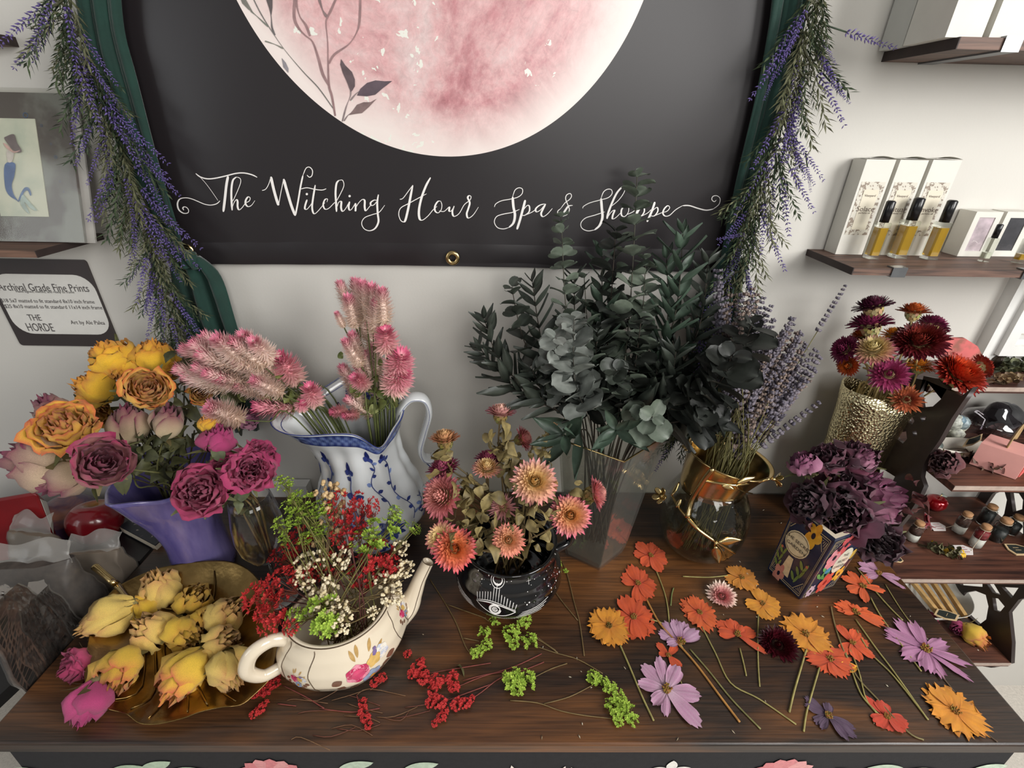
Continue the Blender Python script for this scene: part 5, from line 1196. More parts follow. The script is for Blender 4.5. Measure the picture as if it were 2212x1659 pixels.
def calyx_mesh(seed, col):
    r = random.Random(seed); g = G(); g.ball((0, 0, 0.04), 0.17, 8, 5, col)
    for j in range(6):
        a = j * PI / 3 + r.uniform(-0.3, 0.3); L_ = r.uniform(0.5, 0.95); dr = r.uniform(0.1, 0.5)
        g.grid(lambda s, t: ((0.12 + 0.30 * s + dr * s * s) * L_ * 1.2 * math.cos(a) - (t - .5) * 0.20 * math.sin(PI * (0.15 + 0.8 * s)) * math.sin(a), (0.12 + 0.30 * s + dr * s * s) * L_ * 1.2 * math.sin(a) + (t - .5) * 0.20 * math.sin(PI * (0.15 + 0.8 * s)) * math.cos(a), L_ * (0.5 * s - 0.35 * s * s * dr * 2)), 5, 2, mixc(col, L(60, 62, 34), r.random() * 0.6))
    return g.mesh('calyx', m_leaf)
def straw_mesh(name, seed, cen, mid, tip, rings=9, open_=1.0, per=17, wisp=0.0, ccol=None, dome=0.35):
    r = random.Random(seed); g = G()
    for k in range(rings):
        f = k / (rings - 1); nb = int(per * (0.5 + 0.95 * f)) + 3
        for j in range(nb):
            a = 2 * PI * (j + 0.5 * (k % 2)) / nb + r.uniform(-0.08, 0.08); phi = lerp(0.15, 1.05 + 0.75 * open_, f ** 0.9) + r.uniform(-0.1, 0.1)
            ln = lerp(0.30, 0.60, f) * r.uniform(0.9, 1.1) * (1 + wisp * r.uniform(-0.3, 0.5)); w_ = lerp(0.075, 0.105, f) * (1 - 0.4 * wisp)
            r0 = 0.12 + 0.26 * f; z0 = dome * (1 - f * 1.1); ca, sa = math.cos(a), math.sin(a)
            cc = mixc(cen, mid, min(1, f * 2)); ct = mixc(mid, tip, min(1, max(0, f * 1.5 - 0.5))); vv = r.uniform(0.85, 1.1)
            P = []
            CL = []
            for s in range(5):
                t = s / 4; ph = phi - 0.55 * (1 - t) - 0.30 * t * t * (0.2 if f > .75 else 1.6)
                if s == 0: x, z = r0, z0
                else: x += ln / 4 * math.sin(ph); z += ln / 4 * math.cos(ph)
                ww = w_ * (0.55, 0.95, 1.0, 0.62, 0.06)[s]; cup = 0.03
                P += [(x * ca - ww * sa, x * sa + ww * ca, z + cup), (x * ca, x * sa, z), (x * ca + ww * sa, x * sa - ww * ca, z + cup)]
                c = mixc(cc, ct, t * 1.1); CL += [tuple(q * vv for q in c)] * 3
            g.add(P, [(s * 3 + i, s * 3 + i + 1, s * 3 + i + 4, s * 3 + i + 3) for s in range(4) for i in (0, 1)], CL)
    if ccol:
        g.ball((0, 0, dome + 0.02), 0.16, 10, 6, ccol, 0.12, r, 0.6)
        for j in range(40):
            a, q = r.random() * 6.28, 0.17 * math.sqrt(r.random()); g.ball((q * math.cos(a), q * math.sin(a), dome + 0.10), 0.022, 4, 3, mixc(ccol, L(220, 170, 80), r.random() * .6))
    return g.mesh(name, m_straw)
def bulb_mesh(seed, col):
    r = random.Random(seed); g = G(); g.lathe((0, 0, 0), [(0.06, -0.62), (0.18, -0.55), (0.34, -0.35), (0.40, -0.12), (0.36, 0.06), (0.1, 0.1)], 12, col)
    for k in range(5):
        for j in range(9):
            a = 2 * PI * (j + 0.5 * k) / 9; z = -0.55 + 0.13 * k; rr = (0.22, 0.33, 0.40, 0.42, 0.40)[k]
            g.grid(lambda s, t: ((rr + 0.05 * s) * math.cos(a) - (t - .5) * .22 * math.sin(PI * (0.2 + 0.75 * s)) * math.sin(a), (rr + 0.05 * s) * math.sin(a) + (t - .5) * .22 * math.sin(PI * (0.2 + 0.75 * s)) * math.cos(a), z + 0.24 * s), 3, 2, tuple(q * r.uniform(0.75, 1.15) for q in col))
    return g.mesh('bract_bulb', m_leaf)
def cosmos_mesh(name, seed, col, edge, petals, ragged=0.5, gaps=None, cen=L(150, 110, 40)):
    'petals: list of (angle deg, length, half width)'
    r = random.Random(seed); g = G()
    for i, (a, ln, w_) in enumerate(petals):
        a = math.radians(a); lift = 0.02 + 0.022 * (i % 3); ph = r.random() * 6; vv = r.uniform(0.86, 1.1); c1 = tuple(q * vv for q in col); nt = r.choice((3, 3, 4))
        def fn(s, t):
            u = 2 * t - 1; W_ = w_ * (0.22 + 0.78 * math.sin(PI * (0.06 + 0.60 * s ** 0.9))) ; 
            end = 1 - ragged * 0.14 * (1 - math.cos(u * PI * nt + ph)) - 0.20 * u * u
            x = 0.10 + (ln - 0.10) * s * (1 + (end - 1) * s ** 2); y = u * W_
            z = lift + 0.03 * math.sin(u * 4 + ph) * s + 0.03 * NV(Vector((x * 4, y * 4, i + ph))) + 0.015 * math.cos(u * 13)
            return (x * math.cos(a) - y * math.sin(a), x * math.sin(a) + y * math.cos(a), max(0.012, z))
        g.grid(fn, 8, 10, None, lambda s, t: mixc(mixc(mixc(c1, edge, 0.9), c1, min(1, s * 2.2)), edge, 0.15 * s + 0.6 * (0.5 + 0.5 * math.cos((2 * t - 1) * 19)) * (0.35 + 0.65 * s)))
    me = g.mesh(name, m_petal)
    g = G(); g.ball((0, 0, 0.04), 0.13, 10, 5, mixc(cen, (0.05, 0.03, 0.01), 0.4), 0.1, r, 0.4)
    for j in range(46):
        an, q = r.random() * 6.28, 0.17 * math.sqrt(r.random()); x, y = q * math.cos(an), q * math.sin(an)
        g.tube([(x * 0.7, y * 0.7, 0.03), (x, y, 0.10 + 0.05 * r.random())], [0.012, 0.018], 4, tuple(k * r.uniform(0.6, 1.35) for k in cen))
    return me, g.mesh('flower_centre', m_bud)
def plume_mesh(name, seed, L_=1.0, R_=0.17, n=620, cols=None):
    cols = cols or (L(244, 226, 204), L(250, 230, 218), L(220, 116, 146)); r = random.Random(seed); g = G()
    g.lathe((0, 0, 0), [(R_ * 0.2, 0), (R_ * 0.42, L_ * 0.2), (R_ * 0.35, L_ * 0.7), (R_ * 0.1, L_ * 0.97)], 8, cols[1])
    for i in range(n):
        f = (i + 0.5) / n; z = L_ * f * 0.95; a = i * 2.39996; up = lerp(0.1, 1.3, f ** 2.2) + r.uniform(-.3, .3); rr = R_ * (math.sin(PI * (0.25 + 0.60 * f)) ** 0.6) * r.uniform(0.75, 1.35)
        d = Vector((math.cos(a), math.sin(a), up)).normalized(); s = Vector((-math.sin(a), math.cos(a), 0)); p = Vector((math.cos(a), math.sin(a), 0)) * rr * 0.25 + Vector((0, 0, z)); ln = rr * 1.05; w_ = R_ * 0.10
        c = mixc(cols[0], cols[1], f * 1.8) if f < 0.55 else mixc(cols[1], cols[2], ((f - 0.55) / 0.45) ** 1.8); t_ = r.random(); c2 = mixc(c, cols[2], 0.14 * t_) ; c = mixc(c, L(252, 240, 228), 0.5 * r.random())
        g.add([p - s * w_, p + s * w_, p + d * ln * 0.6 + s * w_ * 0.8, p + d * ln * 1.0 + Vector((0, 0, 0.02)), p + d * ln * 0.6 - s * w_ * 0.8], [(0, 1, 2, 4), (4, 2, 3)], [c, c, c2, c2, c2])
    return g.mesh(name, m_plume)
def octa(g, p, d, ln, w_, c):
    u = d.orthogonal().normalized(); v = d.cross(u)
    m = p + d * ln * 0.55
    g.add([p, m + u * w_, m + v * w_, m - u * w_, m - v * w_, p + d * ln], [(0, 2, 1), (0, 3, 2), (0, 4, 3), (0, 1, 4), (5, 1, 2), (5, 2, 3), (5, 3, 4), (5, 4, 1)], c)
def lavhead_mesh(name, seed, L_, whorls, cols, bud=0.009, w_=0.0024, per=6, spread=0.7):
    r = random.Random(seed); g = G(); g.tube([(0, 0, 0), (0, 0, L_)], [0.0008, 0.0005], 4, cols[2])
    for k in range(whorls):
        f = k / (whorls - 1); z = L_ * (f ** 0.9) * (1 + r.uniform(-.02, .02)); pp_ = max(3, int(per * (1 - 0.4 * f)))
        for j in range(pp_):
            a = 2 * PI * j / pp_ + k * 0.7 + r.uniform(-.3, .3); d = Vector((math.cos(a) * spread, math.sin(a) * spread, r.uniform(0.6, 1.1))).normalized()
            octa(g, Vector((0, 0, z)) + Vector((d.x, d.y, 0)) * 0.001, d, bud * r.uniform(0.7, 1.15) * (1 - 0.35 * f), w_ * (1 - 0.3 * f), mixc(cols[0], cols[1], r.random()))
    return g.mesh(name, m_bud)
def needles_mesh(name, seed, L_, n, ln, w_, cols):
    r = random.Random(seed); g = G(); bend = r.uniform(-0.02, 0.02)
    sp = lambda f: Vector((bend * f * f * 4, 0, L_ * f)); g.tube([sp(i / 8) for i in range(9)], 0.0011, 4, cols[0])
    for i in range(n):
        f = 0.08 + 0.92 * i / n; a = i * 2.4; d = Vector((math.cos(a), math.sin(a), 0.9 + r.uniform(-.3, .4))).normalized(); s = d.cross(Vector((0, 0, 1))).normalized(); p = sp(f); l_ = ln * r.uniform(0.6, 1.1); c = mixc(cols[0], cols[1], r.random())
        q = p + d * l_ * 0.5 + Vector((0, 0, -0.001)); g.add([p, q + s * w_, p + d * l_ + Vector((0, 0, 0.1 * l_)), q - s * w_], [(0, 1, 2, 3)], c)
    return g.mesh(name, m_leaf)
def cluster_mesh(name, seed, col, col2, n=46, R_=1.0, bl=0.16, kind='crisp', elong=1.0):
    r = random.Random(seed); g = G()
    for i in range(n):
        a = r.random() * 6.28; zc = r.uniform(-1, 1); q = R_ * (0.35 + 0.65 * r.random() ** 0.6) * math.sqrt(max(0, 1 - zc * zc)); c0 = Vector((q * math.cos(a), q * math.sin(a), R_ * elong * (0.75 + zc * 0.85)))
        if kind == 'ball':
            for k in range(3): g.ball(c0 + Vector((r.uniform(-1, 1), r.uniform(-1, 1), r.uniform(-1, 1))) * bl * 0.6, bl * r.uniform(0.45, 0.8), 6, 4, mixc(col, col2, r.random()), 0.25, r)
            g.tube([(0, 0, -0.3), c0 * 0.6, c0], 0.018, 3, L(120, 96, 66))
        else:
            d = (c0 + Vector((0, 0, 0.6))).normalized(); u = d.orthogonal().normalized(); v = d.cross(u); b0 = r.random() * 6
            for k in range(5):
                an = b0 + k * 1.257; e = u * math.cos(an) + v * math.sin(an); t_ = -u * math.sin(an) + v * math.cos(an); s = bl * r.uniform(0.8, 1.25); c = mixc(col, col2, r.random())
                g.add([c0, c0 + e * s * 0.7 + t_ * s * 0.42 + d * s * 0.5, c0 + e * s * 1.15 + d * s * r.uniform(0.5, 1.0), c0 + e * s * 0.7 - t_ * s * 0.42 + d * s * 0.5], [(0, 1, 2, 3)], [mixc(c, (0, 0, 0), 0.35), c, mixc(c, col2, 0.5), c])
            if i % 3 == 0: g.tube([(0, 0, -0.3), c0 * 0.5, c0], 0.02, 3, mixc(col, L(90, 70, 40), 0.7))
    return g.mesh(name, m_bud)
# ---- directions in the room
def face(u, v, fu, fv, fc):
    d = -ray(u, v).normalized(); up = Vector((0, 0.47, 0.88)); return (Vector((1, 0, 0)) * fu + up * fv + d * fc).normalized()
def stem_geo(pts, r0, r1, col, nm, parent, m=None, n=5, knots=False):
    g = G(); q, _ = cat([Vector(p) for p in pts], None, 5); k = len(q)
    g.tube(q, [lerp(r0, r1, i / (k - 1)) for i in range(k)], n, col); return g.build(nm, m or m_stem, parent)
def leafy(g, p, d, s, col, r, droop=0.3):
    u = d.orthogonal().normalized(); u = (Quaternion(d, r.random() * 6.28) @ u); w_ = d.cross(u); ph = r.random() * 6
    g.grid(lambda a, b: p + (d * (1 - 0.5 * a) + w_ * 0.6 * a) * s * a + u * (s * 0.34 * math.sin(PI * (0.04 + 0.92 * a)) * (2 * b - 1)) - Vector((0, 0, droop * s * a * a)) + w_ * (0.10 * s * math.sin(6 * a + ph) * (2 * b - 1) ** 2), 6, 4, None, lambda a, b: tuple(q * (1 - 0.25 * (1 if abs(b - .5) < .1 else 0)) for q in col))
# ================================================================== bouquets
SG = L(92, 92, 52); SB_ = L(108, 88, 52); STRAWC = L(176, 156, 104)
RADC = {}
def mrad(me):
    if me.name not in RADC:
        rs = sorted(math.hypot(v.co.x, v.co.y) for v in me.vertices); zs = [v.co.z for v in me.vertices]; RADC[me.name] = (rs[int(len(rs) * 0.985)], min(zs), max(zs))
    return RADC[me.name]
def head_xf(me, P, d, R, along=None):
    rr, z0, z1 = mrad(me); s = R / max(rr, (z1 - max(z0, 0)) * 0.5)
    zc = (max(z0, 0) + z1) / 2 if along is None else along
    return P - d * (zc * s), s
def bloom_in(nm, label, cat_, base, neck, P, d, R, me, hn='bloom', stemc=SG, sr=0.0016, caly=None, calm='calyx', group=None, spin=0.0, bend=0.4, hs=(1, 1, 1)):
    o = thing(nm, base, label, cat_, group); hp0, s = head_xf(me, P, d, R)
    mid = hp0 - d * (R * 1.6 + 0.012)
    pts = [base, neck] + ([neck.lerp(mid, 0.6)] if (mid - neck).length > 0.03 else []) + ([mid] if (mid - neck).length > 0.015 else []) + [hp0]
    if stemc: stem_geo(pts, sr, sr * 0.8, stemc, 'stem', o)
    obj(hn, me, o, hp0 - base, quat_to(d, spin), (s * hs[0], s * hs[1], s * hs[2]))
    if caly: obj(calm, caly, o, hp0 - base, quat_to(d, spin), s)
    return o, hp0
rnd = random.Random(21)
# ---- rose prototypes
YA, YB = L(236, 186, 44), L(214, 134, 40)
rY = [rose_mesh('petals', 31 + i, YA, YB, 19, op, 5.0, 0.07, core=L(226, 168, 62)) for i, op in enumerate((0.15, 0.45, 0.05))]
rYo = rose_mesh('petals', 41, L(238, 190, 84), L(196, 84, 40), 28, 0.6, 8.0, 0.06, core=L(240, 186, 96))
rYp = rose_mesh('petals', 42, L(238, 190, 60), L(206, 92, 60), 26, 0.7, 8.0, 0.08, core=L(238, 186, 90))
BI1, BI2 = L(208, 190, 150), L(108, 24, 60)
rB = [rose_mesh('petals', 51, BI1, BI2, 12, 0.10, 2.0, 0.045, core=L(96, 20, 46), long_=1.45, ck=1.1), rose_mesh('petals', 52, L(222, 166, 150), L(148, 26, 78), 24, 0.58, 1.4, 0.06, core=L(146, 24, 72), ck=0.7), rose_mesh('petals', 53, L(218, 196, 160), L(112, 28, 66), 14, 0.30, 1.5, 0.06, core=L(96, 20, 46), long_=1.3, ck=1.0)]
PK1, PK2 = L(206, 76, 120), L(142, 36, 78)
rP = [rose_mesh('petals', 61, PK1, PK2, 24, 0.62, 3.0, 0.09), rose_mesh('petals', 62, L(192, 66, 122), L(150, 40, 92), 14, 0.15, 2.6, 0.06), rose_mesh('petals', 63, L(212, 82, 128), L(150, 34, 84), 26, 0.7, 3.0, 0.12)]
DK1, DK2 = L(116, 38, 68), L(58, 14, 36)
rD = [rose_mesh('petals', 71, DK1, DK2, 24, 0.65, 1.6, 0.13), rose_mesh('petals', 72, L(170, 112, 140), L(104, 28, 72), 15, 0.25, 2.8, 0.09), rose_mesh('petals', 73, L(88, 26, 48), L(42, 10, 26), 26, 0.75, 1.8, 0.13), rose_mesh('petals', 74, L(176, 120, 142), L(110, 36, 76), 16, 0.4, 2.6, 0.10, long_=1.1)]
cal_g = calyx_mesh(1, L(98, 100, 60)); cal_o = calyx_mesh(2, L(112, 100, 64))

# ---------------- purple vase
PB = PVC + Vector((0, 0, 0.02)); 
def pneck(): return PVC + Vector((rnd.uniform(-0.025, 0.02), rnd.uniform(-0.02, 0.025), Hp * 0.85))
for i, (u, v, y, R, f, me, lb) in enumerate((
    (240, 768, .70, 46, (-.5, .5, .35), rY[1], 'large yellow rose at the upper left of the purple vase bouquet'),
    (333, 765, .72, 39, (-.1, .8, .25), rY[0], 'yellow rose highest in the purple vase, beside the lavender garland tip'),
    (262, 798, .685, 31, (.1, -.6, .4), rY[2], 'small yellow rosebud hanging just below the upper left yellow rose'),
    (200, 838, .665, 42, (-.7, .25, .4), rY[0], 'golden yellow rose facing left, at the outer edge of the bouquet'),
    (318, 838, .63, 45, (.1, .25, .95), rYo, 'open yellow rose with orange-edged swirl above the two white-purple buds'),
    (434, 848, .70, 25, (.2, .1, .9), rYo, 'small orange-yellow rose half hidden under the pink plumes'),
    (203, 893, .655, 35, (.2, -.1, .7), rY[1], 'shaded yellow rose tucked behind the broad orange-edged one'),
    (372, 795, .72, 26, (.5, -.2, .3), rY[2], 'yellow rosebud behind dark leaves next to the pink plumes'),
    (137, 922, .555, 62, (-.35, .35, .85), rYp, 'broad yellow rose with orange petal edges lowest of the yellow ones'))):
    P = aty(u, v, y); bloom_in('dried_rose', lb, 'rose', PB + Vector((rnd.uniform(-.02, .02), rnd.uniform(-.02, .02), 0)), pneck(), P, Vector(face(u, v, *f)), R * pxm(u, v, P) * 1.06, me, 'petals', caly=cal_g, spin=rnd.random() * 6)
for i, (u, v, y, R, f, me, lb) in enumerate((
    (275, 915, .60, 52, (-.12, .8, .38), rB[0], 'cream rosebud with purple rims, left one of the upright pair'),
    (361, 908, .60, 46, (.15, .8, .42), rB[0], 'cream rosebud with purple rims, right one of the upright pair'),
    (88, 992, .545, 74, (-.95, .1, .25), rB[2], 'big cream and purple rose lying sideways, farthest left'),
    (222, 998, .50, 58, (.2, .15, .95), rB[1], 'open magenta-purple rose facing forward above the purple vase lip'),
    (135, 1035, .53, 52, (-.7, -.35, .35), rB[2], 'drooping cream and purple rose just above the red package'),
    (112, 885, .60, 42, (-.6, .7, .2), rB[2], 'purple-tipped rose poking up behind the broad yellow rose'),
    (535, 905, .66, 26, (.7, .2, .3), rD[3], 'purple rose half hidden beyond the magenta bud'))):
    P = aty(u, v, y); bloom_in('dried_rose', lb, 'rose', PB + Vector((rnd.uniform(-.02, .02), rnd.uniform(-.02, .02), 0)), pneck(), P, Vector(face(u, v, *f)), R * pxm(u, v, P) * 1.0, me, 'petals', caly=cal_o, spin=rnd.random() * 6)
# loose dark foliage between the roses
def foliage(nm, label, pts, n, smin, smax, cols, base, seed, spread=0.02, cat_='foliage'):
    r = random.Random(seed); o = thing(nm, base, label, cat_); g = G()
    for j in range(n):
        u, v, y = r.choice(pts); p = aty(u + r.uniform(-22, 22), v + r.uniform(-22, 22), y + r.uniform(-spread, spread)); d = Vector((r.uniform(-1, 1), r.uniform(-1, .3), r.uniform(-.6, .9))).normalized()
        leafy(g, p, d, r.uniform(smin, smax), mixc(cols[0], cols[1], r.random()), r)
    g.build('leaves', m_leaf, o); s = G()
    for j, (u, v, y) in enumerate(pts): q, _ = cat([base + Vector((0, 0, 0.02)), base + Vector((r.uniform(-.02, .02), r.uniform(-.02, .02), 0.13)), aty(u, v, y)], None, 5); s.tube(q, 0.0013, 4, mixc(cols[0], L(70, 56, 34), 0.6))
    s.build('stems', m_stem, o); return o
foliage('rose_foliage', 'crinkled dark green rose leaves filling the purple vase bouquet', [(400, 780, .72), (420, 820, .70), (380, 850, .68), (300, 870, .66), (260, 850, .68), (500, 870, .70), (520, 860, .70), (480, 890, .69), (400, 900, .66), (300, 960, .60), (330, 990, .60), (370, 960, .60), (400, 970, .62), (280, 970, .60), (420, 930, .64), (350, 1000, .60), (370, 870, .67), (240, 1020, .56), (320, 930, .62)], 120, 0.022, 0.042, (L(58, 62, 38), L(84, 84, 50)), PB, 4)
# ---------------- roses in the wine glass
WB_ = WGC + Vector((0, 0, Hw * 0.40)); WN = WGC + Vector((0, 0, Hw * 0.93))
for i, (u, v, y, R, f, me, lb) in enumerate((
    (470, 945, .585, 38, (.05, .9, .35), rP[1], 'closed magenta rosebud standing highest above the wine glass'),
    (432, 1060, .515, 58, (-.25, -.05, .95), rP[0], 'open magenta rose lowest and leftmost in the wine glass'),
    (490, 1022, .55, 44, (-.1, .1, .9), rP[0], 'deep magenta rose between the two widest ones in the wine glass'),
    (542, 1018, .53, 50, (.15, .1, .95), rP[2], 'bright pink rose facing forward right over the wine glass rim'),
    (562, 985, .575, 46, (.55, .5, .3), rP[2], 'ruffled magenta rose farthest right behind the others in the wine glass'),
    (450, 912, .60, 22, (-.3, .6, .4), rY[2], 'peach rosebud peeking behind the closed magenta bud'))):
    P = aty(u, v, y); bloom_in('dried_rose', lb, 'rose', WB_ + Vector((rnd.uniform(-.008, .008), rnd.uniform(-.008, .008), 0.012)), WN + Vector((rnd.uniform(-.014, .014), rnd.uniform(-.014, .014), 0)), P, Vector(face(u, v, *f)), R * pxm(u, v, P), me, 'petals', caly=cal_g, spin=rnd.random() * 6, stemc=SB_)
foliage('rose_foliage', 'dull green rose leaves drooping inside the wine glass mouth', [(520, 1085, .55), (490, 1075, .54), (540, 1105, .56), (460, 975, .575)], 12, 0.018, 0.032, (L(78, 86, 56), L(104, 108, 74)), WB_, 9, 0.008)
# ---------------- pink plumes in the pitcher
plm = [plume_mesh('plume', 80 + i, 1.0, 0.215, 520) for i in range(3)] + [plume_mesh('plume', 90, 1.0, 0.30, 420, (L(230, 204, 186), L(230, 160, 168), L(214, 92, 132)))]
def plume(u, v, y, ln, neck, base, label, group, k, fat=1.0, dirv=None):
    tip = aty(u, v, y); d = (tip - neck).normalized() if dirv is None else dirv
    L_ = ln * pxm(u, v, tip); p0 = tip - d * L_
    o = thing('celosia_stem', base, label, 'flower', group)
    stem_geo([base, neck, neck.lerp(p0, 0.5) + Vector((0, 0, -0.003)), p0 + d * L_ * 0.1], 0.0013, 0.0011, mixc(L(96, 104, 56), L(70, 76, 40), rnd.random()), 'stem', o)
    obj('plume', plm[k], o, p0 - base, quat_to(d, rnd.random() * 6), (L_ * fat, L_ * fat, L_))
    return o
r2 = random.Random(5)
LN = lambda: PCC + Vector((-0.075 + r2.uniform(-.03, .03), r2.uniform(-.02, .035), Hj + 0.006)); PB2 = PCC + Vector((0.02, 0, 0.03))
for (u, v, ln) in [(392, 752, 100), (378, 796, 95), (398, 812, 105), (436, 724, 110), (465, 728, 110), (498, 735, 105), (522, 722, 100), (545, 735, 95), (428, 762, 110), (455, 778, 110), (480, 792, 110), (420, 792, 110), (508, 770, 100), (535, 790, 95), (562, 775, 90), (470, 815, 100), (505, 830, 90), (412, 740, 110), (450, 745, 110), (485, 758, 105), (530, 755, 95), (440, 805, 100), (545, 820, 85)]:
    plume(u, v, .66 + r2.uniform(-.035, .035), ln * 0.86, LN(), PB2, ('uppermost' if v < 755 else 'middle layer' if v < 795 else 'lowest layer') + ' pale pink celosia plume of the bunch leaning over the pitcher spout', 'celosia plumes leaning over the spout', r2.randrange(3), 1.1)
for (u, v, ln, lb) in ((603, 770, 80, 'pink celosia plume standing apart right of the leaning bunch'), (655, 870, 40, 'short pink celosia plume low inside the pitcher mouth'), (668, 835, 60, 'dusky pink celosia plume inside the pitcher near its back wall'), (552, 878, 80, 'pink celosia plume resting on the very tip of the pitcher spout')):
    plume(u, v, .665, ln, LN(), PB2, lb, None, 3)
plume(447, 878, .60, 78, aty(640, 905, .655), PB2, 'pale pink celosia plume drooping over the magenta rosebud', None, 1, 1.5, (aty(447, 878, .60) - aty(545, 920, .63)).normalized())
RN = lambda: PCC + Vector((0.035 + r2.uniform(-.022, .03), r2.uniform(-.02, .03), Hj - 0.005))
for (u, v, ln) in [(733, 608, 70), (767, 604, 85), (783, 610, 90), (803, 616, 85), (825, 624, 85), (752, 640, 80), (772, 655, 85), (812, 650, 80), (727, 675, 40), (795, 690, 85), (760, 720, 75), (745, 735, 75), (810, 745, 70), (785, 760, 75), (770, 790, 70), (755, 812, 70), (815, 790, 65), (790, 815, 65), (738, 790, 75), (748, 860, 70)]:
    plume(u, v, .705 + r2.uniform(-.03, .03), ln * 0.95, RN(), PB2, ('topmost' if v < 660 else 'mid-height' if v < 750 else 'low') + ' pale pink celosia plume in the upright bunch of the pitcher', 'upright celosia plumes in the pitcher', r2.randrange(3), 1.0)
for (u, v, ln, lb, k) in ((868, 765, 75, 'pink-tipped celosia plume highest of two leaning right toward the handle', 3), (872, 803, 75, 'pink-tipped celosia plume lowest of two leaning right toward the handle', 3), (832, 712, 62, 'round-topped bright pink celosia plume on the right of the upright bunch', 3), (716, 890, 34, 'short bright pink celosia plume at the pitcher rim', 3), (742, 898, 34, 'short pink celosia plume just above the notch of pitcher rim', 3), (765, 815, 45, 'bright pink celosia plume head low among green stems', 3)):
    plume(u, v, .67, ln, RN(), PB2, lb, None, k, 1.15)
g = G(); o = thing('celosia_foliage', PB2, 'narrow green leaves among the pink celosia stems in the pitcher', 'foliage')
for j in range(60):
    a, b = (RN(), aty(r2.uniform(735, 830), r2.uniform(680, 850), .70)) if j % 2 else (LN(), aty(r2.uniform(500, 620), r2.uniform(790, 880), .665))
    p = a.lerp(b, r2.random()); leafy(g, p, (b - a + Vector((r2.uniform(-.1, .1), r2.uniform(-.1, .1), 0))).normalized(), r2.uniform(0.015, 0.032), mixc(L(92, 104, 50), L(120, 124, 66), r2.random()), r2, 0.05)
g.build('leaves', m_leaf, o)
# ---------------- eucalyptus
HXB = HXC + Vector((0, 0, 0.03)); r3 = random.Random(12)
def euca(tip, bend, label, kind, n, s, cols, group=None, starts=0.42, seed=0, y=None, grow=1.0):
    u, v, y = tip; T_ = aty(u, v, y); nk = HXC + Vector((0.045 * max(-1, min(1, (T_.x - HXC.x) / 0.12)), r3.uniform(-.03, .03), HX * 0.97)); b = HXB + Vector((r3.uniform(-.025, .025), r3.uniform(-.025, .025), 0))
    mid = nk.lerp(T_, 0.5) + Vector((bend, r3.uniform(-.01, .01), abs(bend) * 0.4))
    q, _ = cat([b, nk, mid, T_], None, 12); o = thing('eucalyptus_branch', b, label, 'branch', group); rr = random.Random(seed)
    g = G(); k = len(q); g.tube(q, [lerp(0.0016, 0.0007, i / (k - 1)) for i in range(k)], 5, mixc(cols[0], L(60, 46, 34), 0.6)); g.build('stem', m_stem, o)
    g = G()
    for j in range(n):
        f = lerp(starts, 1.0, j / (n - 1)); i = min(k - 2, int(f * (k - 1))); p = q[i].lerp(q[i + 1], f * (k - 1) - i); d = (q[i + 1] - q[i]).normalized(); fr = (j / (n - 1))
        for sgn in (0, PI):
            a = j * 1.5708 + sgn + rr.uniform(-.4, .4); u_ = d.orthogonal().normalized(); sd = (Quaternion(d, a) @ u_)
            sz = s * 1.15 * (1.0 - 0.50 * fr ** 2.2 * grow) * rr.uniform(0.8, 1.15); out = (sd + d * (0.75 if kind == 'lance' else rr.uniform(0.05, 0.6))).normalized(); w_ = d.cross(out).normalized(); w_ = (Quaternion(out, rr.uniform(-.7, .7)) @ w_); nn = out.cross(w_)
            c = mixc(cols[0], cols[1], rr.random()); 
            if kind == 'round':
                p2 = p + out * sz * 0.08
                g.grid(lambda A, B: p2 + out * (sz * (1 - math.cos(PI * A)) / 2) + w_ * (sz * 0.52 * math.sin(PI * (0.03 + 0.94 * A)) ** 0.75 * (2 * B - 1)) + nn * (sz * 0.10 * ((2 * B - 1) ** 2 - 0.5) + sz * 0.10 * math.sin(A * 3)), 6, 6, None, lambda A, B: mixc(c, cols[2], 0.35 if abs(B - .5) < .1 else 0.0))
            else:
                ln = sz * 1.7
                g.grid(lambda A, B: p + out * (ln * A) + w_ * (ln * 0.15 * math.sin(PI * A ** 0.85) * (2 * B - 1)) + nn * (ln * 0.06 * (2 * B - 1) ** 2) + nn * (ln * 0.10 * A * A), 7, 4, None, lambda A, B: mixc(c, cols[2], 0.3 if abs(B - .5) < .1 else 0.0))
    g.build('leaves', m_leafe, o); return o
m_leafe = mat('preserved_leaf', vcol=True, rough=0.48, nscale=70, nstr=0.22, bump=0.3, bscale=200, bdist=0.0006)
CD = (L(40, 46, 40), L(56, 62, 54), L(80, 86, 78)); CG = (L(48, 62, 50), L(70, 88, 74), L(94, 110, 96)); CS = (L(96, 102, 96), L(128, 132, 126), L(150, 154, 148)); CK = (L(30, 33, 30), L(44, 47, 42), L(66, 70, 64)); CM = (L(76, 86, 74), L(104, 114, 100), L(128, 136, 124))
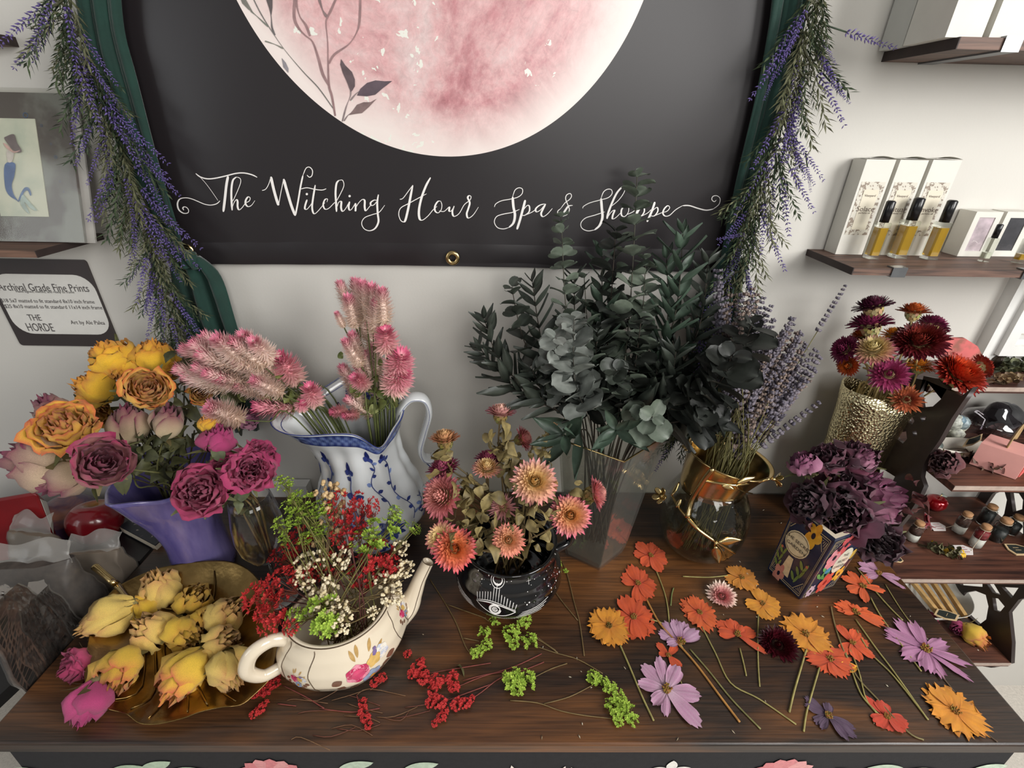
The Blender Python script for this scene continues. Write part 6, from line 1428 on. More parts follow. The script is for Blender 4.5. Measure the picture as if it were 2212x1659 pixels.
EU = [((1212, 468, .745), -.012, 'round', 17, .026, CM, 'slim silvery eucalyptus branch rising over the ampersand of the banner'), ((1376, 382, .75), .008, 'round', 17, .034, CM, 'tallest eucalyptus branch, its thin tip before the word Shoppe'),
 ((1105, 620, .72), -.03, 'round', 11, .030, CD, 'dark round-leaved eucalyptus branch arching up to the left'), ((1150, 610, .73), -.02, 'lance', 13, .030, CD, 'pointed-leaf eucalyptus branch arching left beneath the banner edge'),
 ((1046, 690, .70), -.045, 'lance', 12, .029, CD, 'drooping pointed-leaf branch bending to the far left'), ((1036, 752, .70), -.025, 'lance', 13, .032, CD, 'lowest left pointed-leaf branch reaching toward the pitcher'),
 ((1262, 600, .74), -.004, 'round', 9, .030, CM, 'short eucalyptus tip with tiny end leaves left of the tallest branch'), ((1330, 500, .73), .0, 'round', 16, .036, CK, 'dense dark eucalyptus branch in the middle of the vase'),
 ((1240, 690, .64), -.015, 'round', 13, .036, CS, 'grey silvery eucalyptus branch with large round leaves in front'), ((1200, 730, .62), -.02, 'round', 12, .030, CS, 'pale grey eucalyptus branch low on the left of the vase'),
 ((1300, 540, .76), .0, 'lance', 14, .030, CG, 'green pointed-leaf branch behind the dark middle eucalyptus'), ((1395, 560, .72), .015, 'round', 15, .032, CM, 'greenish eucalyptus branch right beside the tallest one'),
 ((1475, 505, .73), .03, 'lance', 15, .034, CG, 'bright green pointed-leaf branch topped before the banner corner'), ((1440, 560, .74), .03, 'lance', 13, .034, CG, 'green pointed-leaf branch under the bright green one'),
 ((1530, 560, .74), .035, 'lance', 14, .030, CD, 'slender dark branch crossing the bare wall toward the right drape'), ((1510, 640, .74), .03, 'round', 13, .018, CD, 'thin eucalyptus sprig with small spaced leaves by the right drape'),
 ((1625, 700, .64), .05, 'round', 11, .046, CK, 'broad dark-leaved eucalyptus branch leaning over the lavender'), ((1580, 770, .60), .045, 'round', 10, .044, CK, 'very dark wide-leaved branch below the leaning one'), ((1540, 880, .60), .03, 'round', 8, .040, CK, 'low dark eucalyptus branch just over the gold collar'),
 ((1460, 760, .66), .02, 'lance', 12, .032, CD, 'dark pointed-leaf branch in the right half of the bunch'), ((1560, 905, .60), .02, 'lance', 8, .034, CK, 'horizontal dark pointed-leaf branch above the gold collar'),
 ((1215, 940, .60), -.01, 'lance', 5, .040, CG, 'green leafy twig hanging over the left vase rim'), ((1330, 930, .585), .01, 'lance', 5, .034, CG, 'short green leafy twig at the front of vase rim'), ((1410, 900, .60), .01, 'round', 6, .036, CM, 'grey-green round-leaved twig at the right vase rim'),
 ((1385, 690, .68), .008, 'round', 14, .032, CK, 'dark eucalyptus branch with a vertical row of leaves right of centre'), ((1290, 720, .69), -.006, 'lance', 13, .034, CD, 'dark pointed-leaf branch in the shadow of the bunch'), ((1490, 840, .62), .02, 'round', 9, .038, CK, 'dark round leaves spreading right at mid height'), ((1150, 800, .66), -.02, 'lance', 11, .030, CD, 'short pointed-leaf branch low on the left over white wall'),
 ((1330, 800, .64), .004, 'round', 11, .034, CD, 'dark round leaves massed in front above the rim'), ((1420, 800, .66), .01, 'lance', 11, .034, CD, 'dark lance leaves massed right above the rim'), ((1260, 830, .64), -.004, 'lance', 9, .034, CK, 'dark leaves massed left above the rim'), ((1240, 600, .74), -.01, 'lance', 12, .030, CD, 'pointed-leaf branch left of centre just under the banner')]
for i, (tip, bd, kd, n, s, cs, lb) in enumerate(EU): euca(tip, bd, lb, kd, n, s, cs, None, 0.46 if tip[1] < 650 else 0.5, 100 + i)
# ---------------- lavender bunch
LV1 = (L(88, 84, 98), L(124, 116, 124), L(98, 92, 66)); LV2 = (L(100, 86, 84), L(136, 118, 106), L(104, 94, 62))
lvm = [lavhead_mesh('flower_spike', 200 + i, 1.0, 11, cs, 0.115, 0.040, 8, 1.0) for i, cs in enumerate((LV1, LV2, LV1))]
r4 = random.Random(33); NL = RVC + Vector((0.012, 0, HRV * 0.93))
def lav(u, v, y, ln, label, group, curve=0.0):
    tip = aty(u, v, y); nk = NL + Vector((r4.uniform(-.025, .032), r4.uniform(-.028, .028), 0)); b = RVC + Vector((r4.uniform(-.035, .03), r4.uniform(-.03, .03), 0.012))
    d = (tip - nk).normalized(); L_ = ln * pxm(u, v, tip); p0 = tip - d * L_
    o = thing('lavender_stalk', b, label, 'flower', group); stem_geo([b, nk, p0], 0.0009, 0.0007, mixc(L(112, 108, 62), L(84, 78, 48), r4.random()), 'stem', o, n=4)
    obj('flower_spike', lvm[r4.randrange(3)], o, p0 - b, quat_to(d, r4.random() * 6), (L_ * 0.85, L_ * 0.85, L_))
for i in range(110):
    t = (i + 0.5) / 110; k = r4.random(); a = math.radians(lerp(97, 49, t)); rad = lerp(425, 275, t ** 0.8) * (1.0 - 0.50 * k ** 1.3)
    u = 1592 + rad * math.cos(a) * 1.02; v = 1000 - rad * math.sin(a)
    lav(u, v, .70 + r4.uniform(-.045, .045), r4.uniform(120, 170), ('short ' if k > .55 else 'tall ') + 'grey-purple lavender stalk in the gold-collared vase, ' + ('against the garland and eucalyptus' if t < .25 else 'left of the bunch middle' if t < .5 else 'right of the bunch middle' if t < .75 else 'on the outer side toward the metal vase'), 'lavender stalks in the gold-collared vase')
lav(1824, 620, .71, 105, 'lavender stalk stretching farthest up and right from the bunch', None); lav(1765, 872, .66, 150, 'lowest lavender stalk leaning out right over the silver vase side', None); lav(1588, 640, .72, 100, 'leftmost tall lavender stalk next to the right drape', None)
# ---------------- strawflowers in the cauldron
CR_, CM_, PKc, MG, OR_, TN = L(240, 208, 148), L(240, 192, 150), L(222, 146, 150), L(168, 74, 104), L(232, 142, 78), L(206, 166, 112)
sm = {'cream': straw_mesh('bracts', 1, L(226, 176, 84), CR_, PKc, 9, 0.85), 'pinkcream': straw_mesh('bracts', 2, L(220, 150, 90), L(232, 186, 168), MG, 8, 0.45), 'pink': straw_mesh('bracts', 3, L(206, 136, 100), L(226, 156, 146), L(206, 110, 124), 9, 0.65),
      'magenta': straw_mesh('bracts', 4, MG, L(184, 92, 118), L(126, 44, 84), 8, 0.6), 'tan': straw_mesh('bracts', 5, TN, L(206, 160, 110), L(190, 120, 92), 7, 0.4), 'openpink': straw_mesh('bracts', 6, L(236, 184, 104), L(240, 186, 130), L(212, 96, 130), 9, 1.1, ccol=L(150, 104, 44), dome=0.2),
      'daisy': straw_mesh('bracts', 7, L(214, 190, 110), L(232, 204, 140), L(206, 96, 120), 5, 1.3, 22, ccol=L(120, 100, 44), dome=0.1), 'orange': straw_mesh('bracts', 8, L(232, 160, 90), L(236, 146, 92), L(208, 74, 96), 9, 1.0, ccol=L(140, 96, 46), dome=0.2), 'wispy': straw_mesh('bracts', 9, L(190, 140, 100), L(206, 150, 140), L(190, 120, 130), 7, 0.9, 12, 1.0), 'peach': straw_mesh('bracts', 10, L(224, 168, 92), L(236, 182, 140), L(226, 130, 120), 8, 0.9)}
blb = bulb_mesh(3, L(134, 118, 66)); CAB = CCC + Vector((0, 0, 0.03)); CN = CCC + Vector((0, 0, ZC0 + HC * 0.97))
for (u, v, R, y, f, k, lb) in ((960, 940, 33, .60, (-.1, .95, .2), 'tan', 'cream strawflower on a tall leafy stalk, upper left of the cauldron'), (1082, 884, 31, .64, (.05, .93, .25), 'pinkcream', 'pink-edged strawflower at the very top of the cauldron bouquet'), (1192, 915, 24, .64, (.3, .9, .2), 'tan', 'tan strawflower beside the angular glass vase rim'),
    (1137, 945, 27, .66, (.8, .3, .3), 'pink', 'dusty pink strawflower behind the tallest stalk'), (955, 1004, 36, .585, (-.3, .75, .3), 'magenta', 'magenta strawflower seen from the side, over the big left pink one'), (1056, 984, 30, .625, (0, .95, .2), 'magenta', 'dark plum strawflower right behind a cream one'), (1052, 1004, 32, .60, (0, .8, .45), 'cream', 'cream strawflower in front of the dark plum one'),
    (946, 1070, 50, .54, (-.6, .1, .75), 'pink', 'big salmon pink strawflower at the left edge of the cauldron bouquet'), (1156, 1038, 50, .545, (.1, .2, .95), 'cream', 'largest creamy yellow strawflower in the middle right'), (1197, 1045, 19, .57, (.8, .1, .4), 'tan', 'small tan strawflower tucked right of the largest creamy one'), (1084, 1092, 34, .55, (-.2, .3, .8), 'wispy', 'wilted wispy pink strawflower in the middle'),
    (1233, 1112, 45, .52, (.1, .1, .97), 'openpink', 'open pink strawflower with orange heart before the glass vase'), (1296, 1064, 36, .555, (.9, .15, .25), 'pink', 'deep pink strawflower facing right in front of the glass vase'), (948, 1160, 38, .505, (-.45, .2, .85), 'daisy', 'flat cream strawflower with pink tips and olive heart'), (984, 1185, 46, .49, (.15, .05, .97), 'orange', 'orange and pink strawflower lowest left beside the teapot spout'), (1098, 1166, 36, .495, (0, .1, .97), 'peach', 'peach strawflower hanging over the cauldron rim')):
    P = aty(u, v, y); d = Vector(face(u, v, *f)); R_ = R * 1.08 * pxm(u, v, P)
    bloom_in('dried_strawflower', lb, 'flower', CAB + Vector((rnd.uniform(-.03, .03), rnd.uniform(-.03, .03), 0)), CN + Vector((rnd.uniform(-.04, .04), rnd.uniform(-.04, .03), 0)), P, d, R_, sm[k], 'bracts', stemc=SB_, sr=0.0017, caly=blb, calm='bract_bulb', spin=rnd.random() * 6)
foliage('strawflower_foliage', 'curled olive-brown leaves crowding the cauldron mug mouth', [(960, 985, .59), (965, 1010, .58), (1085, 920, .63), (1080, 950, .62), (1100, 990, .61), (1100, 1020, .60), (1000, 1060, .57), (1010, 1110, .54), (1030, 1150, .53), (1050, 1060, .57), (1060, 1120, .54), (1110, 1120, .53), (1150, 1110, .53), (1180, 1090, .54), (1020, 1180, .52), (1160, 1160, .52), (1190, 940, .63), (1170, 985, .61), (1260, 1060, .56), (1130, 1060, .56), (1080, 1180, .51), (1000, 1140, .52)], 190, 0.016, 0.032, (L(110, 96, 56), L(146, 130, 84)), CAB, 6, 0.02)
# ---------------- strawflowers in the metal vase
OM, OB, RD, DM = L(206, 118, 44), L(150, 66, 36), L(148, 42, 34), L(96, 28, 52)
s2 = {'maroon': straw_mesh('bracts', 21, L(60, 16, 34), L(78, 24, 46), L(58, 18, 40), 9, 0.75, 18), 'plum': straw_mesh('bracts', 22, L(110, 34, 66), L(130, 44, 80), L(104, 30, 62), 9, 0.8), 'rust': straw_mesh('bracts', 23, OM, L(196, 96, 40), L(128, 48, 36), 8, 0.7), 'cream': straw_mesh('bracts', 24, L(214, 200, 140), L(216, 196, 138), L(172, 64, 104), 8, 1.05), 'redbig': straw_mesh('bracts', 25, L(150, 96, 40), L(128, 40, 36), L(88, 24, 40), 11, 1.0, 22, ccol=L(150, 110, 50), dome=0.15),
      'orange': straw_mesh('bracts', 26, L(214, 140, 44), L(220, 140, 46), L(204, 110, 44), 6, 1.1, 14), 'magenta': straw_mesh('bracts', 27, L(150, 50, 90), L(158, 58, 100), L(130, 36, 76), 7, 1.0, 14), 'fire': straw_mesh('bracts', 28, L(208, 78, 34), L(204, 70, 34), L(132, 34, 36), 12, 0.85, 24, ccol=L(90, 34, 28), dome=0.15), 'brown': straw_mesh('bracts', 29, L(130, 46, 40), L(166, 84, 60), L(176, 92, 44), 7, 0.75, 12, 0.4)}
SVB = SVC + Vector((0, 0, 0.03)); SN = SVC + Vector((0.004, 0, HS * 0.97)); pale_b = bulb_mesh(5, L(170, 150, 100))
for (u, v, R, y, f, k, lb) in ((1884, 652, 40, .745, (-.15, .95, .15), 'maroon', 'near-black maroon strawflower at the top of the metal vase bunch'), (1878, 688, 44, .74, (-.1, .9, .3), 'plum', 'plum strawflower right under the near-black one'), (1976, 664, 32, .745, (.2, .85, .35), 'rust', 'rust orange strawflower highest on the right'), (1862, 718, 26, .75, (-.2, .8, .3), 'rust', 'rust strawflower hidden behind the cream one'), (1818, 750, 34, .73, (-.8, .4, .3), 'plum', 'plum strawflower facing left beside the lavender'), (1828, 790, 26, .72, (-.6, -.1, .5), 'rust', 'orange-brown strawflower low on the left above the vase rim'),
    (1887, 747, 44, .70, (0, .65, .7), 'cream', 'cream strawflower with pink rim in the middle of the bunch'), (1930, 715, 27, .75, (.2, .8, .3), 'orange', 'orange strawflower partly behind the big dark red one'), (1988, 728, 56, .71, (.1, .6, .75), 'redbig', 'biggest dark red strawflower with yellow heart'), (2020, 695, 34, .74, (.5, .7, .1), 'plum', 'mauve strawflower behind the biggest dark red one'), (1922, 806, 42, .69, (.1, .25, .9), 'magenta', 'magenta strawflower over the metal vase mouth'), (1990, 782, 30, .73, (.3, .75, .5), 'orange', 'golden orange strawflower under the biggest dark red one'), (1961, 862, 34, .69, (.2, .1, .9), 'brown', 'rosy brown strawflower at the right rim of the metal vase'), (2082, 800, 56, .69, (.55, .35, .7), 'fire', 'fiery orange-red strawflower reaching farthest right'), (2128, 790, 27, .71, (.8, .2, .2), 'fire', 'small red strawflower behind the fiery orange-red one')):
    P = aty(u, v, y); d = Vector(face(u, v, *f)); R_ = R * pxm(u, v, P)
    bloom_in('dried_strawflower', lb, 'flower', SVB + Vector((rnd.uniform(-.02, .02), rnd.uniform(-.02, .02), 0)), SN + Vector((rnd.uniform(-.035, .035), rnd.uniform(-.03, .03), 0)), P, d, R_, s2[k], 'bracts', stemc=STRAWC, sr=0.0018, caly=pale_b, calm='bract_bulb', spin=rnd.random() * 6)
o = thing('straw_bundle', SVB, 'bundle of straw-coloured bare stems in the metal vase mouth', 'bundle'); 
for j in range(12):
    g = G(); g.tube([SVB + Vector((rnd.uniform(-.02, .02), rnd.uniform(-.02, .02), 0)), SN + Vector((rnd.uniform(-.03, .035), rnd.uniform(-.02, .02), 0.01)), aty(rnd.uniform(1850, 1990), rnd.uniform(720, 800), .73)], 0.0017, 5, mixc(STRAWC, L(150, 128, 84), rnd.random()), smooth=4); g.build('stem', m_stem, o)
# ---------------- dark roses in the book vase
BB = bkp(0.5, 0.5, 0.35); BN = bkp(0.5, 0.5, 1.0)
for (u, v, R, y, f, me, lb) in ((1733, 998, 33, .63, (-.2, .85, .4), rD[1], 'mauve rosebud standing at the left top of the book vase bouquet'), (1790, 990, 42, .65, (-.1, .6, .6), rD[0], 'dark plum rose right beside the mauve bud'), (1845, 985, 48, .66, (.1, .7, .5), rD[0], 'dark wine rose at the top against the metal vase'), (1868, 990, 26, .64, (.6, .5, .5), rD[3], 'curled mauve petals facing right at the top'), (1828, 1052, 52, .62, (0, .4, .85), rD[0], 'round dark rose in the centre of book vase bouquet'), (1745, 1085, 52, .60, (-.6, .1, .75), rD[2], 'ragged near-black rose at the left over the navy cover'),
    (1815, 1108, 62, .58, (-.05, -.1, .95), rD[0], 'wide ruffled maroon rose over the front of vase opening'), (1905, 1078, 55, .61, (.7, .1, .6), rD[3], 'large mauve rose with pale petals facing right'), (1885, 1040, 34, .63, (.5, .5, .5), rD[1], 'smaller mauve rose above the large pale one'), (1898, 1172, 52, .57, (.35, -.25, .9), rD[2], 'lowest nearly black rose hanging beside the shelf unit')):
    P = aty(u, v, y); d = Vector(face(u, v, *f)); bloom_in('dried_rose', lb, 'rose', BB + Vector((rnd.uniform(-.015, .015), rnd.uniform(-.015, .015), 0)), BN + Vector((rnd.uniform(-.015, .015), rnd.uniform(-.015, .015), 0)), P, d, R * pxm(u, v, P), me, 'petals', stemc=L(90, 96, 56), caly=cal_g, spin=rnd.random() * 6)
foliage('rose_foliage', 'dark reddish dry leaves behind the book vase roses', [(1965, 1085, .62), (1955, 1060, .63), (1940, 1110, .60), (1800, 1040, .63), (1860, 1130, .58), (1760, 1140, .57)], 22, 0.02, 0.036, (L(64, 22, 26), L(84, 40, 34)), BB, 17, 0.01)
# ---------------- yellow rose heads on the leaf dish
rDY = [rose_mesh('petals', 301 + i, c1, c2, 12, op, 5.0, 0.085, long_=1.25) for i, (c1, c2, op) in enumerate(((L(232, 200, 104), L(206, 150, 92), .0), (L(226, 186, 52), L(200, 146, 52), .05), (L(236, 196, 62), L(206, 104, 70), .2)))]
cal_s = calyx_mesh(7, L(132, 120, 70))
for (u, v, R, dz, f, k, lb) in ((345, 1268, 52, .034, (-.3, .8, .5), 0, 'tan-yellow rose head at the back of the dish near its stem'), (420, 1290, 46, .030, (.3, .5, .8), 1, 'deep yellow rose head at the back middle of the dish'), (488, 1325, 50, .028, (.6, .6, .3), 0, 'greenish yellow rose head beside the red sprigs'), (228, 1338, 56, .034, (-.7, -.4, .5), 0, 'pale yellow rose head hanging over the left rim of dish'), (327, 1362, 52, .028, (-.5, .3, .5), 0, 'pinkish tan rose head in the dish centre left'), (402, 1368, 48, .026, (.4, -.3, .7), 1, 'mustard rose head in the dish centre'), (478, 1388, 50, .030, (.7, .3, .5), 0, 'pale rose head left of the teapot handle'),
    (252, 1455, 58, .026, (-.2, -.5, .8), 2, 'crumpled yellow rose head with purple fold, front left of dish'), (392, 1462, 60, .026, (-.4, -.5, .6), 2, 'bright yellow rose head with red streak, front middle of dish'), (500, 1448, 54, .028, (.3, -.6, .6), 0, 'ribbed pale yellow rose head at front right of dish'), (300, 1312, 36, .026, (-.6, .5, .4), 1, 'small yellow rose head under the tan-yellow back one'), (455, 1330, 34, .024, (.1, .2, .9), 1, 'little mustard rose head between three larger ones')):
    P = atz(u, v, T + dz); d = Vector(face(u, v, *f)); R_ = R * pxm(u, v, P); me = rDY[k]; hp0, s = head_xf(me, P, d, R_)
    o = thing('dried_rosebud', (P.x, P.y, T + 0.006), lb, 'rose'); obj('petals', me, o, hp0 - o.location, quat_to(d, rnd.random() * 6), s); obj('calyx', cal_s, o, hp0 - o.location, quat_to(d, 0), s)
for (u, v, R, dz, f, k, lb) in ((163, 1440, 44, .018, (-.5, -.3, .5), rP[0], 'dark magenta rose head on bare table left of the gold dish'), (190, 1522, 50, .018, (-.3, -.8, .4), rP[1], 'magenta rose head leaning on the lower left dish rim')):
    P = atz(u, v, T + dz); d = Vector(face(u, v, *f)); hp0, s = head_xf(k, P, d, R * pxm(u, v, P)); o = thing('dried_rosebud', (P.x, P.y, T), lb, 'rose'); obj('petals', k, o, hp0 - o.location, quat_to(d, 1.0), s); obj('calyx', cal_o, o, hp0 - o.location, quat_to(d, 0), s)
# ---------------- sprigs in the teapot
RDc = [cluster_mesh('blossoms', 400 + i, L(150, 16, 24), L(206, 44, 46), 60, 1, .17) for i in range(2)]; RDb = cluster_mesh('blossoms', 403, L(176, 22, 32), L(226, 66, 62), 60, 1, .18)
GRc = [cluster_mesh('blossoms', 410 + i, L(120, 160, 30), L(186, 212, 84), 42, 1, .20) for i in range(2)]; WHc = [cluster_mesh('blossoms', 420 + i, L(216, 198, 156), L(238, 226, 196), 22, 1, .20, 'ball') for i in range(2)]; TNc = cluster_mesh('blossoms', 425, L(186, 152, 104), L(214, 184, 138), 26, 1, .19, 'ball')
TB = TPC + Vector((0, 0, 0.02)); r5 = random.Random(77)
def sprig(nm, label, u, v, y, R, me, el, cat_='flower sprig', stemc=L(104, 84, 56), group=None, base=None, nk=None):
    P = aty(u, v, y)
    if base is None and v > 1225 and P.z < T + HT + 0.022: P = atz(u, v, T + HT + 0.022)
    b = (base or TB) + tax * r5.uniform(-.035, .035) + tay * r5.uniform(-.03, .03); n_ = nk or (TPC + Vector((0, 0, HT * 0.85)) + tax * r5.uniform(-.035, .04) + tay * r5.uniform(-.03, .03)); R_ = R * pxm(u, v, P)
    o = thing(nm, b, label, cat_, group); d = (P - n_).normalized(); g = G()
    p0 = P - d * R_ * 0.9; q, _ = cat([b, n_, n_.lerp(p0, 0.5) + Vector((r5.uniform(-.004, .004), 0, 0.003)), p0], None, 5); g.tube(q, 0.0008, 4, stemc)
    for k in range(4): a = q[len(q) // 2 + k * 2]; g.tube([a, a.lerp(P, 0.5) + Vector((r5.uniform(-.006, .006), r5.uniform(-.006, .006), 0)), P + Vector((r5.uniform(-1, 1), r5.uniform(-1, 1), r5.uniform(-.5, .8))) * R_ * 0.8], 0.0005, 3, stemc)
    g.build('stem', m_stem, o); obj('blossoms', me, o, p0 - b, quat_to(d, r5.random() * 6), (R_, R_, R_ * el)); return o
for (u, v, y, R, e, k, lb) in ((605, 1258, .505, 38, 1.0, 2, 'scarlet sprig upper of the left red cluster over the handle'), (560, 1290, .50, 42, 1.0, 2, 'scarlet sprig spreading farthest left beside the gold dish'), (580, 1330, .49, 36, 1.0, 2, 'scarlet sprig low on the left above the teapot handle'), (625, 1355, .49, 18, 1.0, 2, 'tiny red sprig hanging inside the handle loop'), (612, 1205, .54, 30, 1.1, 0, 'dark red sprig beside the wine glass bowl'), (650, 1165, .555, 26, 1.2, 0, 'dark red sprig behind the lime green tufts'), (740, 1110, .54, 28, 1.6, 0, 'tall crimson sprig left of the highest one'), (775, 1115, .54, 27, 1.7, 1, 'highest crimson sprig before the pitcher'), (803, 1105, .545, 15, 1.8, 0, 'thin crimson sprig against the blue lotus pattern'), (745, 1150, .53, 34, 1.0, 1, 'crimson sprig in the middle of bouquet, upper row'),
    (820, 1200, .51, 42, 1.0, 1, 'full crimson sprig at the right of the bouquet'), (790, 1235, .50, 38, 1.0, 0, 'crimson sprig low right above the opening'), (715, 1215, .51, 32, 1.0, 0, 'crimson sprig between two cream clusters'), (675, 1235, .515, 26, 1.0, 0, 'dark crimson sprig deep behind the cream blossoms'), (845, 1215, .505, 28, .9, 1, 'crimson sprig nearest the spout')):
    sprig('red_sprig', lb, u, v, y, R, (RDc + [RDb])[k], e, stemc=L(96, 50, 44))
for (u, v, y, R, e, lb) in ((612, 1042, .55, 20, 1.0, 'lime tuft highest on the left by the pink roses'), (645, 1072, .55, 32, .8, 'broad lime tuft below the highest one'), (625, 1085, .55, 22, .8, 'lime tuft left of the broad one'), (690, 1092, .545, 25, .8, 'lime tuft touching the tan cluster'), (665, 1105, .545, 26, .8, 'lime tuft at mid height left of the tan cluster'), (638, 1118, .54, 18, 1.0, 'small lime tuft beneath the mid height one'), (608, 1135, .53, 20, 1.1, 'lime tuft right beside the wine glass'), (612, 1165, .53, 13, 1.0, 'tiny lime tuft under the one beside the wine glass'), (685, 1140, .535, 26, .8, 'lime tuft before the pitcher foot left'), (655, 1160, .53, 18, .8, 'small lime tuft among dark red sprigs'), (790, 1160, .52, 32, .9, 'lime tuft between crimson sprigs, centre'), (825, 1145, .52, 36, .9, 'large lime tuft right of the centre one'), (855, 1100, .55, 17, .8, 'lime tuft high on the pitcher blue lotus'), (862, 1125, .54, 24, .8, 'lime tuft near the pitcher foot right'), (897, 1135, .54, 18, .7, 'lime tuft farthest right on a slanting stem'), (632, 1340, .475, 26, .9, 'lime tuft lying on the handle joint'), (690, 1325, .475, 38, .9, 'largest lime tuft over the teapot front rim'), (705, 1350, .47, 28, .9, 'lime tuft spilling down over the teapot rim')):
    sprig('lime_sprig', lb, u, v, y, R, GRc[r5.randrange(2)], e, stemc=L(120, 116, 60))
for (u, v, y, R, e, lb) in ((655, 1215, .51, 30, .9, 'cream cluster left above the handle side'), (688, 1205, .51, 24, 1.0, 'cream cluster next to crimson at upper left'), (740, 1205, .505, 24, 1.3, 'cream cluster standing in the middle'), (650, 1255, .50, 24, 1.0, 'cream cluster low left over the scarlet stems'), (700, 1265, .495, 30, 1.0, 'cream cluster at the centre left of opening'), (690, 1300, .485, 32, .9, 'cream cluster over the back of teapot opening'), (725, 1310, .48, 26, .9, 'cream cluster low in the middle of the opening'), (745, 1345, .475, 26, .8, 'cream cluster draped over the front rim'), (835, 1245, .495, 28, .9, 'cream cluster right beside the crimson one'), (860, 1245, .495, 26, 1.0, 'cream cluster before the spout'), (880, 1225, .50, 20, 1.0, 'cream cluster highest near the spout tip'), (850, 1285, .485, 28, 1.0, 'cream cluster inside the right of opening'), (810, 1320, .475, 16, .8, 'small cream cluster at the inner front rim'), (870, 1180, .52, 20, .9, 'cream cluster right over the spout on a long stem')):
    sprig('cream_sprig', lb, u, v, y, R, WHc[r5.randrange(2)], e, stemc=L(140, 120, 80))
for (u, v, y, R, e, lb) in ((715, 1070, .56, 34, 1.1, 'tan seed cluster highest, against the pitcher'), (725, 1120, .555, 34, 1.0, 'tan seed cluster below the highest one'), (705, 1165, .545, 30, 1.0, 'tan seed cluster lowest behind green tufts')):
    sprig('tan_sprig', lb, u, v, y, R, TNc, e, stemc=L(110, 88, 60))
# ================================================================== flowers lying on the table
def lay_stem(pts, r, col, o, nm='stem'):
    q = [atz(u, v, T + r + 0.0004) for u, v in pts]; g = G(); g.tube(q, r, 5, col, smooth=5); g.build(nm, m_stem, o)
r6 = random.Random(4)
def ang_list(n, a0, span, ln, w_, jit=0.1, skip=()):
    return [(a0 + span * i / n + r6.uniform(-6, 6), ln * r6.uniform(1 - jit, 1 + jit), w_ * r6.uniform(0.85, 1.1)) for i in range(n) if i not in skip]
OR1, OR2, YE1, YE2, LI1, LI2 = L(216, 86, 30), L(186, 60, 24), L(226, 152, 34), L(200, 118, 24), L(186, 130, 164), L(158, 98, 140)
CS_ = L(150, 140, 84)
def cosmos(u, v, R, petals, c1, c2, lb, stem=None, rag=0.5, sq=(1, 1), rot=0, sr=0.0011, sc=CS_, cen=L(150, 110, 44), z=0.0):
    P = atz(u, v, T + z); s = R * pxm(u, v, P) * 1.12; o = thing('pressed_cosmos', (P.x, P.y, T), lb, 'flower')
    me, mc = cosmos_mesh('petals', r6.randrange(9999), c1, c2, petals, rag, cen=cen)
    q = Quaternion((0, 0, 1), math.radians(rot)); obj('petals', me, o, (0, 0, z + 0.0008), q, (s * sq[0], s * sq[1], s)); obj('flower_centre', mc, o, (0, 0, z + 0.001), q, s)
    if stem: lay_stem(stem, sr, sc, o)
A6 = lambda a0, ln=1, w_=.36, skip=(), n=7: ang_list(n, a0, 360, ln, w_, 0.1, skip)
cosmos(1406, 1202, 34, A6(20, 1, .33), OR1, OR2, 'orange cosmos topmost, between the angular and the round vase', [(1410, 1215), (1432, 1270), (1442, 1310), (1447, 1365)], .3, (1, 1.15))
cosmos(1378, 1262, 36, A6(0, 1, .36, (4,)), OR1, OR2, 'orange-red cosmos with one wide petal pointing right', [(1395, 1292), (1422, 1342), (1450, 1375), (1500, 1430), (1560, 1510), (1598, 1560)], .6, (1, 1.2), 0, .0016, L(172, 122, 62))
cosmos(1368, 1335, 44, A6(10, 1, .42, (3,), 8), OR1, OR2, 'large orange cosmos partly under the amber one', [(1405, 1338), (1440, 1352), (1475, 1400)], .7, (1, 1.2))
cosmos(1315, 1354, 42, A6(0, 1, .50, (), 8), YE1, YE2, 'amber cosmos overlapping the large orange one on its left side', [(1338, 1390), (1360, 1440), (1385, 1500), (1412, 1557)], 1.0, (1, 1.1), 0, .0014, CS_, L(120, 92, 30), 0.003)
cosmos(1510, 1325, 36, A6(5, 1, .42, (), 8), L(214, 98, 32), OR2, 'orange cosmos with ragged petals in the table centre right', [(1515, 1352), (1545, 1410), (1578, 1475), (1640, 1510), (1720, 1565)], .9, (1, 1.15))
cosmos(1470, 1388, 50, [(150, .9, .26), (115, 1, .26), (88, 1.0, .24), (62, 1.0, .26), (30, 1.0, .30), (190, .6, .2)], L(196, 160, 184), LI2, 'lilac cosmos seen from the side over an orange one', [(1490, 1402), (1530, 1448), (1580, 1510), (1643, 1575)], .5, (1, 1), 0, .0012, L(122, 118, 72))
cosmos(1444, 1418, 32, [(120, 1, .24), (45, 1, .24), (-70, 1.0, .26), (-45, .9, .2), (165, .6, .2)], OR1, OR2, 'small five-petalled orange cosmos under the side-on lilac one', [(1452, 1432), (1466, 1462), (1475, 1482)], .3, (1, 1), 0, .0008)
cosmos(1440, 1492, 62, [(128, 1, .22), (88, 1.05, .20), (50, .95, .24), (-8, 1.05, .26), (168, .92, .2), (215, .72, .18), (250, .8, .14), (-55, 1.25, .26)], LI1, L(200, 170, 186), 'big pale lilac cosmos at the front with long separate petals', None, .35, (1, 1.05))
cosmos(1602, 1250, 34, A6(30, 1, .36, (), 7), L(204, 134, 28), YE2, 'amber cosmos with stem pointing left, right of the round vase', [(1572, 1243), (1530, 1247), (1475, 1245)], .6)
cosmos(1646, 1306, 36, A6(15, 1, .42, (2,), 6), L(218, 150, 30), YE2, 'amber cosmos under the one with the leftward stem', [(1638, 1328), (1637, 1390), (1638, 1440), (1641, 1483)], .5)
